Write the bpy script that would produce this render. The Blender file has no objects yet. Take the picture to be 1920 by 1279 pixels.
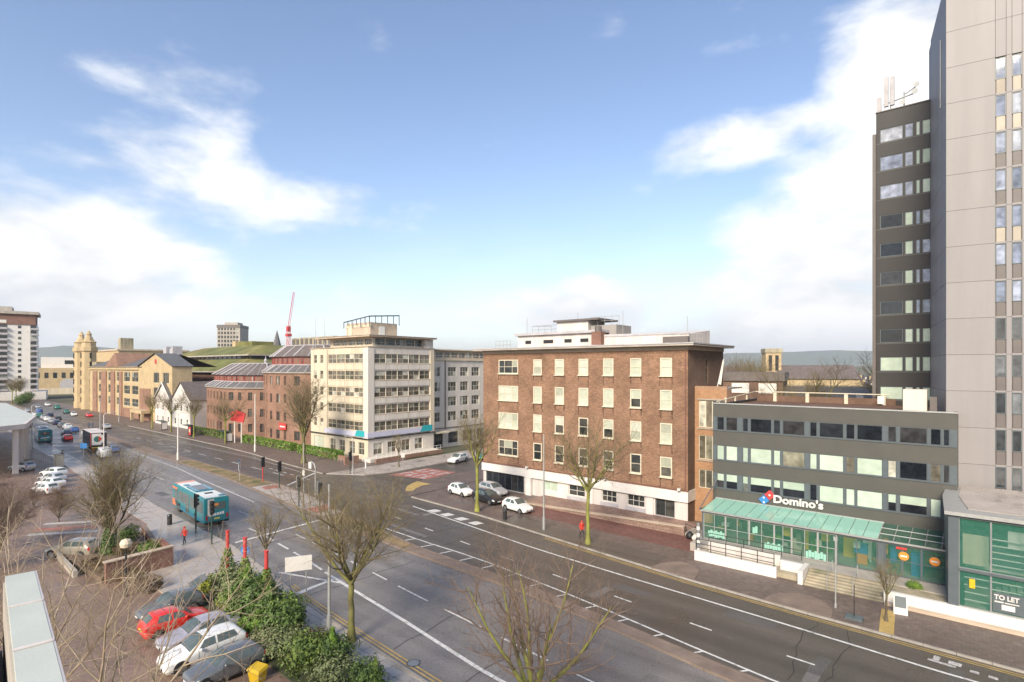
import bpy, bmesh, math, random
from mathutils import Vector, Matrix, noise as mnoise
R = math.radians
random.seed(7)
S = bpy.context.scene
COL = S.collection

# ---------------------------------------------------------------- camera
# world: X runs along the street (to the right in the photo), Y across it (away), camera 17 m up
cam_d = bpy.data.cameras.new('camera'); cam = bpy.data.objects.new('camera', cam_d); COL.objects.link(cam)
cam.location = (0, 0, 17.0); cam.rotation_euler = (R(90), 0, R(39.8))
cam_d.sensor_width = 36; cam_d.lens = 36 * 1040 / 1920; cam_d.shift_y = 0.0263
cam_d.clip_start = 0.1; cam_d.clip_end = 20000
S.camera = cam

# ---------------------------------------------------------------- sky + sun
SUN_AZ_X, SUN_AZ_Y, SUN_EL = 0.27, -0.96, 32.0
W = bpy.data.worlds.new('World'); S.world = W; W.use_nodes = True
def build_sky():
    nt = W.node_tree; N = nt.nodes; L = nt.links
    for n in list(N): N.remove(n)
    out = N.new('ShaderNodeOutputWorld'); bg = N.new('ShaderNodeBackground'); bg.inputs[1].default_value = 0.15
    L.new(bg.outputs[0], out.inputs[0])
    sky = N.new('ShaderNodeTexSky'); sky.sky_type = 'NISHITA'; sky.sun_disc = False
    sky.sun_elevation = R(SUN_EL); sky.sun_rotation = math.atan2(SUN_AZ_X, SUN_AZ_Y)
    sky.air_density = 1.0; sky.dust_density = 0.6; sky.ozone_density = 1.6
    tc = N.new('ShaderNodeTexCoord'); D = tc.outputs['Generated']
    def math_(op, a, b=None, c=None, clamp=False):
        n = N.new('ShaderNodeMath'); n.operation = op; n.use_clamp = clamp
        for i, v in enumerate((a, b, c)):
            if v is None: continue
            if hasattr(v, 'is_linked'): L.new(v, n.inputs[i])
            else: n.inputs[i].default_value = v
        return n.outputs[0]
    def dot(v):
        n = N.new('ShaderNodeVectorMath'); n.operation = 'DOT_PRODUCT'; L.new(D, n.inputs[0]); n.inputs[1].default_value = v
        return n.outputs['Value']
    sep = N.new('ShaderNodeSeparateXYZ'); L.new(D, sep.inputs[0])
    el = sep.outputs['Z']
    # wispy detail: noise over a flattened cloud layer
    mp = N.new('ShaderNodeMapping'); mp.inputs['Scale'].default_value = (1, 1, 2.2); L.new(D, mp.inputs['Vector'])
    n1 = N.new('ShaderNodeTexNoise'); n1.inputs['Scale'].default_value = 6.5; n1.inputs['Detail'].default_value = 7; n1.inputs['Roughness'].default_value = .56
    n1.inputs['Distortion'].default_value = .15
    L.new(mp.outputs[0], n1.inputs['Vector'])
    n2 = N.new('ShaderNodeTexNoise'); n2.inputs['Scale'].default_value = 1.7; n2.inputs['Detail'].default_value = 4; L.new(mp.outputs[0], n2.inputs['Vector'])
    f1 = math_('SUBTRACT', n1.outputs['Fac'], .5); f2 = math_('SUBTRACT', n2.outputs['Fac'], .5)
    # cloud banks: compass bearing (degrees, anticlockwise from +X), elevation, half width, half height, weight
    banks = [(171.5, 7.0, 14, 7.0, 1.05), (161, 16.6, 10, 4.4, .56), (160.5, 23.3, 6.5, 2.4, .46), (148.5, 15.2, 8, 3.4, .52), (153, 20, 3, 2, .2), (155, 8, 10, 5, .4),
             (99.5, 8.5, 9, 9.0, 1.0), (93.5, 23.5, 6.0, 6.5, 1.0), (106.5, 21.0, 8, 2.6, .68), (96, 16, 9, 6, .75), (122, 5.5, 9.5, 3.7, .95), (108, 2, 14, 6, .9),
             (112, 27.5, 3.5, 1.6, .2), (124, 25.5, 1.8, 3.0, .18), (60, 14, 22, 10, .95), (215, 12, 25, 9, .95), (290, 16, 40, 11, .9), (10, 22, 26, 9, .8)]
    tot = None
    for az, e, w, h, k in banks:
        a, ee = R(az), R(e)
        c = Vector((math.cos(ee) * math.cos(a), math.cos(ee) * math.sin(a), math.sin(ee)))
        t = Vector((-math.sin(a), math.cos(a), 0)); u = c.cross(t) * -1
        dc = math_('MAXIMUM', dot(c), .05)
        x = math_('DIVIDE', math_('DIVIDE', dot(t), dc), math.tan(R(w))); y = math_('DIVIDE', math_('DIVIDE', dot(u), dc), math.tan(R(h)))
        r2 = math_('ADD', math_('MULTIPLY', x, x), math_('MULTIPLY', y, y))
        g = math_('MULTIPLY', math_('EXPONENT', math_('MULTIPLY', math_('POWER', r2, 1.5), -.7)), k)
        tot = g if tot is None else math_('MAXIMUM', tot, g)
    # loose small clouds everywhere
    m = math_('ADD', tot, math_('ADD', math_('MULTIPLY', f1, 1.5), math_('MULTIPLY', f2, .5)))
    ss = N.new('ShaderNodeMapRange'); ss.interpolation_type = 'SMOOTHSTEP'; L.new(m, ss.inputs['Value'])
    ss.inputs['From Min'].default_value = .2; ss.inputs['From Max'].default_value = .92
    # bright haze towards the horizon
    hz = math_('EXPONENT', math_('MULTIPLY', math_('MAXIMUM', el, 0), -12))
    cov = math_('MAXIMUM', ss.outputs[0], math_('MULTIPLY', hz, .9))
    # shaded cloud bodies: denser parts a little greyer
    cc = N.new('ShaderNodeValToRGB'); L.new(math_('ADD', math_('MULTIPLY', n2.outputs['Fac'], .35), math_('MULTIPLY', n1.outputs['Fac'], .65)), cc.inputs[0])
    cc.color_ramp.elements[0].position = .36; cc.color_ramp.elements[0].color = (2.75, 2.85, 3.0, 1)
    cc.color_ramp.elements[1].position = .56; cc.color_ramp.elements[1].color = (4.1, 4.1, 4.1, 1)
    tint = N.new('ShaderNodeMix'); tint.data_type = 'RGBA'; tint.blend_type = 'MULTIPLY'; tint.inputs[0].default_value = 1
    L.new(sky.outputs[0], tint.inputs[6]); tint.inputs[7].default_value = SKY_TINT
    mx = N.new('ShaderNodeMix'); mx.data_type = 'RGBA'; L.new(cov, mx.inputs[0]); L.new(tint.outputs[2], mx.inputs[6]); L.new(cc.outputs[0], mx.inputs[7])
    L.new(mx.outputs[2], bg.inputs[0])
SKY_TINT = (.76, .72, .73, 1)
build_sky()
sun_d = bpy.data.lights.new('sun', 'SUN'); sun_d.energy = 3.0; sun_d.angle = R(20); sun_d.color = (1, .89, .72)
sun = bpy.data.objects.new('sun', sun_d); COL.objects.link(sun)
ce = math.cos(R(SUN_EL)); hv = Vector((SUN_AZ_X, SUN_AZ_Y)).normalized()
sun.rotation_euler = Vector((hv.x * ce, hv.y * ce, math.sin(R(SUN_EL)))).to_track_quat('Z', 'Y').to_euler()
sun.location = (30, -60, 90)
S.view_settings.view_transform = 'Standard'; S.view_settings.look = 'None'; S.view_settings.exposure = 1.0; S.view_settings.gamma = 1
S.cycles.use_denoising = True; S.cycles.max_bounces = 6; S.cycles.diffuse_bounces = 3; S.cycles.glossy_bounces = 3; S.cycles.transparent_max_bounces = 12
S.cycles.caustics_reflective = False; S.cycles.caustics_refractive = False

# ---------------------------------------------------------------- materials
MATS = {}
def _new(name):
    m = bpy.data.materials.new(name); m.use_nodes = True; nt = m.node_tree
    return m, nt.nodes, nt.links, nt.nodes['Principled BSDF']
def mat(name, col, rough=.7, var=.18, scale=1.2, bump=0.0, bscale=30, metal=0.0, spec=.5, streak=False, rvar=0.0, fine=0.0, fscale=25, coat=0.0, col2=None, thr=(.4, .65), emit=None, rnd=0.0, lane=0.0):
    """plain surface: base colour with large soft blotches, fine grain, optional second colour in patches, bump"""
    m, N, L, p = _new(name); MATS[name] = m
    p.inputs['Metallic'].default_value = metal; p.inputs['Roughness'].default_value = rough; p.inputs['Specular IOR Level'].default_value = spec
    if coat: p.inputs['Coat Weight'].default_value = coat; p.inputs['Coat Roughness'].default_value = .05
    geo = N.new('ShaderNodeNewGeometry'); vec = geo.outputs['Position']
    if streak:
        mp = N.new('ShaderNodeMapping'); mp.inputs['Scale'].default_value = (1, 1, .12); L.new(vec, mp.inputs[0]); vec = mp.outputs[0]
    nz = N.new('ShaderNodeTexNoise'); nz.inputs['Scale'].default_value = scale; nz.inputs['Detail'].default_value = 6; nz.inputs['Roughness'].default_value = .6; L.new(vec, nz.inputs['Vector'])
    def mulnode(colsock, fac, lo, hi):
        mr = N.new('ShaderNodeMapRange'); L.new(fac, mr.inputs['Value']); mr.inputs['From Min'].default_value = .3; mr.inputs['From Max'].default_value = .7
        mr.inputs['To Min'].default_value = lo; mr.inputs['To Max'].default_value = hi
        mm = N.new('ShaderNodeMix'); mm.data_type = 'RGBA'; mm.blend_type = 'MULTIPLY'; mm.inputs[0].default_value = 1
        if hasattr(colsock, 'is_linked'): L.new(colsock, mm.inputs[6])
        else: mm.inputs[6].default_value = (*colsock, 1)
        L.new(mr.outputs[0], mm.inputs[7]); return mm.outputs[2]
    c = col
    if col2 is not None:
        n3 = N.new('ShaderNodeTexNoise'); n3.inputs['Scale'].default_value = scale * .6; n3.inputs['Detail'].default_value = 7; L.new(vec, n3.inputs['Vector'])
        mr = N.new('ShaderNodeMapRange'); mr.inputs['From Min'].default_value = thr[0]; mr.inputs['From Max'].default_value = thr[1]; L.new(n3.outputs['Fac'], mr.inputs['Value'])
        mx = N.new('ShaderNodeMix'); mx.data_type = 'RGBA'; L.new(mr.outputs[0], mx.inputs[0]); mx.inputs[6].default_value = (*col, 1); mx.inputs[7].default_value = (*col2, 1); c = mx.outputs[2]
    c = mulnode(c, nz.outputs['Fac'], 1 - var, 1 + var)
    if fine:
        nf = N.new('ShaderNodeTexNoise'); nf.inputs['Scale'].default_value = fscale; nf.inputs['Detail'].default_value = 3; L.new(geo.outputs['Position'], nf.inputs['Vector'])
        c = mulnode(c, nf.outputs['Fac'], 1 - fine, 1 + fine)
    if lane:
        ml = N.new('ShaderNodeMapping'); ml.inputs['Scale'].default_value = (.018, .85, 1); ml.inputs['Rotation'].default_value = (0, 0, .05); L.new(geo.outputs['Position'], ml.inputs[0])
        nl = N.new('ShaderNodeTexNoise'); nl.inputs['Scale'].default_value = 1.0; nl.inputs['Detail'].default_value = 5; L.new(ml.outputs[0], nl.inputs['Vector']); c = mulnode(c, nl.outputs['Fac'], 1 - lane, 1 + lane)
    if rnd:
        oi = N.new('ShaderNodeObjectInfo'); mr = N.new('ShaderNodeMapRange'); L.new(oi.outputs['Random'], mr.inputs['Value']); mr.inputs['To Min'].default_value = 1 - rnd; mr.inputs['To Max'].default_value = 1 + rnd
        mm = N.new('ShaderNodeMix'); mm.data_type = 'RGBA'; mm.blend_type = 'MULTIPLY'; mm.inputs[0].default_value = 1; L.new(c, mm.inputs[6]); L.new(mr.outputs[0], mm.inputs[7]); c = mm.outputs[2]
    L.new(c, p.inputs['Base Color'])
    if rvar:
        mr = N.new('ShaderNodeMapRange'); L.new(nz.outputs['Fac'], mr.inputs['Value']); mr.inputs['From Min'].default_value = .35; mr.inputs['From Max'].default_value = .65
        mr.inputs['To Min'].default_value = max(.04, rough - rvar); mr.inputs['To Max'].default_value = min(1, rough + rvar); L.new(mr.outputs[0], p.inputs['Roughness'])
    if bump:
        nb = N.new('ShaderNodeTexNoise'); nb.inputs['Scale'].default_value = bscale; nb.inputs['Detail'].default_value = 4; L.new(geo.outputs['Position'], nb.inputs['Vector'])
        b = N.new('ShaderNodeBump'); b.inputs['Strength'].default_value = bump; b.inputs['Distance'].default_value = .03; L.new(nb.outputs['Fac'], b.inputs['Height']); L.new(b.outputs[0], p.inputs['Normal'])
    if emit: p.inputs['Emission Color'].default_value = (*col, 1); p.inputs['Emission Strength'].default_value = emit
    return m
def brickmat(name, c1, c2, mortar, bw=.225, bh=.075, ms=.011, rough=.85, horiz=False, var=.25, spec=.3, rot=0.0, wet=0.0, stain=None):
    """bricks or block paving laid in courses, in real size; blotches over the whole"""
    m, N, L, p = _new(name); MATS[name] = m
    p.inputs['Roughness'].default_value = rough; p.inputs['Specular IOR Level'].default_value = spec
    geo = N.new('ShaderNodeNewGeometry'); sep = N.new('ShaderNodeSeparateXYZ'); L.new(geo.outputs['Position'], sep.inputs[0])
    cmb = N.new('ShaderNodeCombineXYZ')
    if horiz:
        L.new(sep.outputs[0], cmb.inputs[0]); L.new(sep.outputs[1], cmb.inputs[1])
    else:
        ad = N.new('ShaderNodeMath'); ad.operation = 'ADD'; L.new(sep.outputs[0], ad.inputs[0]); L.new(sep.outputs[1], ad.inputs[1])
        L.new(ad.outputs[0], cmb.inputs[0]); L.new(sep.outputs[2], cmb.inputs[1])
    v = cmb.outputs[0]
    if rot:
        mp = N.new('ShaderNodeMapping'); mp.inputs['Rotation'].default_value = (0, 0, rot); L.new(v, mp.inputs[0]); v = mp.outputs[0]
    bt = N.new('ShaderNodeTexBrick'); L.new(v, bt.inputs['Vector']); bt.inputs['Scale'].default_value = 1
    bt.inputs['Color1'].default_value = (*c1, 1); bt.inputs['Color2'].default_value = (*c2, 1); bt.inputs['Mortar'].default_value = (*mortar, 1)
    bt.inputs['Brick Width'].default_value = bw; bt.inputs['Row Height'].default_value = bh; bt.inputs['Mortar Size'].default_value = ms; bt.inputs['Mortar Smooth'].default_value = .3; bt.inputs['Bias'].default_value = 0
    c = bt.outputs['Color']
    nz = N.new('ShaderNodeTexNoise'); nz.inputs['Scale'].default_value = .45; nz.inputs['Detail'].default_value = 9; nz.inputs['Roughness'].default_value = .68; L.new(geo.outputs['Position'], nz.inputs['Vector'])
    n5 = N.new('ShaderNodeTexNoise'); n5.inputs['Scale'].default_value = 3.1; n5.inputs['Detail'].default_value = 5
    ms_ = N.new('ShaderNodeMapping'); ms_.inputs['Scale'].default_value = (1, 1, 2.6) if not horiz else (1, 1, 1); L.new(geo.outputs['Position'], ms_.inputs[0]); L.new(ms_.outputs[0], n5.inputs['Vector'])
    for nn, k in ((nz, var), (n5, var * .8)):
        mr = N.new('ShaderNodeMapRange'); L.new(nn.outputs['Fac'], mr.inputs['Value']); mr.inputs['From Min'].default_value = .3; mr.inputs['From Max'].default_value = .7; mr.inputs['To Min'].default_value = 1 - k; mr.inputs['To Max'].default_value = 1 + k
        mm = N.new('ShaderNodeMix'); mm.data_type = 'RGBA'; mm.blend_type = 'MULTIPLY'; mm.inputs[0].default_value = 1; L.new(c, mm.inputs[6]); L.new(mr.outputs[0], mm.inputs[7]); c = mm.outputs[2]
    L.new(c, p.inputs['Base Color'])
    b = N.new('ShaderNodeBump'); b.inputs['Strength'].default_value = .5; b.inputs['Distance'].default_value = .012; b.invert = True; L.new(bt.outputs['Fac'], b.inputs['Height']); L.new(b.outputs[0], p.inputs['Normal'])
    if wet:
        mr = N.new('ShaderNodeMapRange'); L.new(nz.outputs['Fac'], mr.inputs['Value']); mr.inputs['From Min'].default_value = .38; mr.inputs['From Max'].default_value = .62; mr.inputs['To Min'].default_value = rough - wet; mr.inputs['To Max'].default_value = rough + .1; L.new(mr.outputs[0], p.inputs['Roughness'])
    return m
def glassmat(name, stops, rough=.06, spec=.6, var=.45):
    """window glass with what stands behind it: each pane picks its tone (dark room, curtain, blind) at random"""
    m, N, L, p = _new(name); MATS[name] = m
    oi = N.new('ShaderNodeObjectInfo'); cr = N.new('ShaderNodeValToRGB'); cr.color_ramp.interpolation = 'CONSTANT'; L.new(oi.outputs['Random'], cr.inputs[0])
    e = cr.color_ramp.elements
    while len(e) < len(stops): e.new(.5)
    for i, (pos, c) in enumerate(stops): e[i].position = pos; e[i].color = (*c, 1)
    geo = N.new('ShaderNodeNewGeometry'); nz = N.new('ShaderNodeTexNoise'); nz.inputs['Scale'].default_value = 1.6; nz.inputs['Detail'].default_value = 4; L.new(geo.outputs['Position'], nz.inputs['Vector'])
    mr = N.new('ShaderNodeMapRange'); L.new(nz.outputs['Fac'], mr.inputs['Value']); mr.inputs['From Min'].default_value = .3; mr.inputs['From Max'].default_value = .7; mr.inputs['To Min'].default_value = 1 - var; mr.inputs['To Max'].default_value = 1 + var
    mm = N.new('ShaderNodeMix'); mm.data_type = 'RGBA'; mm.blend_type = 'MULTIPLY'; mm.inputs[0].default_value = 1; L.new(cr.outputs[0], mm.inputs[6]); L.new(mr.outputs[0], mm.inputs[7])
    L.new(mm.outputs[2], p.inputs['Base Color']); p.inputs['Roughness'].default_value = rough; p.inputs['Specular IOR Level'].default_value = spec
    b = N.new('ShaderNodeBump'); b.inputs['Strength'].default_value = .05; b.inputs['Distance'].default_value = .02; nb = N.new('ShaderNodeTexNoise'); nb.inputs['Scale'].default_value = .9; L.new(geo.outputs['Position'], nb.inputs['Vector']); L.new(nb.outputs['Fac'], b.inputs['Height']); L.new(b.outputs[0], p.inputs['Normal'])
    return m
def clearglass(name, tint, alpha=.45, rough=.05):
    m, N, L, p = _new(name); MATS[name] = m
    p.inputs['Base Color'].default_value = (*tint, 1); p.inputs['Roughness'].default_value = rough; p.inputs['Alpha'].default_value = alpha
    return m
def leafmat(name, c1, c2, rough=.6):
    m, N, L, p = _new(name); MATS[name] = m
    geo = N.new('ShaderNodeNewGeometry'); nz = N.new('ShaderNodeTexNoise'); nz.inputs['Scale'].default_value = 2.3; nz.inputs['Detail'].default_value = 6; L.new(geo.outputs['Position'], nz.inputs['Vector'])
    cr = N.new('ShaderNodeValToRGB'); L.new(nz.outputs['Fac'], cr.inputs[0]); cr.color_ramp.elements[0].position = .36; cr.color_ramp.elements[0].color = (*c1, 1); cr.color_ramp.elements[1].position = .66; cr.color_ramp.elements[1].color = (*c2, 1)
    L.new(cr.outputs[0], p.inputs['Base Color']); p.inputs['Roughness'].default_value = rough; p.inputs['Specular IOR Level'].default_value = .35
    return m
M = MATS
# ground
mat('asphalt', (.185, .168, .156), .34, .28, .22, .35, 60, spec=.5, rvar=.2, fine=.22, fscale=9, lane=.2)
mat('asphalt_dark', (.098, .082, .067), .40, .25, .3, .35, 60, rvar=.16, fine=.2, fscale=9, lane=.2)
mat('earth', (.10, .09, .06), .95, .3, .05, col2=(.06, .07, .03))
mat('pave', (.40, .35, .31), .36, .2, .5, .15, 40, rvar=.2, fine=.12)
mat('slab', (.40, .365, .33), .45, .2, .7, .2, 40, rvar=.15, rnd=.16)
mat('kerb', (.34, .31, .27), .75, .2, .8, .2, 30, fine=.12)
mat('kerb_brown', (.22, .165, .13), .8, .25, .6, .25, 30, fine=.15)
mat('median_grass', (.27, .185, .095), .95, .25, .8, .6, 14, col2=(.12, .12, .045), fine=.2)
mat('paint', (.64, .63, .6), .6, .2, 3.0, .1, 60, fine=.25, fscale=14, col2=(.24, .23, .22), thr=(.54, .74))
mat('paint_worn', (.45, .43, .41), .6, .3, 2.5, .1, 60, fine=.4, fscale=9)
mat('paint_yellow', (.46, .32, .11), .65, .25, 1.4, fine=.25)
mat('paint_red', (.36, .14, .11), .7, .25, 1.2, fine=.25)
mat('tactile_red', (.36, .15, .11), .75, .2, 1.5, .3, 30)
brickmat('blocks', (.235, .155, .115), (.30, .205, .155), (.13, .09, .07), .21, .105, .012, .5, True, .22, .45, .78, wet=.2)
brickmat('red_paving', (.17, .075, .06), (.22, .10, .08), (.08, .05, .045), .21, .105, .012, .6, True, .25, .45, wet=.2)
brickmat('brown_paving', (.14, .105, .088), (.18, .135, .112), (.09, .07, .06), .4, .2, .012, .6, True, .25, .45, wet=.2)
# walls
brickmat('brick', (.25, .127, .075), (.185, .085, .05), (.33, .245, .17), var=.32)
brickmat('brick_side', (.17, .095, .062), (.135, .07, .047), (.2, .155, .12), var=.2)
brickmat('brick_orange', (.42, .22, .11), (.36, .18, .09), (.38, .27, .18), var=.16)
brickmat('brick_red', (.29, .15, .10), (.235, .115, .075), (.33, .24, .18), var=.24)
brickmat('brick_dk', (.24, .10, .07), (.19, .08, .055), (.26, .2, .16), var=.2)
brickmat('brick_buff', (.52, .38, .2), (.46, .33, .17), (.5, .42, .3), var=.16)
brickmat('stonewall', (.31, .21, .165), (.25, .16, .125), (.17, .13, .10), .75, .32, .03, .85, False, .28)
mat('cream', (.60, .52, .39), .8, .16, .7, .1, 20, streak=True, fine=.05)
mat('cream_pale', (.66, .60, .52), .8, .14, .6, .1, 20, streak=True, fine=.05)
mat('stone_band', (.50, .40, .30), .8, .16, .6, .1, 20, fine=.06)
mat('white', (.70, .665, .62), .55, .08, .8, fine=.04)
mat('white_dirty', (.62, .56, .52), .7, .18, .7, streak=True, fine=.06)
mat('frame_white', (.70, .68, .62), .5, .08, 3)
mat('frame_cream', (.62, .56, .43), .6, .12, 3)
mat('darkclad', (.092, .088, .077), .5, .08, .5, fine=.04, spec=.4)
mat('darkclad2', (.04, .036, .034), .5, .1, .5, fine=.04, spec=.4)
mat('mullion', (.10, .12, .13), .4, .1, 2, spec=.5)
mat('pinkclad', (.275, .255, .25), .55, .09, .5, fine=.025, rnd=.035, streak=True)
mat('spandrel', (.14, .12, .11), .5, .1, 1)
mat('spandrel_pale', (.46, .40, .32), .6, .1, 1, rnd=.25)
mat('metal_grey', (.30, .31, .31), .45, .1, 2, metal=.5)
mat('galv', (.42, .42, .40), .5, .12, 3, metal=.4)
mat('blackmetal', (.025, .026, .027), .45, .1, 2)
mat('greenpost', (.03, .06, .05), .5, .1, 2)
mat('redmetal', (.52, .05, .045), .5, .12, 3)
mat('slate', (.13, .125, .125), .6, .2, .9, .2, 9, fine=.14, fscale=5, spec=.4)
mat('slate_brown', (.14, .115, .105), .7, .2, .9, .2, 9, fine=.16, fscale=5)
mat('lead', (.44, .42, .43), .6, .15, 1)
mat('rooffelt', (.30, .28, .26), .8, .2, .4, fine=.08)
mat('moss', (.135, .145, .045), .95, .35, .12, .4, 6, col2=(.21, .18, .06))
mat('concrete', (.40, .36, .31), .85, .2, .5, .15, 20, streak=True, fine=.08)
mat('concrete_old', (.36, .31, .22), .85, .25, .8, .15, 20, streak=True, fine=.12, col2=(.17, .17, .10), thr=(.5, .7))
mat('roofwhite', (.50, .525, .47), .6, .08, .6, fine=.04)
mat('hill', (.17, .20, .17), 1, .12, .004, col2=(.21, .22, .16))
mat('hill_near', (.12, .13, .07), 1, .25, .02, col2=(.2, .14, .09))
mat('teal_sign', (.03, .38, .42), .4, .05, 2)
mat('lilac', (.56, .55, .66), .5, .05, 2)
mat('red_sign', (.62, .06, .06), .4, .05, 2)
mat('blue_sign', (.05, .22, .52), .4, .05, 2)
mat('orange_sign', (.75, .28, .05), .4, .05, 2)
mat('yellow_bin', (.66, .43, .02), .45, .08, 3)
mat('timber', (.16, .11, .075), .8, .2, 2, streak=True)
mat('interior', (.17, .15, .11), .9, .2, 1)
mat('interior_green', (.22, .42, .30), .8, .4, .8, fine=.2, fscale=3)
# glass
glassmat('glass_dark', [(0, (.03, .035, .035)), (.45, (.055, .055, .05)), (.75, (.09, .085, .07)), (.92, (.30, .31, .27))])
glassmat('glass_office', [(0, (.09, .085, .065)), (.3, (.14, .125, .095)), (.55, (.18, .15, .115)), (.75, (.23, .22, .16)), (.9, (.48, .46, .38))])
glassmat('glass_blind', [(0, (.46, .48, .38)), (.5, (.52, .53, .44)), (.8, (.36, .37, .29))], .25, .4, .1)
glassmat('glass_blindgreen', [(0, (.44, .52, .42)), (.5, (.50, .58, .48)), (.85, (.38, .46, .37))], .25, .4, .1)
glassmat('glass_blue', [(0, (.012, .015, .02)), (.4, (.022, .026, .032)), (.7, (.04, .04, .042)), (.92, (.12, .125, .11))], .04, .6)
glassmat('glass_tower', [(0, (.22, .25, .34)), (.35, (.30, .33, .42)), (.7, (.16, .19, .26)), (.9, (.36, .38, .43))], .05, .8)
glassmat('glass_towerdark', [(0, (.045, .05, .055)), (.5, (.09, .095, .10)), (.8, (.16, .17, .18))], .05, .7)
clearglass('glass_green', (.42, .76, .62), .55, .08)
clearglass('glass_greenclear', (.05, .20, .14), .30, .04)
clearglass('glass_stair', (.06, .24, .17), .30, .03)
# plants
mat('bark_moss', (.13, .11, .05), .9, .3, 1.2, .4, 25, col2=(.20, .195, .055), thr=(.38, .62))
mat('bark_bright', (.17, .155, .045), .9, .3, 1.2, .4, 25, col2=(.25, .26, .055), thr=(.35, .6))
mat('bark', (.10, .078, .055), .9, .3, 2, .4, 25, col2=(.15, .14, .05))
mat('twig', (.23, .17, .115), .85, .25, 3, col2=(.19, .17, .06))
mat('twig_olive', (.22, .18, .09), .85, .25, 3, col2=(.19, .14, .09))
mat('twig_red', (.20, .14, .105), .85, .25, 3)
mat('twig_pale', (.44, .34, .25), .8, .25, 3, col2=(.34, .27, .16))
leafmat('leaf_dark', (.035, .07, .018), (.14, .215, .05))
leafmat('leaf_mid', (.06, .105, .022), (.20, .27, .06))
leafmat('leaf_grey', (.11, .14, .06), (.27, .30, .13))
leafmat('leaf_lime', (.20, .24, .02), (.36, .38, .05))
leafmat('leaf_bright', (.075, .15, .02), (.21, .33, .05))
leafmat('leaf_brown', (.10, .065, .03), (.16, .11, .05))
# vehicles
for n, c in {'car_red': (.74, .03, .02), 'car_white': (.78, .78, .76), 'car_silver': (.50, .50, .52), 'car_lilac': (.42, .40, .45), 'car_grey': (.16, .17, .18), 'car_black': (.018, .019, .022), 'car_blue': (.06, .13, .34), 'car_navy': (.02, .03, .08), 'car_green': (.03, .16, .13), 'car_gold': (.36, .33, .27)}.items():
    mat(n, c, .3, .03, 2, coat=.7, metal=.25 if n in ('car_silver', 'car_lilac', 'car_grey', 'car_gold') else 0)
mat('car_glass', (.085, .11, .105), .06, .2, 1.5, spec=.9)
mat('tyre', (.018, .018, .018), .8, .1, 5)
mat('rim', (.34, .34, .35), .35, .1, 5, metal=.7)
mat('plastic_black', (.02, .02, .021), .55, .1, 4)
mat('lamp_red', (.42, .02, .02), .2, .05, 4)
mat('lamp_clear', (.62, .63, .62), .15, .05, 4)
mat('plate_white', (.75, .75, .72), .4, .03, 4); mat('plate_yellow', (.75, .6, .08), .4, .03, 4)
mat('bus_teal', (.008, .19, .215), .3, .06, 1, coat=.5)
mat('bus_blue', (.015, .17, .26), .3, .05, 1, coat=.5)
mat('bus_orange', (.72, .20, .08), .35, .08, 1, coat=.4)
mat('bus_roof', (.70, .72, .68), .5, .12, .8)
mat('skin', (.45, .28, .2), .6, .05, 8)
mat('cloth_red', (.60, .05, .03), .85, .1, 6); mat('cloth_dark', (.03, .03, .04), .9, .15, 6); mat('cloth_blue', (.06, .09, .16), .9, .1, 6); mat('hair', (.05, .03, .02), .8, .1, 8); mat('cloth_cream', (.5, .47, .4), .9, .1, 6)

mat('patch_a', (.11, .10, .093), .5, .2, .5, .3, 60, rvar=.15, fine=.25, fscale=9)
mat('patch_b', (.17, .155, .145), .55, .2, .5, .3, 60, rvar=.15, fine=.25, fscale=9)
mat('seam', (.045, .04, .036), .6, .2, 2)

def stainmat():
    m, N, L, p = _new('stain'); MATS['stain'] = m; p.inputs['Base Color'].default_value = (.05, .03, .02, 1); p.inputs['Roughness'].default_value = .9
    g = N.new('ShaderNodeNewGeometry'); mp = N.new('ShaderNodeMapping'); mp.inputs['Scale'].default_value = (5, 5, 1.2); L.new(g.outputs['Position'], mp.inputs[0]); n = N.new('ShaderNodeTexNoise'); n.inputs['Scale'].default_value = 2; n.inputs['Detail'].default_value = 5; L.new(mp.outputs[0], n.inputs['Vector'])
    r = N.new('ShaderNodeMapRange'); r.inputs['From Min'].default_value = .36; r.inputs['From Max'].default_value = .7; r.inputs['To Min'].default_value = 0; r.inputs['To Max'].default_value = .8; L.new(n.outputs['Fac'], r.inputs['Value']); L.new(r.outputs[0], p.inputs['Alpha'])
stainmat()

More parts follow.
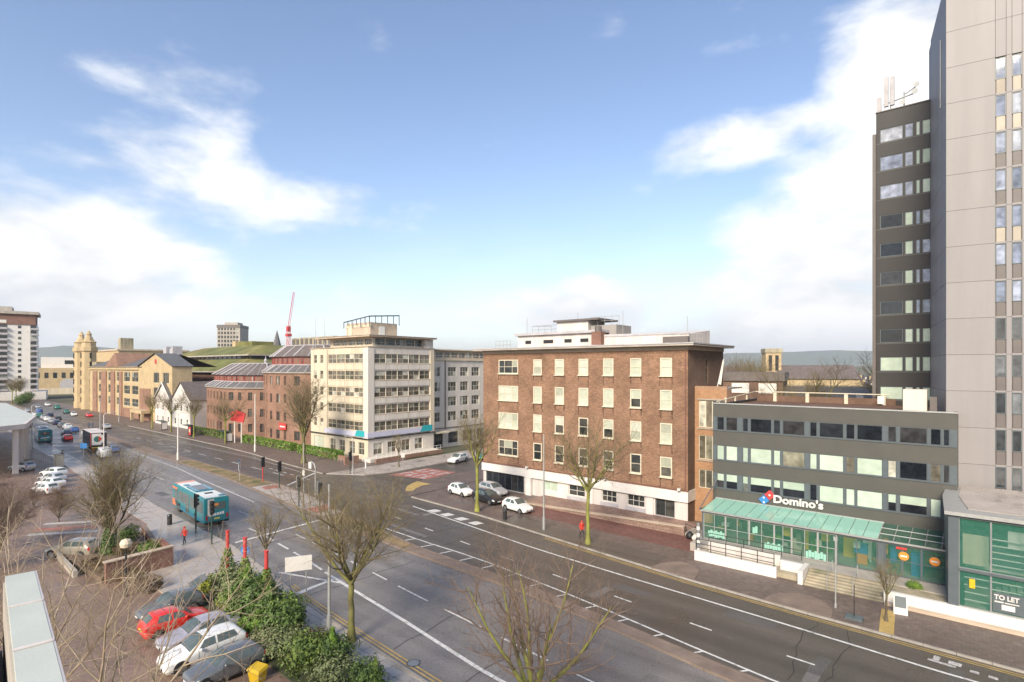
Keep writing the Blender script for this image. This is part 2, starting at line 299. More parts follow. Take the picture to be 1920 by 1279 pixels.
# ---------------------------------------------------------------- mesh helpers
class MB:
    """collects shapes; build() links them as ONE mesh object"""
    def __init__(s): s.v = []; s.f = []; s.m = []; s.mats = []; s.cur = 0; s.T = None
    def use(s, name):
        m = M[name]
        if m not in s.mats: s.mats.append(m)
        s.cur = s.mats.index(m); return s
    def add(s, vs, fs):
        o = len(s.v)
        s.v += [tuple(s.T @ Vector(p)) for p in vs] if s.T else [tuple(p) for p in vs]
        s.f += [tuple(i + o for i in f) for f in fs]; s.m += [s.cur] * len(fs); return s
    def box(s, x0, x1, y0, y1, z0, z1):
        return s.add([(x0, y0, z0), (x1, y0, z0), (x1, y1, z0), (x0, y1, z0), (x0, y0, z1), (x1, y0, z1), (x1, y1, z1), (x0, y1, z1)],
                     [(0, 3, 2, 1), (4, 5, 6, 7), (0, 1, 5, 4), (1, 2, 6, 5), (2, 3, 7, 6), (3, 0, 4, 7)])
    def quad(s, a, b, c, d): return s.add([a, b, c, d], [(0, 1, 2, 3)])
    def prism(s, poly, z0, z1, top=True, bottom=True):
        n = len(poly); a = sum(poly[i][0] * poly[(i + 1) % n][1] - poly[(i + 1) % n][0] * poly[i][1] for i in range(n))
        if a < 0: poly = poly[::-1]
        vs = [(x, y, z0) for x, y in poly] + [(x, y, z1) for x, y in poly]
        fs = [(i, (i + 1) % n, n + (i + 1) % n, n + i) for i in range(n)]
        if top: fs.append(tuple(range(n, 2 * n)))
        if bottom: fs.append(tuple(range(n - 1, -1, -1)))
        return s.add(vs, fs)
    def tube(s, pts, rs, n=6, cap=True):
        if not isinstance(rs, (list, tuple)): rs = [rs] * len(pts)
        pts = [Vector(p) for p in pts]; vs = []; k = len(pts); px = None
        for i, p in enumerate(pts):
            t = (pts[min(i + 1, k - 1)] - pts[max(i - 1, 0)])
            if t.length < 1e-9: t = Vector((0, 0, 1))
            t.normalize()
            if px is None:
                ref = Vector((0, 0, 1)) if abs(t.z) < .9 else Vector((1, 0, 0)); px = t.cross(ref).normalized()
            else:
                px = (px - t * px.dot(t))
                px = px.normalized() if px.length > 1e-6 else t.orthogonal().normalized()
            py = t.cross(px)
            for j in range(n):
                a = 2 * math.pi * j / n; vs.append(tuple(p + (px * math.cos(a) + py * math.sin(a)) * rs[i]))
        fs = [(i * n + j, i * n + (j + 1) % n, (i + 1) * n + (j + 1) % n, (i + 1) * n + j) for i in range(k - 1) for j in range(n)]
        if cap and n > 2: fs += [tuple(range(n - 1, -1, -1)), tuple(range((k - 1) * n, k * n))]
        return s.add(vs, fs)
    def cyl(s, x, y, z0, z1, r, n=10, r1=None): return s.tube([(x, y, z0), (x, y, z1)], [r, r if r1 is None else r1], n)
    def lathe(s, prof, x=0, y=0, n=14):
        vs = [(x + r * math.cos(2 * math.pi * j / n), y + r * math.sin(2 * math.pi * j / n), z) for r, z in prof for j in range(n)]
        fs = [(i * n + j, i * n + (j + 1) % n, (i + 1) * n + (j + 1) % n, (i + 1) * n + j) for i in range(len(prof) - 1) for j in range(n)]
        return s.add(vs, fs)
    def mesh(s, name, smooth=False):
        me = bpy.data.meshes.new(name); me.from_pydata(s.v, [], s.f)
        for m in s.mats: me.materials.append(m)
        if s.mats: me.polygons.foreach_set('material_index', s.m)
        if smooth: me.polygons.foreach_set('use_smooth', [True] * len(s.f))
        me.update(); return me
    def build(s, name, parent=None, loc=(0, 0, 0), rz=0, smooth=False): return link(name, s.mesh(name, smooth), parent, loc, rz)
def link(name, me, parent=None, loc=(0, 0, 0), rz=0):
    o = bpy.data.objects.new(name, me); COL.objects.link(o); o.parent = parent; o.location = loc
    if rz: o.rotation_euler = (0, 0, rz)
    return o
def B(m): return MB().use(m)
def tag(o, label=None, cat=None, group=None, kind=None):
    if label: o['label'] = label
    if cat: o['category'] = cat
    if group: o['group'] = group
    if kind: o['kind'] = kind
    return o
def thing(name, label, cat, loc=(0, 0, 0), rz=0, group=None):
    return tag(link(name, None, None, loc, rz), label, cat, group)
def struct(o): o['kind'] = 'structure'; return o
def copy_tree(o, parent=None, kids=None):
    c = o.copy(); COL.objects.link(c); c.parent = parent
    for ch in KIDS(o): copy_tree(ch, c)
    return c
def KIDS(o): return list(o.children)
def swap(o, old, new, deep=True):
    """give a copied thing its own paint: material slot linked to the object"""
    if o.type == 'MESH':
        for sl in o.material_slots:
            if sl.material == M[old]: sl.link = 'OBJECT'; sl.material = M[new]
    for c in KIDS(o): swap(c, old, new)
SHARED = {}
def shared(key, fn):
    if key not in SHARED: SHARED[key] = fn()
    return SHARED[key]

# ---------------------------------------------------------------- facades
# facade frame: x along the wall, -y outwards, z up; rz turns it (0 faces the street, +90 deg faces +X)
def wall_mesh(name, L, z0, z1, holes, mname, depth=.22, back=False):
    mb = B(mname); xs = sorted({0, L, *[h[0] for h in holes], *[h[1] for h in holes]}); zs = sorted({z0, z1, *[h[2] for h in holes], *[h[3] for h in holes]})
    xs = [x for x in xs if 0 <= x <= L]; zs = [z for z in zs if z0 <= z <= z1]
    for i in range(len(xs) - 1):
        for j in range(len(zs) - 1):
            cx, cz = (xs[i] + xs[i + 1]) / 2, (zs[j] + zs[j + 1]) / 2
            if any(h[0] < cx < h[1] and h[2] < cz < h[3] for h in holes): continue
            mb.quad((xs[i], 0, zs[j]), (xs[i + 1], 0, zs[j]), (xs[i + 1], 0, zs[j + 1]), (xs[i], 0, zs[j + 1]))
    for a, b, c, d in [h[:4] for h in holes]:
        mb.quad((a, 0, c), (a, depth, c), (b, depth, c), (b, 0, c)); mb.quad((a, 0, d), (b, 0, d), (b, depth, d), (a, depth, d))
        mb.quad((a, 0, c), (a, 0, d), (a, depth, d), (a, depth, c)); mb.quad((b, 0, c), (b, depth, c), (b, depth, d), (b, 0, d))
    return mb.mesh(name)
def frame_mesh(W_, H_, nx, ny, fw, bar, mname, sill=0.0, proud=0.0, split=None, sillmat=None):
    """window frame with glazing bars, origin at lower left outside corner"""
    y0, y1 = -proud, .07
    mb = B(mname)
    mb.box(0, fw, y0, y1, 0, H_); mb.box(W_ - fw, W_, y0, y1, 0, H_); mb.box(fw, W_ - fw, y0, y1, 0, fw); mb.box(fw, W_ - fw, y0, y1, H_ - fw, H_)
    xs, zs = pane_cuts(W_, H_, nx, ny, fw, bar, split)
    for i in range(len(xs) - 1): mb.box(xs[i][1], xs[i + 1][0], y0 + .012, y1 - .005, fw, H_ - fw)
    for j in range(len(zs) - 1):
        for a, b in xs: mb.box(a, b, y0 + .015, y1 - .008, zs[j][1], zs[j + 1][0])
    if sill: mb.use(sillmat or mname); mb.box(-.06, W_ + .06, -.2 - proud, -.001 + y0, -sill, .002)
    return mb.mesh('window')
def pane_cuts(W_, H_, nx, ny, fw, bar, split=None):
    fr = split or [1] * nx; t = sum(fr); inner = W_ - 2 * fw - bar * (len(fr) - 1); xs = []; x = fw
    for q in fr: xs.append((x, x + inner * q / t)); x += inner * q / t + bar
    ih = (H_ - 2 * fw - bar * (ny - 1)) / ny; zs = [(fw + j * (ih + bar), fw + j * (ih + bar) + ih) for j in range(ny)]
    return xs, zs
def window(parent, x, z, W_, H_, org, rz, nx=1, ny=1, fw=.08, bar=.05, fm='frame_white', gm='glass_dark', sill=0.0, inset=.12, split=None, proud=0.0, pick=None, name='window'):
    """frame (one part of the building) with its panes as sub-parts"""
    W_ = round(W_, 3); H_ = round(H_, 3)
    key = ('fr', W_, H_, nx, ny, fw, bar, fm, sill, tuple(split or ()), proud)
    me = shared(key, lambda: frame_mesh(W_, H_, nx, ny, fw, bar, fm, sill, proud, split))
    c, s = math.cos(rz), math.sin(rz)
    o = link(name, me, parent, (org[0] + c * x - s * inset, org[1] + s * x + c * inset, z + (org[2] if len(org) > 2 else 0)), rz)
    xs, zs = pane_cuts(W_, H_, nx, ny, fw, bar, split)
    for i, (a, b) in enumerate(xs):
        for j, (p, q) in enumerate(zs):
            g = pick(i, j) if pick else gm
            k2 = ('pn', round(b - a, 3), round(q - p, 3), g)
            pm = shared(k2, lambda: B(g).box(-.004, b - a + .004, 0, .012, -.004, q - p + .004).mesh('pane'))
            link('pane', pm, o, (a, .03, p))
    return o
def facade(parent, org, rz, L, z0, z1, mname, wins, depth=.22, name='wall', **kw):
    """wall with openings + its windows. wins: (x0, x1, z0, z1, {options})"""
    link(name, wall_mesh(name, L, z0, z1, [w[:4] for w in wins], mname, depth), parent, org, rz)
    for w in wins:
        o = dict(kw); o.update(w[4] if len(w) > 4 else {})
        if o.pop('skip', False): continue
        window(parent, w[0], w[2], w[1] - w[0], w[3] - w[2], org, rz, **o)
def part(name, parent, mname, *boxes, loc=(0, 0, 0), rz=0):
    mb = B(mname)
    for b in boxes: mb.box(*b)
    return mb.build(name, parent, loc, rz)
def text_mesh(txt, size, ext, mname, off=0.0, name='lettering', width=None):
    cu = bpy.data.curves.new(name, 'FONT'); cu.body = txt; cu.size = size; cu.extrude = ext; cu.offset = off; cu.resolution_u = 3
    o = bpy.data.objects.new(name, cu); COL.objects.link(o); dg = bpy.context.evaluated_depsgraph_get(); dg.update()
    me = bpy.data.meshes.new_from_object(o.evaluated_get(dg)); bpy.data.objects.remove(o); bpy.data.curves.remove(cu)
    xs = [v.co.x for v in me.vertices]; w = max(xs) - min(xs); k = (width / w) if width else 1
    for v in me.vertices: v.co = Vector(((v.co.x - min(xs)) * k, -v.co.z, v.co.y))   # stands upright, faces -y
    me.materials.clear(); me.materials.append(M[mname]); me.update(); return me
def letters(parent, txt, size, ext, mname, loc, rz=0, off=0.0, width=None):
    o = link('lettering', text_mesh(txt, size, ext, mname, off, width=width), parent, loc, rz); return o

# ================================================================ THE SETTING
def smooth_line(pts, X):
    pts = sorted(pts)
    if X <= pts[0][0]: return pts[0][1]
    if X >= pts[-1][0]: return pts[-1][1]
    for (x0, y0), (x1, y1) in zip(pts, pts[1:]):
        if x0 <= X <= x1:
            t = (X - x0) / (x1 - x0); return y0 + (y1 - y0) * t
KN = [(-420, 62), (-300, 57.5), (-228, 53.2), (-171, 52.6), (-124, 52.0), (-109, 51.2), (-96, 49.8), (-82, 48.9), (-68, 48.2), (-56, 47.4), (-44, 46.6), (-35, 45.4), (-25.6, 44.1), (-17, 43.0), (-9, 42.4), (2, 41.9), (20, 41.5), (70, 41.2)]   # north kerb
KS = [(-420, 41), (-300, 36), (-185, 30.3), (-145, 28.3), (-119, 27.4), (-97, 26.0), (-77, 24.4), (-60, 23.8), (-54.5, 23.6), (-44, 22.4), (-38, 21.4), (-32, 20.8), (-22, 20.0), (0, 19.1), (20, 18.7), (70, 18.4)]        # south kerb
MS = [(-420, 51.5), (-300, 46.8), (-185, 41.8), (-162, 40.0), (-133, 38.6), (-106, 38.0), (-88, 37.4), (-64, 34.9), (-57, 34.2), (-41, 33.2), (-26, 32.7), (-20, 32.0), (-15, 31.4), (-11, 30.7), (0, 29.6), (20, 28.6), (70, 27.8)]   # median, south kerb
MNK = [(-420, 52.6), (-300, 48.0), (-178, 43.0), (-154, 41.8), (-128, 41.0), (-112, 40.9), (-97, 40.5), (-75, 40.3), (-66, 39.2), (-60, 38.0), (-50, 36.2), (-41, 34.7), (-26, 33.9), (-20, 33.1), (-15, 32.5), (-11, 31.9), (0, 30.9), (20, 29.9), (70, 29.1)]
MNL = [(-48, 36.6), (-41, 36.2), (-34, 36.1), (-23, 34.7), (-17, 33.7), (-13, 33.0), (-8.6, 32.3), (0, 31.3), (20, 30.3), (70, 29.5)]
def frange(a, b, st):
    n = max(1, int(round((b - a) / st))); return [a + (b - a) * i / n for i in range(n + 1)]
def strip_poly(lo, hi, x0, x1, st=4):
    xs = frange(x0, x1, st); f = lambda l, x: l(x) if callable(l) else smooth_line(l, x)
    return [(x, f(lo, x)) for x in xs] + [(x, f(hi, x)) for x in reversed(xs)]
def sheet(name, lo, hi, x0, x1, z, mname, parent=None, st=4):
    xs = frange(x0, x1, st); f = lambda l, x: l(x) if callable(l) else (smooth_line(l, x) if isinstance(l, list) else l)
    mb = B(mname); v = []
    for x in xs: v += [(x, f(lo, x), z), (x, f(hi, x), z)]
    mb.add(v, [(2 * i, 2 * i + 2, 2 * i + 3, 2 * i + 1) for i in range(len(xs) - 1)])
    return mb.build(name, parent)
def line_obj(name, fn, x0, x1, w, z, mname, parent, st=4):
    f = fn if callable(fn) else (lambda x: smooth_line(fn, x))
    return sheet(name, lambda x: f(x) - w / 2, lambda x: f(x) + w / 2, x0, x1, z, mname, parent, st)
ground = struct(B('earth').add([(-9000, -3000, -.03), (4000, -3000, -.03), (4000, 9000, -.03), (-9000, 9000, -.03)], [(0, 1, 2, 3)]).build('ground'))
road = struct(sheet('road', KS, KN, -420, 70, 0.0, 'asphalt'))
north_lane = sheet('north_carriageway', MNK, KN, -420, 70, .004, 'asphalt_dark', road)
def kerb_run(name, fn, x0, x1, side, parent, mname='kerb', w=.16, h=.125, ln=2.0):
    """separate kerb stones"""
    f = fn if callable(fn) else (lambda x: smooth_line(fn, x))
    xs = frange(x0, x1, ln)
    for a, b in zip(xs, xs[1:]):
        ya, yb = f(a), f(b); g = .012
        mb = B(mname); o0, o1 = (0, w * side)
        mb.prism([(a + g, ya + o0), (b - g, yb + o0), (b - g, yb + o1), (a + g, ya + o1)], -.02, h)
        mb.build('kerb_stone', parent)
# pavements: kerb line outwards
SP_N = lambda x: smooth_line(KS, x) - .16
pav_s = struct(B('pave').prism(strip_poly(lambda x: min(15.2 if x > -66 else smooth_line(KS, x) - 3.2, SP_N(x) - 1), SP_N, -420, -44.5), -.02, .118).build('south_pavement'))
pav_e = struct(B('concrete').prism(strip_poly(lambda x: 17.2, SP_N, -44.5, 70), -.02, .07).build('south_slab_pavement'))
kerb_run('kerb', KS, -150, 12, -1, pav_s, ln=1.6)
# individual paving slabs along the near pavement
sl_me = {}
for i, x in enumerate(frange(-44.0, -14, .93)[:-1]):
    y1 = smooth_line(KS, x + .45) - .2; y = 17.3; j = 0
    while y < y1 - .3:
        h = min(.62, y1 - y); k = round(h, 2)
        me = shared(('slab', k), lambda: B('slab').box(0, .905, 0, k - .025, 0, .05).mesh('paving_slab'))
        if not (x < -30.5 and y < 18.6 and False): link('paving_slab', me, pav_e, (x + (j % 2) * .02, y, .066 + random.uniform(-.004, .006)))
        y += .62; j += 1
NP_S = lambda x: smooth_line(KN, x) + .16
def np_back(x): return 62.5
pav_n = struct(B('brown_paving').prism(strip_poly(NP_S, lambda x: 70, -57.0, 70), -.02, .118).build('north_pavement'))
pav_nw = struct(B('brown_paving').prism(strip_poly(NP_S, lambda x: 66, -420, -80), -.02, .118).build('north_pavement_west'))
kerb_run('kerb', KN, -56.8, 12, 1, pav_n, ln=1.6)
kerb_run('kerb', KN, -190, -80.2, 1, pav_nw, ln=2.2)
side_road = struct(B('asphalt_dark').prism([(-79.8, 47.6), (-57.2, 47.0), (-57.2, 140), (-79.8, 140)], -.02, .006).build('side_road'))
B('pave').prism([(-79.8, 49.2), (-74.0, 52.5), (-72.6, 57), (-74.2, 140), (-79.8, 140)], .0, .12).build('kerbed_corner', side_road)
B('brown_paving').prism([(-63.8, 54.5), (-62.3, 51.2), (-60, 49), (-57.2, 47.8), (-57.2, 140), (-63.0, 140)], .0, .122).build('kerbed_corner', side_road)
tc_ = B('paint_yellow'); tp_ = [((-63.7, 54.4), (-60.6, 54.4)), ((-63.0, 52.6), (-60.9, 52.9)), ((-62.2, 51.3), (-60.4, 51.8)), ((-61.2, 50.2), (-60.0, 50.9)), ((-59.9, 49.1), (-59.2, 49.8))]
for (a, b), (c, d) in zip(tp_, tp_[1:]): tc_.quad((*a, .128), (*c, .128), (*d, .128), (*b, .128))
tc_.build('tactile_corner', side_road)
# red entry panel with worn white letters on the side road
ent = B('paint_red').quad((-71.6, 55.2, .012), (-64.2, 56.6, .012), (-64.8, 63.6, .012), (-71.2, 63.0, .012)).build('red_road_panel', side_road)
for i in range(4):
    for j in range(2):
        x = -70.9 + i * 1.65; y = 56.6 + j * 3.4
        B('paint_worn').box(x, x + .4, y, y + 2.5, .012, .018).box(x + .4, x + 1.1, y + (.2 if (i + j) % 2 else 2.0), y + (.6 if (i + j) % 2 else 2.4), .012, .018).build('road_letter', side_road)
# ---- median
med = struct(B('kerb_brown').prism(strip_poly(MS, MNK, -420, -80), -.02, .12).build('median'))
B('kerb_brown').prism(strip_poly(MS, MNK, -80, 70), -.02, .12).build('median_strip', med)
for x0, x1, mm in ((-110, -79, 'median_grass'), (-56, -41, 'median_grass'), (-78.5, -57, 'pave')):
    B(mm).prism(strip_poly(lambda x: smooth_line(MS, x) + .3, lambda x: smooth_line(MNK, x) - .3, x0, x1, 3), .1, .128).build('median_surface', med)
B('tactile_red').prism([(-61.5, 35.2), (-58.6, 35.0), (-58.6, 37.4), (-61.5, 38.0)], .1, .134).build('tactile_panel', med)
B('tactile_red').prism([(-77.5, 37.6), (-75.4, 37.2), (-75.4, 39.6), (-77.5, 39.8)], .1, .134).build('tactile_panel', med)
kerb_run('kerb', MS, -120, 10, 1, med, 'kerb_brown', ln=2.4, w=.2, h=.14)
kerb_run('kerb', MNK, -120, 10, -1, med, 'kerb_brown', ln=2.4, w=.2, h=.14)
# ---- painted markings (children of the road)
def dashes(fn, x0, ln, gap, n, w, z=.009, mname='paint', side=-1):
    f = fn if callable(fn) else (lambda x: smooth_line(fn, x)); x = x0
    for i in range(n):
        a, b = x, x + side * ln; a, b = min(a, b), max(a, b)
        B(mname).prism([(a, f(a) - w / 2), (b, f(b) - w / 2), (b, f(b) + w / 2), (a, f(a) + w / 2)], z, z + .004, bottom=False).build('lane_dash', road); x += side * (ln + gap)
EN = [(-53, 44.6), (-51.1, 44.3), (-39.9, 42.7), (-31.8, 41.5), (-22, 40.7), (-16, 40.3), (-8.7, 39.8), (-2, 39.2), (20, 38.6), (70, 38.2)]
line_obj('edge_line', EN, -53, 70, .2, .01, 'paint', road)
LN = [(-60, 41.2), (-43.8, 39.2), (-37.3, 38.4), (-31.4, 37.7), (-25.3, 37.1), (-19.3, 36.5), (-13.6, 35.9), (-7.8, 35.5), (20, 34.5), (70, 34)]
dashes(LN, -7.0, 1.5, 4.55, 8, .14); dashes(LN, -1.0, 1.5, 4.55, 1, .14)
line_obj('edge_line', MNL, -48, 70, .17, .01, 'paint', road)
for i in range(14):       # short hatch strokes beside the median
    x = -7.5 - i * 2.75; y0 = smooth_line(MNK, x) + .08; y1 = smooth_line(MNL, x) - .1
    if y1 - y0 > .12: B('paint').prism([(x, y0), (x + .16, y0), (x + .75 - .16, y1), (x + .75 - .32, y1)], .009, .012, bottom=False).build('hatch_stroke', road)
LS = [(-58, 29.8), (-45, 28.7), (-36.6, 27.8), (-32.7, 27.3), (-26.6, 26.8), (-20.6, 26.2), (-16.4, 25.9), (0, 24.6), (20, 24), (70, 23.5)]
dashes(LS, -13.2, 3.9, 1.9, 4, .13); dashes(LS, -7.4, 3.9, 1.9, 1, .13)
dashes(LS, -36.2, 2.2, 1.5, 5, .15)
ES = [(-57, 27.3), (-46, 26.2), (-39.3, 25.2), (-34.4, 24.6), (-29.3, 24.0), (-23.8, 23.2), (-19.9, 22.7), (0, 21.6), (20, 21.2), (70, 21)]
line_obj('bus_lane_line', ES, -41.5, 70, .27, .01, 'paint', road)
dashes(ES, -42.2, 2.4, 1.2, 5, .2)
B('paint').prism([(-55.4, 24.2), (-55.0, 24.2), (-55.9, 33.9), (-56.3, 33.9)], .009, .013, bottom=False).build('stop_line', road)
B('paint').prism([(-76.6, 40.9), (-76.2, 40.9), (-81.8, 48.6), (-82.2, 48.6)], .009, .013, bottom=False).build('stop_line', road)
B('paint').prism([(-44.4, 22.9), (-38.2, 25.0), (-38.2, 25.25), (-44.4, 23.15)], .009, .013, bottom=False).build('taper_line', road)
B('paint').prism([(-39.4, 21.8), (-38.9, 21.8), (-39.5, 25.1), (-39.8, 25.1)], .009, .013, bottom=False).build('taper_line', road)
# double yellow + wide edge on both kerbs
for fn, sgn, x0, x1 in ((KN, -1, -33, 70), (KS, 1, -41, 70)):
    for k in (.32, .58): line_obj('yellow_line', (lambda x, fn=fn, k=k, sgn=sgn: smooth_line(fn, x) + sgn * k), x0, x1, .11, .011, 'paint_yellow', road)
for i, x in enumerate((-49.3, -46.9, -44.3, -41.9)):      # cycle crossing blocks
    B('paint').prism([(x - .8, 43.9 - (x + 45) * .09), (x + .45, 43.8 - (x + 45) * .09), (x + .75, 44.9 - (x + 45) * .09), (x - .5, 45.0 - (x + 45) * .09)], .009, .013, bottom=False).build('crossing_block', road)
for i in range(6):
    x = -77.5 - i * 2.6; y = 45.0 + i * .15
    B('paint').prism([(x, y), (x - 1.3, y + .06), (x - 1.3, y + .22), (x, y + .16)], .009, .013, bottom=False).build('lane_dash', road)
WL = [(-420, 55), (-228, 49.2), (-166, 49.3), (-139, 49.0), (-118, 49.2), (-105, 49.3), (-82, 47.2)]
line_obj('edge_line', WL, -230, -84, .16, .01, 'paint_worn', road)
dashes([(-200, 45.8), (-82, 44.3)], -84, 3.5, 4.2, 10, .14)
line_obj('edge_line', [(-230, 39.5), (-162, 38.7), (-133, 37.3), (-103, 35.9), (-90, 34.6), (-68, 32.9)], -230, -70, .3, .01, 'paint_worn', road)
dashes([(-200, 34.5), (-60, 29.6)], -64, 3.2, 4.4, 12, .14)
B('paint_worn').box(.0, 1.3, 0, .25, .012, .016).box(.2, .5, .3, .9, .012, .016).box(.9, 1.5, .35, .8, .012, .016).box(1.9, 2.3, .1, .4, .012, .016).box(2.7, 3.1, .1, .4, .012, .016).build('cycle_symbol', road, (-2.1, 40.3, 0), R(-6))
# bus bay and resurfaced patches
B('asphalt_dark').prism([(-9.6, 31.6), (-8.7, 31.6), (-8.2, 42.1), (-9.0, 42.1)], .004, .0049, bottom=False).build('asphalt_patch', road)
rp = random.Random(77)
for i in range(26):      # reinstated trenches and patches
    x = rp.uniform(-95, 2); south = rp.random() < .55
    lo, hi = (smooth_line(KS, x) + .9, smooth_line(MS, x) - 2.2) if south else (smooth_line(MNL if x > -48 else MNK, x) + .5, smooth_line(KN, x) - 2.4)
    if hi - lo < 1: continue
    y = rp.uniform(lo, hi); w, d = rp.choice(((2.4, .7), (1.0, 1.4), (6.5, .55), (.7, 2.4), (3.2, 1.1))); a = rp.uniform(-.1, .02); c, s_ = math.cos(a), math.sin(a)
    if y + d > hi + 2: continue
    B('patch_a' if rp.random() < .6 else 'patch_b').prism([(x + c * u - s_ * v, y + s_ * u + c * v) for u, v in ((0, 0), (w, 0), (w, d), (0, d))], .003, .0052 + i * .00011, bottom=False).build('asphalt_patch', road)
for i in range(14):      # crack sealing lines wandering across the lanes
    x = rp.uniform(-80, 0); south = i % 2; y0 = smooth_line(KS, x) + .8 if south else smooth_line(MNK, x) + 1.2; y1 = (smooth_line(MS, x) if south else smooth_line(KN, x)) - .8; n = 8; m = B('seam'); xx = x; pts = []
    for k in range(n + 1): pts.append((xx, y0 + (y1 - y0) * k / n * rp.uniform(.96, 1))); xx += rp.uniform(-.35, .35)
    for p, q in zip(pts, pts[1:]): m.quad((p[0] - .03, p[1], .0083 + i * .00004), (p[0] + .03, p[1], .0083 + i * .00004), (q[0] + .03, q[1], .0083 + i * .00004), (q[0] - .03, q[1], .0083 + i * .00004))
    m.build('road_crack', road)
# ---- car park and its planting beds
carpark = struct(B('blocks').prism([(-200, -40), (-8, -40), (-8, 17.2), (-44.6, 17.2), (-46, 17.2), (-60, 22), (-80, 23.2), (-110, 25.5), (-150, 27), (-200, 29)], -.02, .03).build('car_park'))
for k, (a, b) in enumerate((((-73.6, 11.6), (-69.8, 16.6)), ((-75.4, 12.4), (-72.0, 16.9)), ((-77.4, 13.6), (-74.4, 17.4)))):
    dx, dy = b[0] - a[0], b[1] - a[1]
    B('paint_red' if k == 1 else 'paint_worn').prism([a, (a[0] - .55, a[1] + .45), (b[0] - .55, b[1] + .45), b], .03, .038, bottom=False).build('ramp_marking', carpark)
forecourt = struct(B('red_paving').prism([(-40.5, 50.5), (-19.4, 49.6), (-19.4, 55.2), (-41, 55.2)], .1, .124).build('red_forecourt'))
B('asphalt_dark').prism(strip_poly(lambda x: smooth_line(KN, x) + .2, lambda x: smooth_line(KN, x) + 3.4, -40, -21), .1, .1225).build('forecourt_asphalt', forecourt)
for x0, x1 in ((-21.0, -17.2), (-11.8, -7.4)):     # tree islands in the pavement
    mb = B('kerb_brown'); c = (x0 + x1) / 2; r = (x1 - x0) / 2
    mb.prism([(c - r, smooth_line(KN, c) + .2)] + [(c + r * math.cos(t), smooth_line(KN, c) + .2 + 3.0 * math.sin(t)) for t in [math.pi * (1 - i / 12) for i in range(13)]][1:-1] + [(c + r, smooth_line(KN, c) + .2)], .1, .16).build('raised_island', pav_n)
B('paint_yellow').prism([(-4.7, 42.4), (-3.9, 42.4), (-4.2, 46.5), (-5.0, 46.5)], .1, .1235, bottom=False).build('tactile_strip', pav_n)
# ---- hills far away
def hills(name, a0, a1, d, h, seed, mname, label=None):
    mb = B(mname); n = 90; v = []
    for i in range(n + 1):
        a = R(a0 + (a1 - a0) * i / n); hh = h * (.55 + .75 * (mnoise.noise(Vector((i * .055 + seed, 0, 0))) * .5 + .5)) + h * .05 * mnoise.noise(Vector((i * .5, seed, 0)))
        for k, (dd, q) in enumerate(((d, 0), (d * 1.12, .55), (d * 1.3, 1.0), (d * 1.6, .9))): v.append((math.cos(a) * dd, math.sin(a) * dd, hh * q))
    f = []
    for i in range(n):
        for k in range(3): f.append((i * 4 + k, i * 4 + k + 1, i * 4 + 4 + k + 1, i * 4 + 4 + k))
    mb.add(v, f); return struct(mb.build(name, smooth=True))
hills('hills', 78, 130, 4200, 165, 3.3, 'hill'); hills('hills', 150, 186, 3600, 150, 9.1, 'hill')
hills('near_hills', 76, 190, 1700, 26, 5.5, 'hill_near')
HAZE = 1.1e-4

# ================================================================ BUILDINGS
SOUTH, EAST, WEST, NORTH = 0, R(90), R(-90), R(180)
def dropdict(**k): return k
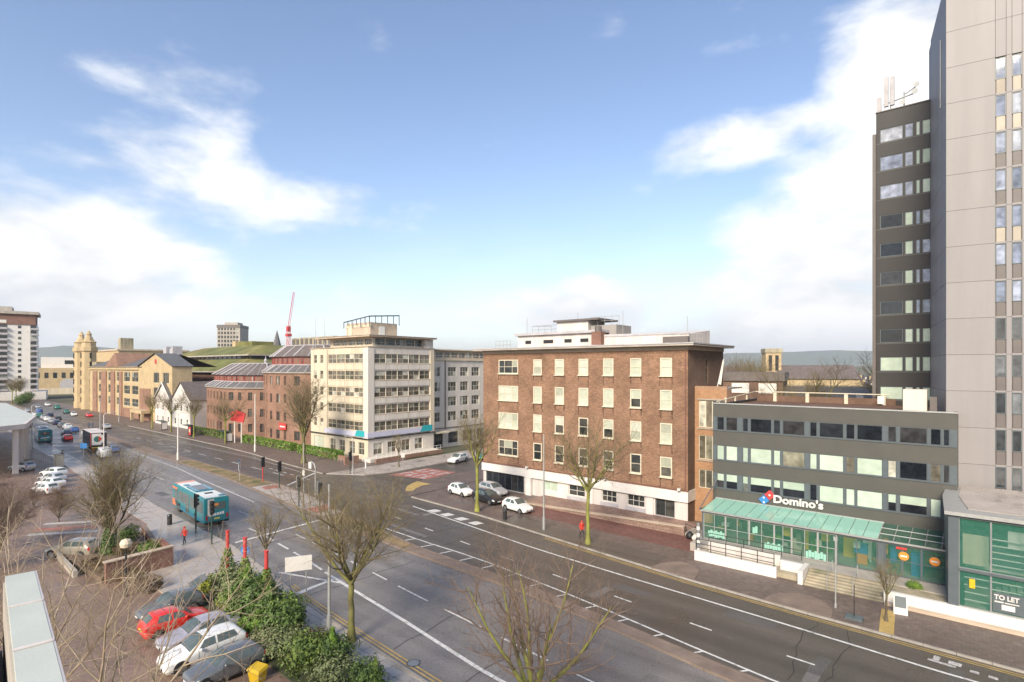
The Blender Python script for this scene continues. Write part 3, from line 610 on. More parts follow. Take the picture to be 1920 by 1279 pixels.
# ---------------------------------------------------------------- five storey brick office block
def brick_block():
    b = thing('brick_office_block', 'five storey red brown brick office block with white ground floor fascia', 'building', (-53.9, 58.3, 0))
    L, Dp = 30.1, 11.0
    rows = [(16.1, 18.13), (12.4, 14.55), (8.6, 10.85), (4.85, 7.1)]
    cols = [(9.0, 10.4), (12.5, 13.9), (16.1, 17.5), (19.6, 21.0), (23.2, 24.6), (26.9, 28.3)]
    rnd = random.Random(3); wins = []
    blind = [[1, 1, 1, 1, 1, 1], [1, 1, 1, 1, .5, 1], [1, .5, .4, .5, 1, 1], [0, 0, 0, 0, 0, .5]]
    for r, (z0, z1) in enumerate(rows):
        def pk3(i, j, r=r): return ('glass_blind' if (r in (1, 2) or (r == 0 and i == 2 and j) or (r == 3 and j and i == 1)) else 'glass_dark')
        wins.append((2.9, 6.4, z0 + .1, z1, dict(nx=3, ny=2, split=[1, 1.5, 1], pick=pk3, sill=.09)))
        for c, (x0, x1) in enumerate(cols):
            t = blind[r][c]
            wins.append((x0, x1, z0, z1, dict(nx=1, ny=2, pick=(lambda i, j, t=t: 'glass_blind' if (t == 1 or (t == .5 and j == 1)) else 'glass_dark'), sill=.09)))
    facade(b, (0, 0, 0), SOUTH, L, 3.65, 18.98, 'brick', wins, fm='frame_cream', fw=.13, bar=.06, inset=.03, proud=.04)
    for r, (z0, z1) in enumerate(rows):          # rain stains running down from the sill ends
        for x0, x1 in cols + [(2.9, 6.4)]:
            for x in (x0 - .1, x1 - .12):
                h = rnd.uniform(.5, 1.3); w = rnd.uniform(.16, .3); B('stain').add([(x, -.006, z0 - .1), (x + w, -.006, z0 - .1), (x + w * .8, -.006, z0 - .1 - h), (x + w * .25, -.006, z0 - .1 - h * .9)], [(0, 3, 2, 1)]).build('rain_stain', b)
    part('downpipe', b, 'brick_dk', (29.75, 29.9, -.14, -.02, 3.7, 19))
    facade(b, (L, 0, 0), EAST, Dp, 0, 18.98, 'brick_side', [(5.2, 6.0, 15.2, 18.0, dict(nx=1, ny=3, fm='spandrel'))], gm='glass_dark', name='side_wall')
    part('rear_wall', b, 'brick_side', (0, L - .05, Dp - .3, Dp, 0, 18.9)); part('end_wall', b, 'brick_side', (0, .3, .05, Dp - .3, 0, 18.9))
    part('stone_band', b, 'stone_band', (-.06, L + .06, -.06, Dp + .06, 18.98, 19.42))
    c = B('concrete'); c.box(-1.0, L + 1.0, -1.0, Dp + 1.0, 19.42, 19.62); c.use('lead').box(-1.06, L + 1.06, -1.06, Dp + 1.06, 19.62, 19.74); c.build('cornice', b)
    # ground floor
    part('fascia', b, 'white', (7.6, L + .12, -.3, -.0, 2.45, 3.62)); part('fascia', b, 'white', (-.1, 7.55, -.24, -.0, 2.5, 3.62))
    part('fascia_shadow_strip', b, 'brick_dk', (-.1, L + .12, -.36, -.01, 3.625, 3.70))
    part('fascia_return', b, 'white', (L, L + .12, 0, 2.5, 2.45, 3.62))
    gw = [(19.4, 21.4, 1.0, 2.35, dict(nx=3, ny=2, fm='frame_white')), (22.8, 25.0, 1.0, 2.35, dict(nx=3, ny=2)), (26.3, 28.6, .45, 2.4, dict(nx=2, ny=1, fm='metal_grey', name='door')),
          (10.6, 12.9, 1.05, 2.4, dict(nx=2, ny=1, gm='glass_blindgreen')), (14.6, 17.0, 1.0, 2.35, dict(nx=2, ny=2)), (.5, 7.4, .15, 2.45, dict(nx=6, ny=1, fm='mullion', gm='glass_blue', name='shopfront'))]
    facade(b, (0, .02, 0), SOUTH, L, 0, 3.65, 'white_dirty', gw, gm='glass_dark', fm='frame_white', name='ground_floor_wall')
    part('pilaster', b, 'white', (8.0, 8.9, -.45, .0, 0, 2.44)); part('pilaster', b, 'white', (17.6, 18.2, -.1, .0, .4, 2.44)); part('pilaster', b, 'white', (25.3, 26.1, -.1, .0, .4, 2.44))
    part('corner_pier', b, 'white_dirty', (L - 1.2, L + .02, -.08, .0, .4, 2.44))
    part('window_apron', b, 'lead', (14.4, 17.2, -.06, .0, .5, .9)); part('window_apron', b, 'lead', (19.2, 21.6, -.06, .0, .5, .9)); part('window_apron', b, 'lead', (22.6, 25.1, -.06, .0, .5, .9))
    for x in (8.2, 20.0, 29.2): part('floodlight', b, 'frame_white', (x, x + .3, -.75, -.4, 3.72, 3.95))
    # roof
    part('roof_deck', b, 'rooffelt', (.2, L - .2, .2, Dp - .2, 19.62, 19.76))
    pl = B('white_dirty').box(3.6, 17.2, 3.4, 9.6, 19.74, 21.55); pl.use('lead').box(3.2, 17.6, 3.0, 10, 21.55, 21.9); r = pl.build('roof_plant_room', b)
    for x, w in ((5.0, 1.0), (8.2, 1.6), (11.7, 1.1), (14.2, 1.2)): B('plastic_black').box(x, x + w, 3.34, 3.4, 20.4, 20.85).build('vent_louvre', r)
    up = B('white_dirty').box(9.6, 14.6, 4.6, 9.0, 21.9, 23.3); up.use('spandrel').box(9.2, 16.4, 4.2, 9.4, 23.3, 23.55); up.use('rooffelt').box(14.8, 18.6, 5.0, 9.0, 21.2, 22.6); u = up.build('lift_house', b)
    lp = B('white_dirty').add([(18.0, 3.0, 19.74), (29.0, 3.0, 19.74), (29.0, 9.5, 19.74), (18.0, 9.5, 19.74), (18.0, 3.0, 21.2), (29.0, 3.0, 20.9), (29.0, 9.5, 21.6), (18.0, 9.5, 21.4)], [(0, 1, 5, 4), (1, 2, 6, 5), (2, 3, 7, 6), (3, 0, 4, 7), (4, 5, 6, 7)]); lp.use('lead').box(17.9, 29.1, 2.92, 3.0, 20.9, 21.1); lp.build('roof_parapet', b)
    part('louvre_screen', b, 'spandrel', (26.2, 29.2, 2.2, 2.7, 19.74, 20.6))
    ch = B('brick_dk').box(16.6, 18.0, 2.2, 3.2, 19.74, 21.6); ch.use('spandrel').cyl(17.3, 2.7, 21.6, 22.3, .45, 10); ch.build('chimney', b)
    for x0, x1, y, z in ((.6, 3.4, 2.0, 19.76), (5.0, 9.4, 5, 21.9), (14.8, 19.0, 5, 22.6), (28.0, 30.6, 3, 19.76)):
        rl = B('galv')
        for k in range(5): rl.cyl(x0 + (x1 - x0) * k / 4, y, z, z + 1.1, .03, 5)
        for h in (.55, 1.1): rl.tube([(x0, y, z + h), (x1, y, z + h)], .028, 5)
        rl.build('railing', b)
    for x, y, h in ((4.8, 4, 24.1), (19.0, 6, 24.4), (12.1, 6, 24.6), (28.4, 4, 23.0)): B('galv').cyl(x, y, 20, h, .035, 5).build('aerial', b)
    ae = B('galv'); ae.tube([(6.0, 4, 22.9), (9.2, 4, 22.7)], .03, 5); [ae.tube([(6.2 + k * .5, 3.6, 22.85), (6.2 + k * .5, 4.4, 22.85)], .015, 4) for k in range(6)]; ae.build('aerial_array', b)
    # raised stone terrace in front
    t = thing('stone_terrace', 'raised stone faced terrace with steps along the front of the brick block', 'terrace', (0, 0, 0))
    mb = B('stonewall'); n = 12
    v = []
    for i in range(n + 1):
        x = -43 + 20.6 * i / n; h = .16 + .78 * i / n; v += [(x, 53.9, .0), (x, 53.9, h), (x, 54.35, h), (x, 54.35, .3)]
    mb.add(v, [(i * 4 + k, i * 4 + 4 + k, i * 4 + 5 + k, i * 4 + 1 + k) for i in range(n) for k in range(3)]); mb.quad((-22.4, 53.9, 0), (-22.4, 54.35, 0), (-22.4, 54.35, .94), (-22.4, 53.9, .94)); mb.build('retaining_wall', t)
    cp = B('stone_band')
    for i in range(16): a = -43 + 20.6 * i / 16; c2 = a + 20.6 / 16 - .03; h0 = .16 + .78 * (a + 43) / 20.6; h1 = .16 + .78 * (c2 + 43) / 20.6; cp.add([(a, 53.82, h0 + .004), (c2, 53.82, h1 + .004), (c2, 54.42, h1 + .004), (a, 54.42, h0 + .004), (a, 53.82, h0 + .09), (c2, 53.82, h1 + .09), (c2, 54.42, h1 + .09), (a, 54.42, h0 + .09)], [(4, 5, 6, 7), (0, 1, 5, 4), (2, 3, 7, 6), (1, 2, 6, 5), (3, 0, 4, 7)])
    cp.build('coping', t)
    B('stonewall').box(-43, -22.4, 54.35, 58.28, .13, .44).build('terrace_floor', t)
    for i in range(6): B('concrete').box(-22.38 + i * .34, -22.06 + i * .34, 54.1, 56.2, .12, .44 - i * .055).build('step', t)
    B('blackmetal').tube([(-22.4, 54.1, 1.3), (-20.4, 54.1, 1.0)], .03, 6).cyl(-22.3, 54.1, .4, 1.3, .03, 6).cyl(-20.5, 54.1, .1, 1.0, .03, 6).build('handrail', t)
    # rear stair wing squeezed between the blocks
    s = thing('orange_brick_stair_wing', 'narrow orange brick stair wing between brick block and dark shop block', 'building', (-23.78, 60.2, 0))
    ws = [(.45, 3.4, 10.5, 13.45), (.45, 3.4, 7.0, 9.6), (.45, 3.4, 3.85, 5.85)]
    facade(s, (0, 0, 0), SOUTH, 3.5, 0, 14.8, 'brick_orange', ws, nx=4, ny=1, fm='frame_cream', fw=.06, bar=.09, gm='glass_office', inset=.05)
    part('sill_band', s, 'concrete', (.3, 3.5, -.12, -.005, 13.5, 13.62), (.3, 3.5, -.12, -.005, 10.3, 10.42), (.3, 3.5, -.12, -.005, 6.8, 6.92))
    part('flat_roof', s, 'rooffelt', (0, 3.5, .02, 5, 14.7, 14.86)); part('parapet', s, 'brick_orange', (0, 3.5, .0, .25, 14.86, 15.0))
    fl = thing('roof_flag', 'pale tilted flagpole with furled cloth on the stair wing roof', 'flag', (-21.6, 61.0, 14.87))
    B('frame_white').tube([(0, 0, 0), (.7, 0, 3.1)], .05, 6).build('pole', fl); B('cream_pale').add([(.05, -.02, .4), (.42, .0, .3), (.72, .02, 2.9), (.6, 0, 3.0)], [(0, 1, 2, 3)]).build('cloth', fl)
brick_block()
# ---------------------------------------------------------------- dark shop and office block with glass canopy
def shop_block():
    b = thing('dark_shop_block', 'dark grey clad four storey block with green glass canopy over a pizza shop', 'building', (-20.25, 56, 0))
    L = 19.25
    px = [(1344, 1358, 0), (1361, 1383, 0), (1392, 1403, 0), (1406.5, 1447, 0), (1450, 1463.5, 0), (1467, 1509, 0), (1518, 1532, 0), (1535.5, 1582, 0), (1585.5, 1603, 0), (1606, 1655, 0), (1664, 1681, 0), (1686, 1739, 0), (1744, 1765, 0), (1768, 1781, 0)]
    def X(p): dx = (p - 960) / 1040; d = 56 / (.7683 + dx * .6401); return d * (-.6401 + dx * .7683) + 20.25
    cols = [(round(X(a), 2), round(X(c), 2)) for a, c, _ in px]
    rows = [(10.78, 12.12), (7.82, 9.28), (5.0, 6.48)]
    wins = []; tone = ['00000000000000', '11111g11g1d0d0', '11111101b1d011']
    for r, (z0, z1) in enumerate(rows):
        for c, (x0, x1) in enumerate(cols):
            t = tone[r][c]; g = {'0': 'glass_blue', '1': 'glass_blindgreen', 'g': 'glass_office', 'd': 'glass_office', 'b': 'glass_blindgreen'}[t]
            if r == 2 and c in (0, 1, 2, 3, 4, 5, 10, 11): wins.append((x0, x1, z0, z1, dict(nx=1, ny=2, bar=.02, pick=lambda i, j: 'glass_blindgreen' if j else 'glass_blue')))
            else: wins.append((x0, x1, z0, z1, dict(nx=1, ny=1, gm=g)))
    facade(b, (0, 0, 0), SOUTH, L, 0, 13.4, 'darkclad', wins, fm='mullion', fw=.06, bar=.05, inset=.03, depth=.2)
    # vertical mullion bands between lights, cladding joints
    for z0, z1 in rows:
        m = B('mullion')
        for (a, c), (d, e) in zip(cols, cols[1:]): m.box(c + .005, d - .005, -.012, -.002, z0, z1)
        m.box(.02, cols[0][0] - .005, -.012, -.002, z0, z1); m.box(cols[-1][1] + .005, L - .02, -.012, -.002, z0, z1); m.build('mullion_band', b)
        part('sill_flashing', b, 'mullion', (0.02, L - .02, -.06, -.014, z0 - .07, z0 - .005))
    part('west_wall', b, 'darkclad2', (0, .3, .02, 14, 0, 13.38)); part('east_wall', b, 'darkclad', (L - .3, L, .02, 3.0, 0, 13.38)); part('parapet_capping', b, 'galv', (-.05, L + .05, -.06, .3, 13.4, 13.5))
    part('flat_roof', b, 'brick_side', (.3, L - .3, .3, 14, 12.9, 13.1))
    par = B('brick_side').box(.3, 14, 13.7, 14.0, 13.1, 13.75); par.build('rear_parapet', b)
    rl = B('frame_cream')
    for x in (2.2, 5.6, 9.4, 12.8): rl.box(x, x + .35, 13.4, 13.72, 13.1, 14.2)
    rl.tube([(.2, .6, 13.6), (.2, 13.4, 14.2), (13.5, 13.4, 14.2)], .06, 6)
    for y in (3, 6, 10): rl.box(.15, .3, y, y + .2, 13.1, 13.9)
    rl.build('roof_rail', b)
    part('roof_unit', b, 'cream_pale', (15.4, 17.1, 4.0, 5.4, 13.1, 15.1)); part('roof_unit', b, 'spandrel', (17.3, 17.8, 4.0, 4.6, 13.1, 14.5)); part('vent_box', b, 'frame_white', (12.6, 13.2, 12.0, 12.4, 13.3, 14.1))
    # shop front under the canopy
    shop = [(.55, 2.6), (2.6, 4.7), (4.7, 6.8), (6.8, 8.2), (8.2, 10.2), (10.2, 11.6), (11.6, 14.4), (14.9, 16.0), (16.0, 17.2), (17.2, 18.7)]
    y = -4.0
    for i, (x0, x1) in enumerate(shop):
        door = i == 6
        window(b, x0, .9, x1 - x0, 2.42, (0, y, 0), SOUTH, nx=2 if (door or i < 6) else 1, ny=1 if door else 2, fw=.07, bar=.05, fm='mullion' if i > 5 else 'galv', inset=0, gm='glass_greenclear', name='shop_door' if door else 'shop_window')
    part('shop_corner_post', b, 'mullion', (.4, .55, y - .05, y + .2, .85, 3.4)); part('shop_pier', b, 'mullion', (14.42, 14.88, y - .02, y + .15, .9, 3.3)); part('shop_pier', b, 'mullion', (18.72, 19.2, y - .4, y + .4, .0, 5.3))
    part('shop_beam', b, 'mullion', (.4, 19.2, y - .08, y + .12, 3.325, 3.46))
    inn = B('interior'); inn.box(.5, 18.9, -.15, -.05, .9, 3.4); inn.use('concrete').box(.5, 18.9, y + .1, -.15, .86, .9); inn.build('shop_back_wall', b)
    rnd = random.Random(5); cols_ = ['orange_sign', 'redmetal', 'timber', 'yellow_bin', 'leaf_bright', 'white', 'timber', 'blue_sign', 'cream', 'interior', 'brick_orange']
    for k in range(46):      # counters, shelves and boxes seen through the glass
        x = rnd.uniform(.8, 18.2); yy = rnd.uniform(y + .6, -.6); h = rnd.choice((.3, .5, .8, 1.1, 1.8)); z = .9 + rnd.choice((0, 0, .8, 1.3)); w = rnd.uniform(.2, 1.1)
        B(rnd.choice(cols_)).box(x, x + w, yy, yy + rnd.uniform(.2, .6), z, min(z + h, 3.3)).build('shop_fitting', b)
    for x, z in ((1.0, 1.15), (6.0, 1.0), (9.3, .98), (5.0, 2.2)):     # frosted vinyl panels on the glass
        vn = B('lamp_clear' if False else 'glass_green'); 
        for k in range(7 if z < 2 else 2): vn.box(x + k * .22, x + k * .22 + .2, y - .03, y - .02, z + (k % 3) * .05, z + .55 + (k % 2) * .12)
        vn.build('window_vinyl', b)
    for x in (16.1, 18.0): B('orange_sign').tube([(x, y - .06, 2.55), (x, y - .02, 2.55)], .33, 16).build('window_roundel', b); B('white').box(x - .22, x + .22, y - .075, y - .062, 2.49, 2.61).build('roundel_bar', b)
    B('redmetal').box(15.6, 16.3, y - .05, y - .02, 3.02, 3.2).build('window_banner', b)
    # sloping glass canopy
    xs = frange(.35, 14.4, 1.0); can = None
    fr = B('galv'); z_t, z_b = 3.92, 3.48
    fr.box(.3, 14.45, -.12, -.01, z_t, z_t + .12); fr.box(.3, 19.1, y - .22, y - .1, z_b - .02, z_b + .1)
    for x in (.35, 4.9, 9.7, 14.4, 15.4, 16.4, 17.4, 18.4): fr.tube([(x, -.1, z_t), (x, y - .12, z_b)], .035, 5)
    for k in (.33, .66): fr.tube([(14.4, -.1 + (y - .0) * k, z_t + .06 + (z_b - z_t) * k), (18.9, -.1 + y * k, z_t + .06 + (z_b - z_t) * k)], .045, 5)
    fr.use('spandrel').tube([(.1, -3.9, 3.5), (.5, -.2, 5.9)], .06, 6).tube([(.1, -3.9, 3.5), (.1, -.1, 3.4)], .05, 6)
    can = fr.build('canopy_frame', b)
    for a, c in zip(xs, xs[1:]):
        B('glass_green').add([(a + .02, y - .12, z_b + .045), (c - .02, y - .12, z_b + .045), (c - .02, -.1, z_t + .045), (a + .02, -.1, z_t + .045), (a + .02, y - .12, z_b + .06), (c - .02, y - .12, z_b + .06), (c - .02, -.1, z_t + .06), (a + .02, -.1, z_t + .06)], [(4, 5, 6, 7), (3, 2, 1, 0), (0, 1, 5, 4)]).build('canopy_pane', can)
    for a, c in zip((14.45, 15.4, 16.4, 17.4), (15.4, 16.4, 17.4, 18.4)):
        B('glass_greenclear').add([(a + .04, y - .12, z_b + .03), (c - .04, y - .12, z_b + .03), (c - .04, -.1, z_t + .03), (a + .04, -.1, z_t + .03), (a + .04, y - .12, z_b + .045), (c - .04, y - .12, z_b + .045), (c - .04, -.1, z_t + .045), (a + .04, -.1, z_t + .045)], [(4, 5, 6, 7), (3, 2, 1, 0)]).build('canopy_pane', can)
    # shop sign: tile logo and white lettering
    sg = thing('shop_sign', 'white lettered shop sign with red and blue tile logo above the glass canopy', 'sign', (-20.25, 55.93, 0))
    lg = MB(); T = Matrix.Translation((5.15, 0, 4.72)) @ Matrix.Rotation(R(45), 4, 'Y')
    lg.T = T; lg.use('red_sign').box(-.34, .34, -.1, 0, .03, .70); lg.use('blue_sign').box(-.34, .34, -.1, 0, -.70, -.03)
    lg.use('white'); [lg.tube([(x, -.115, z), (x, -.1, z)], .09, 10) for x, z in ((0, .36), (-.16, -.22), (.16, -.52))]
    lg.T = None; lg.build('tile_logo', sg)
    letters(sg, "Domino's", .98, .05, 'white', (5.75, -.06, 4.36), off=.03, width=4.15)
    # podium, ramp wall, steps, planter
    p = thing('shop_podium', 'raised concrete podium with steps and white ramp wall before the pizza shop', 'podium', (0, 0, 0))
    part('podium_floor', p, 'concrete', (-20.2, -1.2, 50.0, 56, .1, .86)); part('ramp_floor', p, 'concrete_old', (-18.6, -10.5, 48.2, 49.98, .1, .5))
    part('ramp_wall', p, 'white', (-18.9, -12.2, 47.75, 48.05, .1, .98)); part('ramp_wall', p, 'white', (-12.2, -10.6, 49.0, 49.3, .1, 1.25)); part('wall_end', p, 'white', (-10.6, -10.25, 47.6, 49.9, .1, 1.15)); part('inner_wall', p, 'white_dirty', (-18.4, -12.4, 49.75, 49.98, .5, 1.35))
    for i in range(6): part('step', p, 'concrete_old', (-10.2, -5.05, 47.72 + i * .37, 48.07 + i * .37 if i < 5 else 50.0, .1, .24 + i * .122))
    part('planter_wall', p, 'white', (-5.0, -1.0, 47.75, 48.05, .1, 1.0)); part('planter_bed', p, 'concrete_old', (-5.0, -1.2, 48.05, 51.9, .1, .8))
    rl = B('blackmetal')
    for x in frange(-18.8, -12.4, 1.28): rl.cyl(x, 47.9, .98, 2.0, .035, 6)
    for h in (1.25, 1.6, 2.0): rl.tube([(-18.8, 47.9, h), (-12.4, 47.9, h)], .03, 5)
    for x in frange(-18.4, -10.8, 1.5): rl.cyl(x, 49.85, 1.3, 2.1, .03, 6)
    for h in (1.7, 2.1): rl.tube([(-18.4, 49.85, h), (-10.8, 49.85, h)], .03, 5)
    rl.build('ramp_railing', p)
    hr = B('galv')
    for x in (-8.6, -6.9): hr.tube([(x, 47.7, .1), (x, 47.7, 1.1), (x, 49.9, 1.8), (x, 49.9, .9)], .025, 6)
    hr.build('step_handrail', p)
    tp = thing('striped_post', 'grey and white barber striped post on the ramp wall end', 'post', (-18.75, 48.25, 0))
    for k in range(10): B('metal_grey' if k % 2 else 'white').cyl(0, 0, .3 + k * .3, .6 + k * .3, .16, 10).build('stripe', tp)
shop_block()
# ---------------------------------------------------------------- dark clad tower behind the shop block
def dark_tower():
    b = thing('dark_clad_tower', 'tall dark brown grey office tower with ribbon windows and rooftop masts', 'building', (-8.0, 70, 0))
    L = 5.2; rows = [(40.76, 42.2), (37.8, 39.3), (34.8, 36.25), (31.7, 33.1), (28.7, 30.1), (25.7, 27.1), (22.6, 24.0), (19.64, 21.07), (16.67, 18.16), (13.7, 15.07)]
    wins = []
    for r, (z0, z1) in enumerate(rows):
        tn = 'lll' if r < 3 else ('dlb' if r < 7 else ('gll' if r > 7 else 'dgl'))
        gm = {'l': 'glass_blindgreen', 'd': 'glass_blue', 'b': 'glass_tower', 'g': 'glass_blindgreen'}
        for k, (x0, x1) in enumerate(((.35, 2.35), (2.5, 3.2), (3.42, 3.78), (3.95, 4.75))):
            g = 'glass_tower' if r < 3 and k in (0, 1) else gm[tn[min(k, 2)]]
            wins.append((x0, x1, z0, z1, dict(gm=g)))
    facade(b, (0, 0, 0), SOUTH, L, 0, 44.0, 'darkclad2', wins, fm='mullion', fw=.07, inset=.04)
    part('west_wall', b, 'darkclad2', (0, .3, .02, 14, 0, 43.9)); part('edge_fin', b, 'spandrel', (-.32, -.02, -.1, .5, 0, 41.8)); part('flat_roof', b, 'rooffelt', (.3, L, .1, 14, 43.4, 43.9)); part('parapet_cap', b, 'spandrel', (-.05, L, -.08, .3, 44.0, 44.1))
    cl = B('darkclad')
    for z0, z1 in rows: cl.box(.02, L - .02, -.02, -.003, z0 - .14, z0 - .03)
    cl.build('sill_strip', b)
    m = thing('phone_mast', 'cluster of phone mast antennas on top of the dark tower', 'mast', (-7.2, 71, 43.9)); m.scale = (1.3, 1.3, 1.35)
    B('galv').cyl(.3, 0, 0, 2.6, .06, 6).cyl(1.2, 0, 0, 1.5, .05, 6).tube([(-.2, 0, .9), (1.8, 0, 1.2)], .05, 6).tube([(1.2, 0, 1.3), (2.0, 0, 1.7)], .04, 6).build('mast_frame', m)
    for x, z0, z1, w in ((.0, .7, 3.0, .3), (.42, .7, 2.9, .28), (-.5, .2, 1.5, .32)): B('lead').box(x - w / 2, x + w / 2, -.15, .1, z0, z1).build('antenna_panel', m)
    for x, z in ((1.9, 1.3), (1.1, .7), (2.0, 1.8)): B('metal_grey').tube([(x, -.2, z), (x, .05, z)], [.22, .12], 10).build('dish', m)
dark_tower()
# ---------------------------------------------------------------- pale tower
def pale_tower():
    b = thing('pale_clad_tower', 'tall pinkish grey panelled tower with two strips of narrow windows', 'building', (-1.8, 59.0, 0), R(8.6))
    zl = [49.6, 48.1] + [45.1 - 3.0 * k for k in range(14)] + [4.5]
    part('core_wall', b, 'spandrel', (.05, 26, .1, 12, 4.5, 49.4))
    def U(p):                      # local x of a window edge on the front face
        dx = (p - 960) / 1040; c, s = math.cos(R(8.6)), math.sin(R(8.6)); ax, ay, rx, ry = -.6401, .7683, .7683, .6401
        lo, hi = 0, 30
        for _ in range(40):
            m = (lo + hi) / 2; X, Y = -1.8 + c * m, 59 + s * m
            if (X * rx + Y * ry) / (X * ax + Y * ay) < dx: lo = m
            else: hi = m
        return lo
    w1, w2 = (round(U(1866), 2), round(U(1886.5), 2)), (round(U(1897.5), 2), round(U(1916.5), 2))
    w3 = (w2[1] + (w2[0] - w1[1]), w2[1] + (w2[0] - w1[1]) + w2[1] - w2[0])
    xs = [0, w1[0], w1[1], w2[0], w2[1], w3[0], w3[1], 14, 20, 26]
    for k in range(len(zl) - 1):
        z1, z0 = zl[k], zl[k + 1]
        for i in range(len(xs) - 1):
            iswin = i in (1, 3, 5) and 2 < k
            a, c = xs[i], xs[i + 1]
            if iswin:
                zs = z0 + (z1 - z0) * .40
                window(b, a, zs, c - a, z1 - .1 - zs, (0, 0, 0), 0, nx=1, ny=1, fw=.07, fm='mullion', gm='glass_tower' if k < 10 else 'glass_towerdark', inset=.02)
                B('spandrel_pale' if k in (3, 4, 7) else 'spandrel').box(a + .07, c - .07, .02, .08, z0 + .09, zs - .02).build('spandrel_panel', b)
                part('transom', b, 'pinkclad', (a, c, -.02, .08, z0 - .08, z0 + .08))
            else:
                B('pinkclad').box(a + (.012 if i else 0), c - .012, 0, .08, z0 + .012, z1 - .012).build('cladding_panel', b)
        B('pinkclad').box(0, .08, .09, 10.2, z0 + .012, z1 - .012).build('cladding_panel', b)
    part('roof_slab', b, 'rooffelt', (.1, 26, .1, 12, 49.4, 49.55)); part('gutter', b, 'galv', (-.08, -.01, 3.0, 3.12, 40, 46))
pale_tower()
# ---------------------------------------------------------------- glass entrance block
def glass_block():
    b = thing('glass_entrance_block', 'green glass entrance block with flat roof and to let board at the right edge', 'building', (0, 0, 0))
    X0, X1, Y0, z0, z1 = -.8, 14.0, 47.95, 1.02, 7.1
    xs = [X0, .85, 2.5, 4.2, 5.9, 7.6, 9.3, 11, 12.7, X1]
    for a, c in zip(xs, xs[1:]):
        for q, (p, r) in enumerate(((1.02, 3.42), (3.58, 6.95))):
            window(b, a, p, c - a, r - p, (0, Y0, 0), 0, nx=1, ny=1, fw=.05, fm='metal_grey', gm='glass_stair', inset=0, name='glazing_unit')
    part('mid_rail', b, 'mullion', (X0, X1, Y0 - .12, Y0 + .05, 3.42, 3.58)); part('head_beam', b, 'mullion', (X0, X1, Y0 - .05, Y0 + .2, 6.95, 7.1))
    part('corner_column', b, 'mullion', (X0 - .55, X0 - .01, Y0 - .1, Y0 + .7, 0, 7.1)); B('mullion').prism([(X0 - .55, Y0 + .7), (X0 - .2, Y0 + .7), (-1.35, 53.4), (-1.75, 53.4)], .9, 7.1).build('side_wall', b)
    rf = B('galv').prism([(X0 - .75, Y0 - .35), (X1, Y0 - .35), (X1, 58.3), (-1.75, 57.5), (-1.85, 53.4)], 7.1, 7.34); rf.build('roof_slab', b)
    B('pave').prism([(X0 + .5, Y0 + 1.0), (X1, Y0 + 1.0), (X1, 59.5), (-.8, 58.4), (-.9, 53.6)], 7.35, 7.39).build('roof_deck', b)
    part('rear_wall', b, 'interior_green', (-.7, X1, 55.0, 55.2, 0, 7.0)); part('floor_slab', b, 'white_dirty', (-.5, X1, Y0 + 1.6, 55, 3.3, 3.6)); part('ground_slab', b, 'concrete', (-.5, X1, Y0 + .1, 55, .9, 1.0))
    st = B('white')
    for k in range(14): st.box(1.2 + k * .36, 1.5 + k * .36, 51, 53, 1.2 + k * .17, 1.26 + k * .17)
    for k in range(5): st.tube([(.9, Y0 + .5, 4.0 + k * .42), (13, Y0 + .5, 4.0 + k * .42)], .05, 5)
    for k in range(4): st.tube([(-.5, Y0 + .4, 1.4 + k * .5), (13, Y0 + .4, 1.4 + k * .5)], .05, 5)
    st.build('inner_stair', b)
    part('inner_partition', b, 'cream', (-.6, .75, Y0 + .9, Y0 + 1.0, 3.65, 5.7)); part('inner_screen', b, 'white', (1.7, 3.0, Y0 + .8, Y0 + .86, 5.2, 6.3)); part('inner_wall', b, 'mullion', (1.0, 6, Y0 + 1.4, Y0 + 1.5, 3.6, 5.0)); part('ceiling_light_panel', b, 'leaf_lime', (-.5, 1.3, Y0 + 2.0, 52, 6.4, 6.5))
    B('yellow_bin').box(-.25, .05, Y0 - .03, Y0 - .01, 2.35, 2.95).build('hazard_notice', b)
    part('plinth_wall', b, 'white', (-1.0, X1, 47.72, 48.02, .1, 1.0)); part('plinth_kerb', b, 'stone_band', (-4.9, X1, 47.3, 47.72, .1, .3))
    s = thing('to_let_board', 'white lettered to let notice inside the green glass front', 'sign', (.92, Y0 - .03, 1.25))
    B('mullion').box(.02, 1.55, .0, .02, -.1, 1.15).build('board', s); letters(s, 'TO LET', .42, .01, 'white', (.08, -.015, .72), off=.012, width=1.22)
    B('white').box(.1, .55, -.015, 0, .52, .6).build('text_line', s); B('white').box(.6, 1.3, -.015, 0, .52, .58).build('text_line', s); B('white').box(.45, 1.1, -.015, 0, .08, .42).build('agent_panel', s)
glass_block()
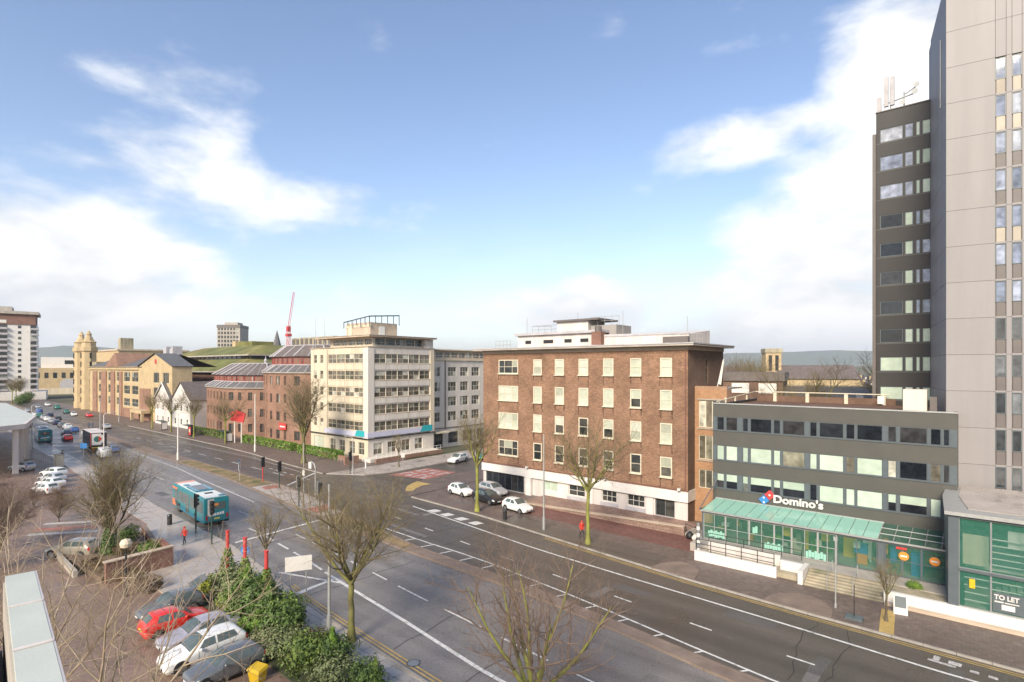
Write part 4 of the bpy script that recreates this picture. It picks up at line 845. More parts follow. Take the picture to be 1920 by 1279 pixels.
# ---------------------------------------------------------------- cream concrete office block
def office_rows(): return [(17.9, 19.63), (14.76, 16.46), (11.6, 13.3), (8.45, 10.15), (5.3, 7.0)]
def cream_block():
    b = thing('cream_office_block', 'six storey cream concrete office block with ribbon windows and a rooftop pavilion', 'building', (-104.5, 61, 0))
    L, Dp = 19.5, 16.0
    rows = office_rows(); wins = []
    for z0, z1 in rows:
        for x0 in (1.1, 3.4): wins.append((x0, x0 + 1.2, z0 + .05, z1, dict(nx=1, ny=2)))
        for k in range(4): wins.append((6.3 + k * 2.92, 6.3 + k * 2.92 + 2.88, z0, z1, dict(nx=2, ny=2, split=None)))
    gw = [(x, x + 1.9, .9, 3.2, dict(nx=2, ny=2)) for x in (7.0, 10.2, 13.4, 16.4)] + [(1.2, 4.8, .6, 3.4, dict(nx=3, ny=1, gm='glass_blind'))]
    facade(b, (0, 0, 0), SOUTH, L, 3.95, 20.9, 'cream', wins, fm='frame_cream', fw=.06, bar=.06, gm='glass_office', inset=.08)
    facade(b, (0, .02, 0), SOUTH, L, 0, 3.95, 'cream', gw, fm='frame_white', fw=.07, gm='glass_office', name='ground_floor_wall')
    ew = []; gwe = [(x, x + 2.0, .9, 3.1, dict(nx=2, ny=2)) for x in (1.2, 4.4, 7.8, 11.0)]
    for z0, z1 in rows:
        for k in range(5): ew.append((1.3 + k * 2.72, 1.3 + k * 2.72 + 2.68, z0, z1, dict(nx=2, ny=2)))
    facade(b, (L, 0, 0), EAST, Dp, 3.95, 20.9, 'cream_pale', ew, fm='frame_cream', fw=.06, bar=.06, gm='glass_office', inset=.08, name='side_wall')
    facade(b, (L - .02, 0, 0), EAST, Dp, 0, 3.95, 'cream_pale', gwe, fm='frame_white', fw=.07, gm='glass_office', name='ground_floor_wall')
    part('west_wall', b, 'cream', (0, .3, .03, Dp, 0, 20.85)); part('rear_wall', b, 'cream', (.3, L - .05, Dp - .3, Dp, 0, 20.85))
    for r, (z0, z1) in enumerate(rows[:-1]):
        zb = rows[r + 1][1]
        for k in range(4): B('cream').box(6.3 + k * 2.92 + .03, 6.3 + k * 2.92 + 2.85, -.1, -.003, zb + .22, z0 - .16).build('spandrel_panel', b)
        for k in range(5): B('cream_pale').box(L + .003, L + .1, 1.3 + k * 2.72 + .03, 1.3 + k * 2.72 + 2.65, zb + .22, z0 - .16).build('spandrel_panel', b)
        part('string_course', b, 'stone_band', (6.2, 18.0, -.13, -.004, z0 - .14, z0 - .02)); part('string_course', b, 'stone_band', (L + .004, L + .13, 1.2, 15.0, z0 - .14, z0 - .02))
    part('corner_pier', b, 'cream_pale', (18.1, L + .14, -.14, -.004, 4.0, 20.7)); part('corner_pier', b, 'cream_pale', (L + .004, L + .14, -.003, 1.25, 4.0, 20.7)); part('end_pier', b, 'cream', (L + .004, L + .16, 15.0, 16.0, 4.0, 20.7)); part('pier', b, 'cream', (5.2, 6.2, -.16, -.004, 4.0, 20.7))
    part('sign_band', b, 'lilac', (5.3, L + .18, -.19, -.145, 4.25, 5.15)); part('sign_band', b, 'lilac', (L + .145, L + .19, -.19, 15.6, 4.25, 5.15))
    part('dark_ledge', b, 'blackmetal', (-.05, L + .25, -.25, -.004, 3.86, 4.06)); part('dark_ledge', b, 'blackmetal', (L + .004, L + .25, 0, Dp, 3.86, 4.06))
    tl = B('teal_sign').add([(15.6, -.21, 4.3), (18.6, -.21, 4.3), (18.6, -.21, 5.4), (16.2, -.21, 5.4)], [(0, 1, 2, 3)]); tl.add([(L + .21, 12.2, 4.3), (L + .21, 15.4, 4.3), (L + .21, 15.4, 5.5), (L + .21, 12.9, 5.5)], [(0, 1, 2, 3)]); tl.build('teal_sign_flash', b)
    part('parapet_cap', b, 'stone_band', (-.1, L + .2, -.2, Dp + .1, 20.9, 21.0))
    # set back top storey with oversailing roof
    pw = [(1.0 + k * 2.6, 3.4 + k * 2.6, .35, 1.55, dict(nx=2, ny=1)) for k in range(5)]
    facade(b, (4.6, 1.6, 21.0), SOUTH, 14.0, 0, 1.75, 'cream', pw, fm='frame_white', fw=.06, gm='glass_office', name='pavilion_wall')
    pe = [(.6 + k * 2.4, 2.8 + k * 2.4, .35, 1.55, dict(nx=2, ny=1)) for k in range(5)]
    facade(b, (18.6, 1.6, 21.0), EAST, 13.4, 0, 1.75, 'cream_pale', pe, fm='mullion', fw=.06, gm='glass_dark', name='pavilion_wall')
    rs = B('stone_band').box(2.0, 20.4, -.4, 16.0, 22.76, 23.02); rs.use('concrete').box(1.9, 20.5, -.5, 16.1, 23.02, 23.1); rs.build('pavilion_roof', b)
    part('terrace_deck', b, 'rooffelt', (.1, L - .1, .1, Dp - .1, 20.92, 20.99)); part('roof_block', b, 'cream_pale', (16.9, 19.4, 13.6, 15.9, 21.0, 22.7))
    rl = B('galv')
    for k in range(14): rl.cyl(4.7 + k * 1.1, -.05, 21, 21.75, .025, 5)
    for k in range(12): rl.cyl(L, .6 + k * 1.2, 21, 21.75, .025, 5)
    rl.tube([(4.7, -.05, 21.75), (L, -.05, 21.75), (L, 14, 21.75)], .03, 5); rl.build('terrace_rail', b)
    pr = B('stone_band').box(6.6, 14.6, 4.0, 10.5, 23.1, 25.9); pr.use('cream').box(6.4, 14.8, 3.9, 4.0, 25.0, 25.5); p = pr.build('roof_plant_room', b)
    B('frame_white').box(14.61, 14.7, 6.0, 7.4, 23.3, 25.2).build('louvre_door', p); B('cream').box(7.4, 8.6, 3.9, 3.99, 23.2, 25.0).build('louvre_door', p)
    g = B('mullion'); zt = lambda t: 26.0 + 1.7 * t
    c0, c1, c2 = (6.3, 3.6), (14.9, 3.6), (14.9, 10.8)
    g.tube([(6.3, 3.6, 26.2), (14.9, 3.6, 27.0)], .13, 5); g.tube([(14.9, 3.6, 27.0), (14.9, 10.8, 27.6)], .13, 5)
    for k in range(7): x = 6.3 + 8.6 * k / 6; g.tube([(x, 3.6, 25.4 if k % 2 else 25.0), (x, 3.6, 26.2 + .8 * k / 6)], .09, 5)
    for k in range(6): y = 3.6 + 7.2 * k / 5; g.tube([(14.9, y, 25.6), (14.9, y, 27.0 + .6 * k / 5)], .09, 5)
    g.build('roof_screen_frame', p)
    for x in (1.3, 4.6): B('galv').cyl(x, .3, 21, 27.6, .06, 6, .03).build('flagpole', b)
    # entrance wing behind
    w = thing('white_office_wing', 'pale rear office wing between cream block and brick block', 'building', (-87.0, 79.0, 0))
    wr = [(15.2, 17.2), (12.0, 14.0), (8.8, 10.8), (5.6, 7.6)]
    ws = []
    for z0, z1 in wr:
        for y0, y1 in ((1.4, 3.6), (5.9, 8.4), (9.6, 12.1), (13.2, 15.7)): ws.append((y0, y1, z0, z1, dict(nx=3, ny=2)))
    facade(w, (0, -2, 0), EAST, 20, 3.9, 18.6, 'cream_pale', ws, fm='frame_white', fw=.06, gm='glass_office')
    facade(w, (-.02, -2, 0), EAST, 20, 0, 3.9, 'cream_pale', [(1, 4.4, .2, 3.3, dict(nx=3, ny=1)), (6, 9, .8, 3.2, dict(nx=2, ny=2)), (10.4, 13.6, .8, 3.2, dict(nx=2, ny=2)), (15, 18, .8, 3.2, dict(nx=2, ny=2))], fm='mullion', gm='glass_dark', name='ground_floor_wall')
    part('downpipe', w, 'spandrel', (.01, .16, 2.9, 3.1, 3.9, 18.6)); part('ledge', w, 'cream', (.005, .3, -2, 18, 18.6, 18.9)); part('entrance_canopy', w, 'cream', (.02, 2.0, -1.4, 2.6, 3.4, 3.7)); part('ledge', w, 'spandrel', (.005, .14, -2, 18, 4.1, 4.25))
    facade(w, (-1.2, -2, 18.9), EAST, 20, 0, 1.9, 'stone_band', [(1.2 + k * 2.3, 3.2 + k * 2.3, .3, 1.6, dict(nx=2, ny=1)) for k in range(8)], fm='frame_cream', gm='glass_office', name='attic_wall')
    part('roof_slab', w, 'cream', (-9, -.6, -2.2, 18.3, 20.8, 21.05)); part('terrace_rail', w, 'frame_white', (.2, .26, -2, 18, 19.6, 19.66)); part('rear_core', w, 'cream', (-9, -.4, -1.9, 18, 0, 18.5))
    # low boundary wall and ramp around the block
    v = thing('low_brick_boundary', 'low red brick wall with white railing round the cream office block', 'wall', (0, 0, 0))
    part('brick_base', v, 'brick_red', (-97, -84.2, 57.9, 58.25, .1, .95)); part('brick_base', v, 'brick_red', (-81.6, -81.25, 60, 76, .1, .8)); part('brick_base', v, 'brick_red', (-84.2, -83.9, 55.4, 58.25, .1, 1.5)); part('ramp_face', v, 'cream_pale', (-84.95, -82.4, 59.6, 76.5, .1, .7))
    r2 = B('frame_white')
    for k in range(15): r2.cyl(-81.42, 60.2 + k * 1.1, .8, 1.7, .03, 5)
    r2.tube([(-81.42, 60.1, 1.7), (-81.42, 75.8, 1.7)], .035, 5).tube([(-81.42, 60.1, 1.25), (-81.42, 75.8, 1.25)], .03, 5); r2.build('railing', v)
cream_block()
# ---------------------------------------------------------------- faceted brick offices with slate hip roofs
def ring_roof(mb, p0, z0, p1, z1):
    n = len(p0); v = [(x, y, z0) for x, y in p0] + [(x, y, z1) for x, y in p1]
    mb.add(v, [(i, (i + 1) % n, n + (i + 1) % n, n + i) for i in range(n)])
def inset_poly(poly, d):
    n = len(poly); out = []
    for i in range(n):
        p, c, q = Vector(poly[i - 1]), Vector(poly[i]), Vector(poly[(i + 1) % n])
        e1, e2 = (c - p).normalized(), (q - c).normalized(); n1, n2 = Vector((-e1.y, e1.x)), Vector((-e2.y, e2.x)); k = n1 + n2
        out.append(tuple(c + k / k.length_squared * 2 * d) if k.length > 1e-6 else tuple(c + n1 * d))
    return out
def faceted(b, poly, z0, zE, rows, mname, skirt, band, top, pitch_in, bw=1.0):
    n = len(poly)
    for i in range(n):
        p, q = Vector(poly[i]), Vector(poly[(i + 1) % n]); e = q - p; L = e.length; rz = math.atan2(e.y, e.x)
        vis = (Vector((e.y, -e.x)).dot(Vector((0, 0)) - (p + q) / 2) > 0)
        wins = []
        if vis and L > 2:
            m = max(1, int(L / 2.6)); st = L / m
            for r0, r1 in rows:
                for k in range(m):
                    c = st * (k + .5); w = bw * (1.0 if (k + i) % 3 else 1.5) / 2
                    wins.append((c - w, c + w, r0, r1))
        facade(b, (p.x, p.y, 0), rz, L, z0, zE, mname, wins, fm='brick_dk', fw=.07, nx=2, ny=1, gm='glass_dark', inset=.16, depth=.3)
    big = inset_poly(poly, -.35); p1 = inset_poly(poly, 1.7); p2 = inset_poly(poly, 1.2); p3 = inset_poly(poly, pitch_in)
    g = B('concrete'); ring_roof(g, inset_poly(poly, -.38), zE - .25, inset_poly(poly, -.42), zE); g.build('eaves_band', b)
    s = B('slate'); ring_roof(s, big, zE, p1, skirt); s.build('skirt_roof', b)
    w = B('brick_dk'); ring_roof(w, p1, skirt - .1, p1, band)
    w.build('clerestory_wall', b)
    for i in range(n):
        p, q = Vector(p1[i]), Vector(p1[(i + 1) % n]); e = q - p; L = e.length; rz = math.atan2(e.y, e.x)
        if Vector((e.y, -e.x)).dot(-(p + q) / 2) > 0 and L > 1.6:
            m = max(1, int(L / 1.9)); st = L / m
            for k in range(m): window(b, st * (k + .5) - .45, skirt + .25, .9, band - skirt - .45, (p.x, p.y, 0), rz, fm='redmetal', gm='glass_dark', fw=.08, inset=-.04, nx=2)
    r = B('slate_brown'); ring_roof(r, p2, band, p3, top); r.add([(x, y, top) for x, y in p3], [tuple(range(n))]); ro = r.build('upper_roof', b)
    h = B('lead')
    for a, c, za, zc in ((big, p1, zE, skirt), (p2, p3, band, top)):
        for i in range(n):
            h.tube([(a[i][0], a[i][1], za + .05), (c[i][0], c[i][1], zc + .05)], .16, 4)
            j = (i + 1) % n; L = (Vector(a[j]) - Vector(a[i])).length
            for k in range(1, int(L / 4.5) + 1):
                t = k / (int(L / 4.5) + 1); f = lambda u, w_: (u[i][0] + (u[j][0] - u[i][0]) * t, u[i][1] + (u[j][1] - u[i][1]) * t, w_)
                h.tube([f(a, za + .04), f(c, zc + .04)], .09, 4)
        for i in range(n): h.tube([(c[i][0], c[i][1], zc + .04), (c[(i + 1) % n][0], c[(i + 1) % n][1], zc + .04)], .13, 4)
    h.build('lead_flashing', ro)
bR = thing('faceted_brick_office', 'taller faceted orange brick office with slate mansard roof beside the cream block', 'building')
faceted(bR, [(-129.4, 66), (-127.6, 62.4), (-122.5, 60.9), (-113.5, 61.0), (-109.4, 62.6), (-106.4, 66), (-106.4, 84), (-129.4, 84)], 0, 16.1, [(1.4, 3.4), (5.4, 7.4), (9.3, 11.3), (13.2, 15.2)], 'brick_red', 17.6, 19.5, 22.0, 4.2)
bL = thing('faceted_brick_office', 'lower faceted brick office with pyramid slate roof beside the white gabled house', 'building')
faceted(bL, [(-163.6, 66), (-160, 62.6), (-151, 61.3), (-142.0, 60.2), (-137, 62.2), (-132.6, 66), (-132.6, 84), (-163.6, 84)], 0, 12.2, [(1.3, 3.3), (5.0, 7.0), (9.0, 11.0)], 'brick_red', 13.5, 15.2, 18.1, 6.0)
B('lead').lathe([(.5, 18.0), (.35, 18.6), (.5, 19), (.12, 19.6), (0.02, 20.4)], -148, 73, 8).build('roof_finial', bL)
# ---------------------------------------------------------------- white gabled house
def gable_house(name, label, loc, rz, W_, D_, he, hr, wall, roof, rows, cat='house', group=None, ncol=3, chim=0, gw=.9, gh=1.4, fm='frame_white', gm='glass_dark'):
    """ridge runs front to back (gable faces the street)"""
    b = thing(name, label, cat, loc, rz, group)
    wins = []
    for r0 in rows:
        for k in range(ncol): c = W_ * (k + .5) / ncol; wins.append((c - gw / 2, c + gw / 2, r0, r0 + gh))
    facade(b, (0, 0, 0), 0, W_, 0, he, wall, wins, fm=fm, gm=gm, nx=1, ny=2, fw=.09, inset=.08)
    g = B(wall).add([(0, 0, he), (W_, 0, he), (W_ / 2, 0, hr)], [(0, 1, 2)]); g.build('gable', b)
    part('side_wall', b, wall, (W_ - .2, W_, .01, D_, 0, he)); part('side_wall', b, wall, (0, .2, .01, D_, 0, he)); part('rear_wall', b, wall, (.2, W_ - .2, D_ - .2, D_, 0, he))
    o = .35; r = B(roof); dz = .12
    for s in (0, 1):
        x0, x1 = (-o, W_ / 2) if s == 0 else (W_ + o, W_ / 2); k = (hr - he) / (W_ / 2) * o
        v = [(x0, -o, he - k), (x0, D_ + o, he - k), (x1, D_ + o, hr), (x1, -o, hr)]; v2 = [(a, b_, c + dz) for a, b_, c in v]
        f = [(4, 5, 6, 7), (0, 1, 5, 4), (1, 2, 6, 5), (3, 0, 4, 7), (0, 3, 2, 1)]
        r.add(v + v2, f if s else [tuple(reversed(q)) for q in f])
    ro = r.build('roof', b)
    for k in range(chim): B('brick_buff').box(W_ * .3 - .4, W_ * .3 + .4, D_ * (.25 + .5 * k) - .3, D_ * (.25 + .5 * k) + .3, hr - 1.4, hr + .9).build('chimney', ro)
    return b
g1 = gable_house('white_gabled_house', 'white rendered house with dark slate gable roof left of the brick offices', (-178.5, 60.5, 0), 0, 13, 16, 8.2, 13.0, 'white', 'slate_brown', [1.0, 4.8], ncol=3, gw=1.2, gh=1.7)
for x in (3, 9): B('frame_white').add([(x, -.25, 8.0), (x + 2, -.25, 8.0), (x + 1, -.25, 9.8), (x, 0, 8), (x + 2, 0, 8), (x + 1, 0, 9.8)], [(0, 1, 2), (1, 4, 5, 2), (0, 2, 5, 3)]).build('dormer_gable', g1)
g2 = gable_house('white_gabled_house', 'smaller cream white gabled house with white bargeboards next to sandstone offices', (-193.5, 60.8, 0), 0, 13, 14, 7.6, 12.6, 'white_dirty', 'slate', [1.0, 4.4], ncol=3, gw=1.1, gh=1.6)
B('frame_white').tube([(-.3, -.4, 7.5), (6.5, -.4, 12.7), (13.3, -.4, 7.5)], .18, 4).build('bargeboard', g2)
# ---------------------------------------------------------------- sandstone office with red brick bays
def yellow_block():
    b = thing('sandstone_office', 'yellow sandstone office with red brick bays and a big street gable', 'building', (-270, 62, 0))
    rows = [(12.3, 15.6), (8.0, 11.0), (3.9, 6.6)]
    wins = []
    for r0, r1 in rows:
        for x, w in ((12, 2.6), (24, 2.6), (34, 2.6), (42, 6.5), (50.5, 6.5), (71, 5.5), (79, 5.5)): wins.append((x, x + w, r0, r1, dict(nx=2 if w < 3 else 4, ny=2)))
    facade(b, (0, 0, 0), 0, 88, 0, 17.4, 'brick_buff', wins, fm='frame_cream', fw=.12, gm='glass_dark')
    for x0, x1, z1 in ((5, 10.5, 15.8), (16, 22.5, 15.8), (28, 32.5, 15.8), (38, 40.8, 15.8), (59.5, 69.5, 10.6)): part('brick_bay', b, 'brick_red', (x0, x1, -.35, -.01, .0, z1))
    part('base_course', b, 'brick_red', (41, 58.6, -.2, -.01, 0, 3.2)); part('cornice', b, 'brick_buff', (-.2, 58.7, -.5, -.02, 16.4, 17.5))
    r = B('slate'); r.add([(-1, -.8, 17.3), (62, -.8, 17.3), (62, 11, 21.6), (-1, 11, 21.6), (62, 23, 17.3), (-1, 23, 17.3)], [(0, 1, 2, 3), (3, 2, 4, 5)]); ro = r.build('roof', b)
    g = B('brick_buff'); g.add([(58.8, -.4, 0), (88.2, -.4, 0), (88.2, -.4, 17.4), (74.5, -.4, 21.4), (58.8, -.4, 17.4), (58.8, 5, 0), (88.2, 5, 0), (88.2, 5, 17.4), (74.5, 5, 21.4), (58.8, 5, 17.4)], [(2, 3, 4), (5, 0, 4, 9), (1, 6, 7, 2), (6, 5, 9, 8, 7)]); g.build('gable', b)
    wg = [(x - 58.8, x + 5 - 58.8, r0, r1, dict(nx=3, ny=1)) for r0, r1 in rows[:2] for x in (72.5, 80.5)]
    facade(b, (58.8, -.42, 0), 0, 29.4, 3.4, 17.4, 'brick_buff', wg, fm='frame_cream', fw=.12, gm='glass_dark', name='gable_wall')
    part('brick_bay', b, 'brick_red', (60.5, 70, -.7, -.43, 3.6, 10.4)); part('porch', b, 'brick_buff', (59, 70, -3, -.45, 2.6, 3.6)); part('porch_column', b, 'brick_buff', (59.2, 60, -2.9, -2.2, 0, 2.6)); part('porch_column', b, 'brick_buff', (69, 69.8, -2.9, -2.2, 0, 2.6))
    r2 = B('slate').add([(58.3, -.9, 17.5), (74.5, -.9, 21.6), (74.5, 5.4, 21.6), (58.3, 5.4, 17.5), (88.7, -.9, 17.5), (88.7, 5.4, 17.5)], [(0, 1, 2, 3), (1, 4, 5, 2)]); r2.build('gable_roof', b)
    B('redmetal').tube([(74.5, -.5, 19.0), (74.5, -.43, 19.0)], .8, 14).build('gable_roundel', b)
    for x in (52, 58): B('lead').add([(x, 9, 21.0), (x + 2.8, 9, 21.0), (x + 2.8, 12, 21.0), (x, 12, 21.0), (x, 9, 23.4), (x + 2.8, 9, 24.4), (x + 2.8, 12, 24.4), (x, 12, 23.4)], [(0, 1, 5, 4), (1, 2, 6, 5), (2, 3, 7, 6), (3, 0, 4, 7), (4, 5, 6, 7)]).build('roof_cowl', b)
    rg = B('brick_red').add([(22, -.6, 17.4), (38, -.6, 17.4), (34, -.6, 22.4), (22, 10, 17.4), (38, 10, 17.4), (34, 10, 22.4)], [(0, 1, 2), (1, 4, 5, 2), (0, 2, 5, 3)]); rg.build('brick_gablet', b)
    # twin towered chapel hall next door
    c = thing('twin_towered_chapel', 'old stone chapel hall with twin pinnacled octagonal towers', 'church', (-296, 62, 0))
    for x in (4.5, 15.6):
        t = MB().use('brick_buff'); t.lathe([(2.7, 0), (2.6, 23.5), (3.1, 24.0), (3.1, 25.6), (2.5, 25.7), (2.4, 27.4), (2.8, 27.7), (1.9, 28.2), (1.4, 29.4), (.9, 30.4), (1.1, 30.8), (.05, 32.6)], x, 2, 8); tw = t.build('tower', c)
        for k in range(6): B('plastic_black').box(x - .3, x + .3, -.75, -.55, 3 + k * 3.6, 5.2 + k * 3.6).build('slit_window', tw); B('plastic_black').box(x + 2.5, x + 2.8, 1.7, 2.3, 3 + k * 3.6, 5.2 + k * 3.6).build('slit_window', tw)
    part('link_wall', c, 'brick_buff', (6, 14, 1.4, 3, 0, 21)); part('tall_window', c, 'plastic_black', (8, 12, 1.3, 1.38, 5, 18)); part('side_annex', c, 'concrete_old', (17.4, 24, 2.5, 14, 0, 19.5))
    part('nave_wall', c, 'brick_buff', (-56, -6, 18, 48, 0, 25.0)); part('nave_parapet', c, 'stone_band', (-56.4, -5.6, 17.6, 48, 25.0, 25.8)); part('rear_tower', c, 'concrete_old', (-14, -9.6, 20, 25, 24, 31.0)); part('nave_roof', c, 'slate', (-50, -16, 20, 46, 25.8, 26.0))
yellow_block()
# ---------------------------------------------------------------- mossy roofed concert hall, towers, spires far behind
def far_city():
    b = thing('moss_roofed_hall', 'large concert hall with stepped moss green roofs behind the brick offices', 'building', (0, 0, 0))
    X0, X1 = -300, -203
    part('base_wall', b, 'brick_red', (X0, X1, 90, 150, 0, 14.4)); part('lower_window_band', b, 'spandrel', (X0 + 1, X1 - 1, 91, 149, 14.4, 15.8))
    def tier(name, x0, x1, y0, y1, z0, z1, i):
        m = B('moss'); p = [(x0, y0), (x1, y0), (x1, y1), (x0, y1)]; q = [(x0 + i, y0 + i), (x1 - i, y0 + i), (x1 - i, y1 - i), (x0 + i, y1 - i)]; ring_roof(m, p, z0, q, z1); m.add([(a, c, z1) for a, c in q], [(0, 1, 2, 3)]); m.use('concrete'); ring_roof(m, p, z0 - .5, p, z0); m.build(name, b)
    tier('lower_roof', X0 - 1, X1 + 1, 88.5, 151, 15.8, 20.4, 9); part('upper_window_band', b, 'spandrel', (X0 + 10, X1 - 10, 99, 140, 20.3, 22.2)); tier('upper_roof', X0 + 7, X1 - 7, 97, 143, 22.2, 26.4, 12)
    for k in range(18): B('glass_dark').box(X0 + 12 + k * 4.3, X0 + 15 + k * 4.3, 98.9, 98.98, 20.6, 21.9).build('window', b)
    part('stair_block', b, 'moss', (-262, -248, 116, 126, 26, 29)); part('stair_parapet', b, 'brick_buff', (-265, -262, 115, 127, 26, 29.4))
    # grey slab tower
    t = thing('grey_slab_tower', 'distant grey green office tower rising over the mossy roofs', 'building', (-499, 217, 0), R(45))
    part('shaft', t, 'concrete', (-9.5, 9.5, -9.5, 9.5, 0, 54)); part('roof_plant', t, 'concrete', (-5, 6, -5, 6, 54, 56.5))
    for k in range(14):
        for j in range(7):
            B('glass_dark').box(-8.6 + j * 2.5, -7.0 + j * 2.5, -9.62, -9.5, 4 + k * 3.5, 6.2 + k * 3.5).build('window', t)
    part('dark_top', t, 'spandrel', (-9.7, 9.7, -9.7, 9.7, 51.4, 54.1))
    # twelve storey apartment tower far left
    a = thing('apartment_tower', 'white twelve storey apartment tower with brown top and balconies at the left edge', 'building', (-392, 44, 0), R(78))
    part('shaft', a, 'white', (-6, 22, 0, 20, 0, 40)); part('brown_top', a, 'brick_dk', (-6.4, 21.6, -.4, 19.6, 40, 45.5)); part('roof_slab', a, 'concrete', (-8, 23, -1.5, 21, 45.5, 47)); part('roof_house', a, 'concrete', (0, 12, 3, 15, 47, 49.5))
    for k in range(12):
        z = 5 + k * 2.95
        part('balcony', a, 'lead', (3, 10.5, -1.4, -.02, z - .1, z + .9)); B('glass_dark').box(3.2, 10.3, -.1, -.01, z + .95, z + 2.5).build('balcony_window', a)
        for x in (-5, -2.5, 14.5): B('glass_dark').box(x, x + 1.3, -.08, -.01, z + .6, z + 2.0).build('window', a)
        part('balcony', a, 'lead', (19.4, 22.8, -1.2, 4, z - .1, z + .8)); B('glass_dark').box(19.5, 21.9, -.1, -.01, z + .9, z + 2.5).build('balcony_window', a)
    part('podium', a, 'white', (-14, 26, -3, 22, 0, 4.4)); B('lead').box(1.9, 2.7, -.12, -.01, 5, 39).build('drain_strip', a)
    part('brown_top_window', a, 'frame_white', (3, 10, -.5, -.41, 40.6, 42.2))
    h = thing('stone_hotel', 'far yellow stone building with arched window beyond the chapel', 'building', (-452, 92, 0), R(72))
    part('front_wall', h, 'brick_buff', (-18, 16, 0, 14, 0, 17)); part('attic', h, 'white', (-14, 14, 4, 14, 17, 24)); part('ribbon_window', h, 'plastic_black', (-2, 8, 3.9, 3.98, 19.5, 22))
    for k in range(7): B('glass_dark').box(-16 + k * 4.3, -14 + k * 4.3, -.1, -.01, 10.5, 14).build('window', h)
    B('lead').tube([(0, -.12, 6), (0, -.01, 6)], 4.2, 16).build('arched_window', h); part('ground_floor', h, 'cream', (-18, 16, -.3, -.02, 0, 4))
    # crane
    c = thing('tower_crane', 'distant red luffing tower crane against the sky', 'crane', (-361, 194, 0))
    m = B('redmetal')
    for dx, dy in ((-.9, -.9), (.9, -.9), (.9, .9), (-.9, .9)): m.tube([(dx, dy, 0), (dx, dy, 46)], .17, 4)
    for k in range(20): s = 1 if k % 2 else -1; m.tube([(-.9 * s, -.9, k * 2.3), (.9 * s, -.9, k * 2.3 + 2.3)], .11, 4).tube([(.9, -.9 * s, k * 2.3), (.9, .9 * s, k * 2.3 + 2.3)], .11, 4)
    m.build('mast', c); B('redmetal').box(-1.6, 1.6, -1.5, 1.5, 38.6, 40.4).box(-1.1, 1.1, -1.1, 1.1, 42, 45.4).build('slewing_cab', c)
    j = B('redmetal')
    for s in (-.6, .6): j.tube([(0, s, 44), (2.6, s + 2.6, 69)], .17, 4)
    j.tube([(-.8, 0, 44.5), (2.2, 2.6, 69)], .14, 4); j.build('jib', c)
    for nm, lb, (x, y), w, h0, h1, mt in (('church_spire', 'small dark distant church spire near the crane', (-338, 174), 2.4, 30, 41, 'slate'), ('church_spire', 'thin distant reddish spirelet left of the domed roof', (-350, 166), 1.2, 27, 34, 'brick_dk')):
        s = thing(nm, lb, 'spire', (x, y, 0)); part('tower', s, 'concrete', (-w, w, -w, w, 0, h0)); q = B(mt); q.lathe([(w * 1.2, h0), (.05, h1)], 0, 0, 8); q.build('spire', s)
    d = thing('domed_roof', 'distant pale copper dome behind the brick offices', 'dome', (-348, 176, 0)); part('drum', d, 'concrete', (-6, 6, -6, 6, 0, 25)); q = B('lead'); q.lathe([(5.4, 25), (5.2, 27.4), (4.0, 29.8), (1.9, 31.2), (.05, 31.8)], 0, 0, 14); q.build('dome', d)
    k = thing('rooftop_plant_block', 'long flat roofed block with dark plant screens behind the mansard roof', 'building', (-182, 98, 0)); part('wall', k, 'brick_buff', (0, 26, 0, 14, 0, 24)); part('plant_screen', k, 'concrete_old', (0, 25.6, 1, 13, 24, 27.2))
    for q in range(9): B('spandrel').box(.6 + q * 2.8, 2.0 + q * 2.8, .8, .98, 24.4, 26.8).build('screen_louvre', k)
far_city()
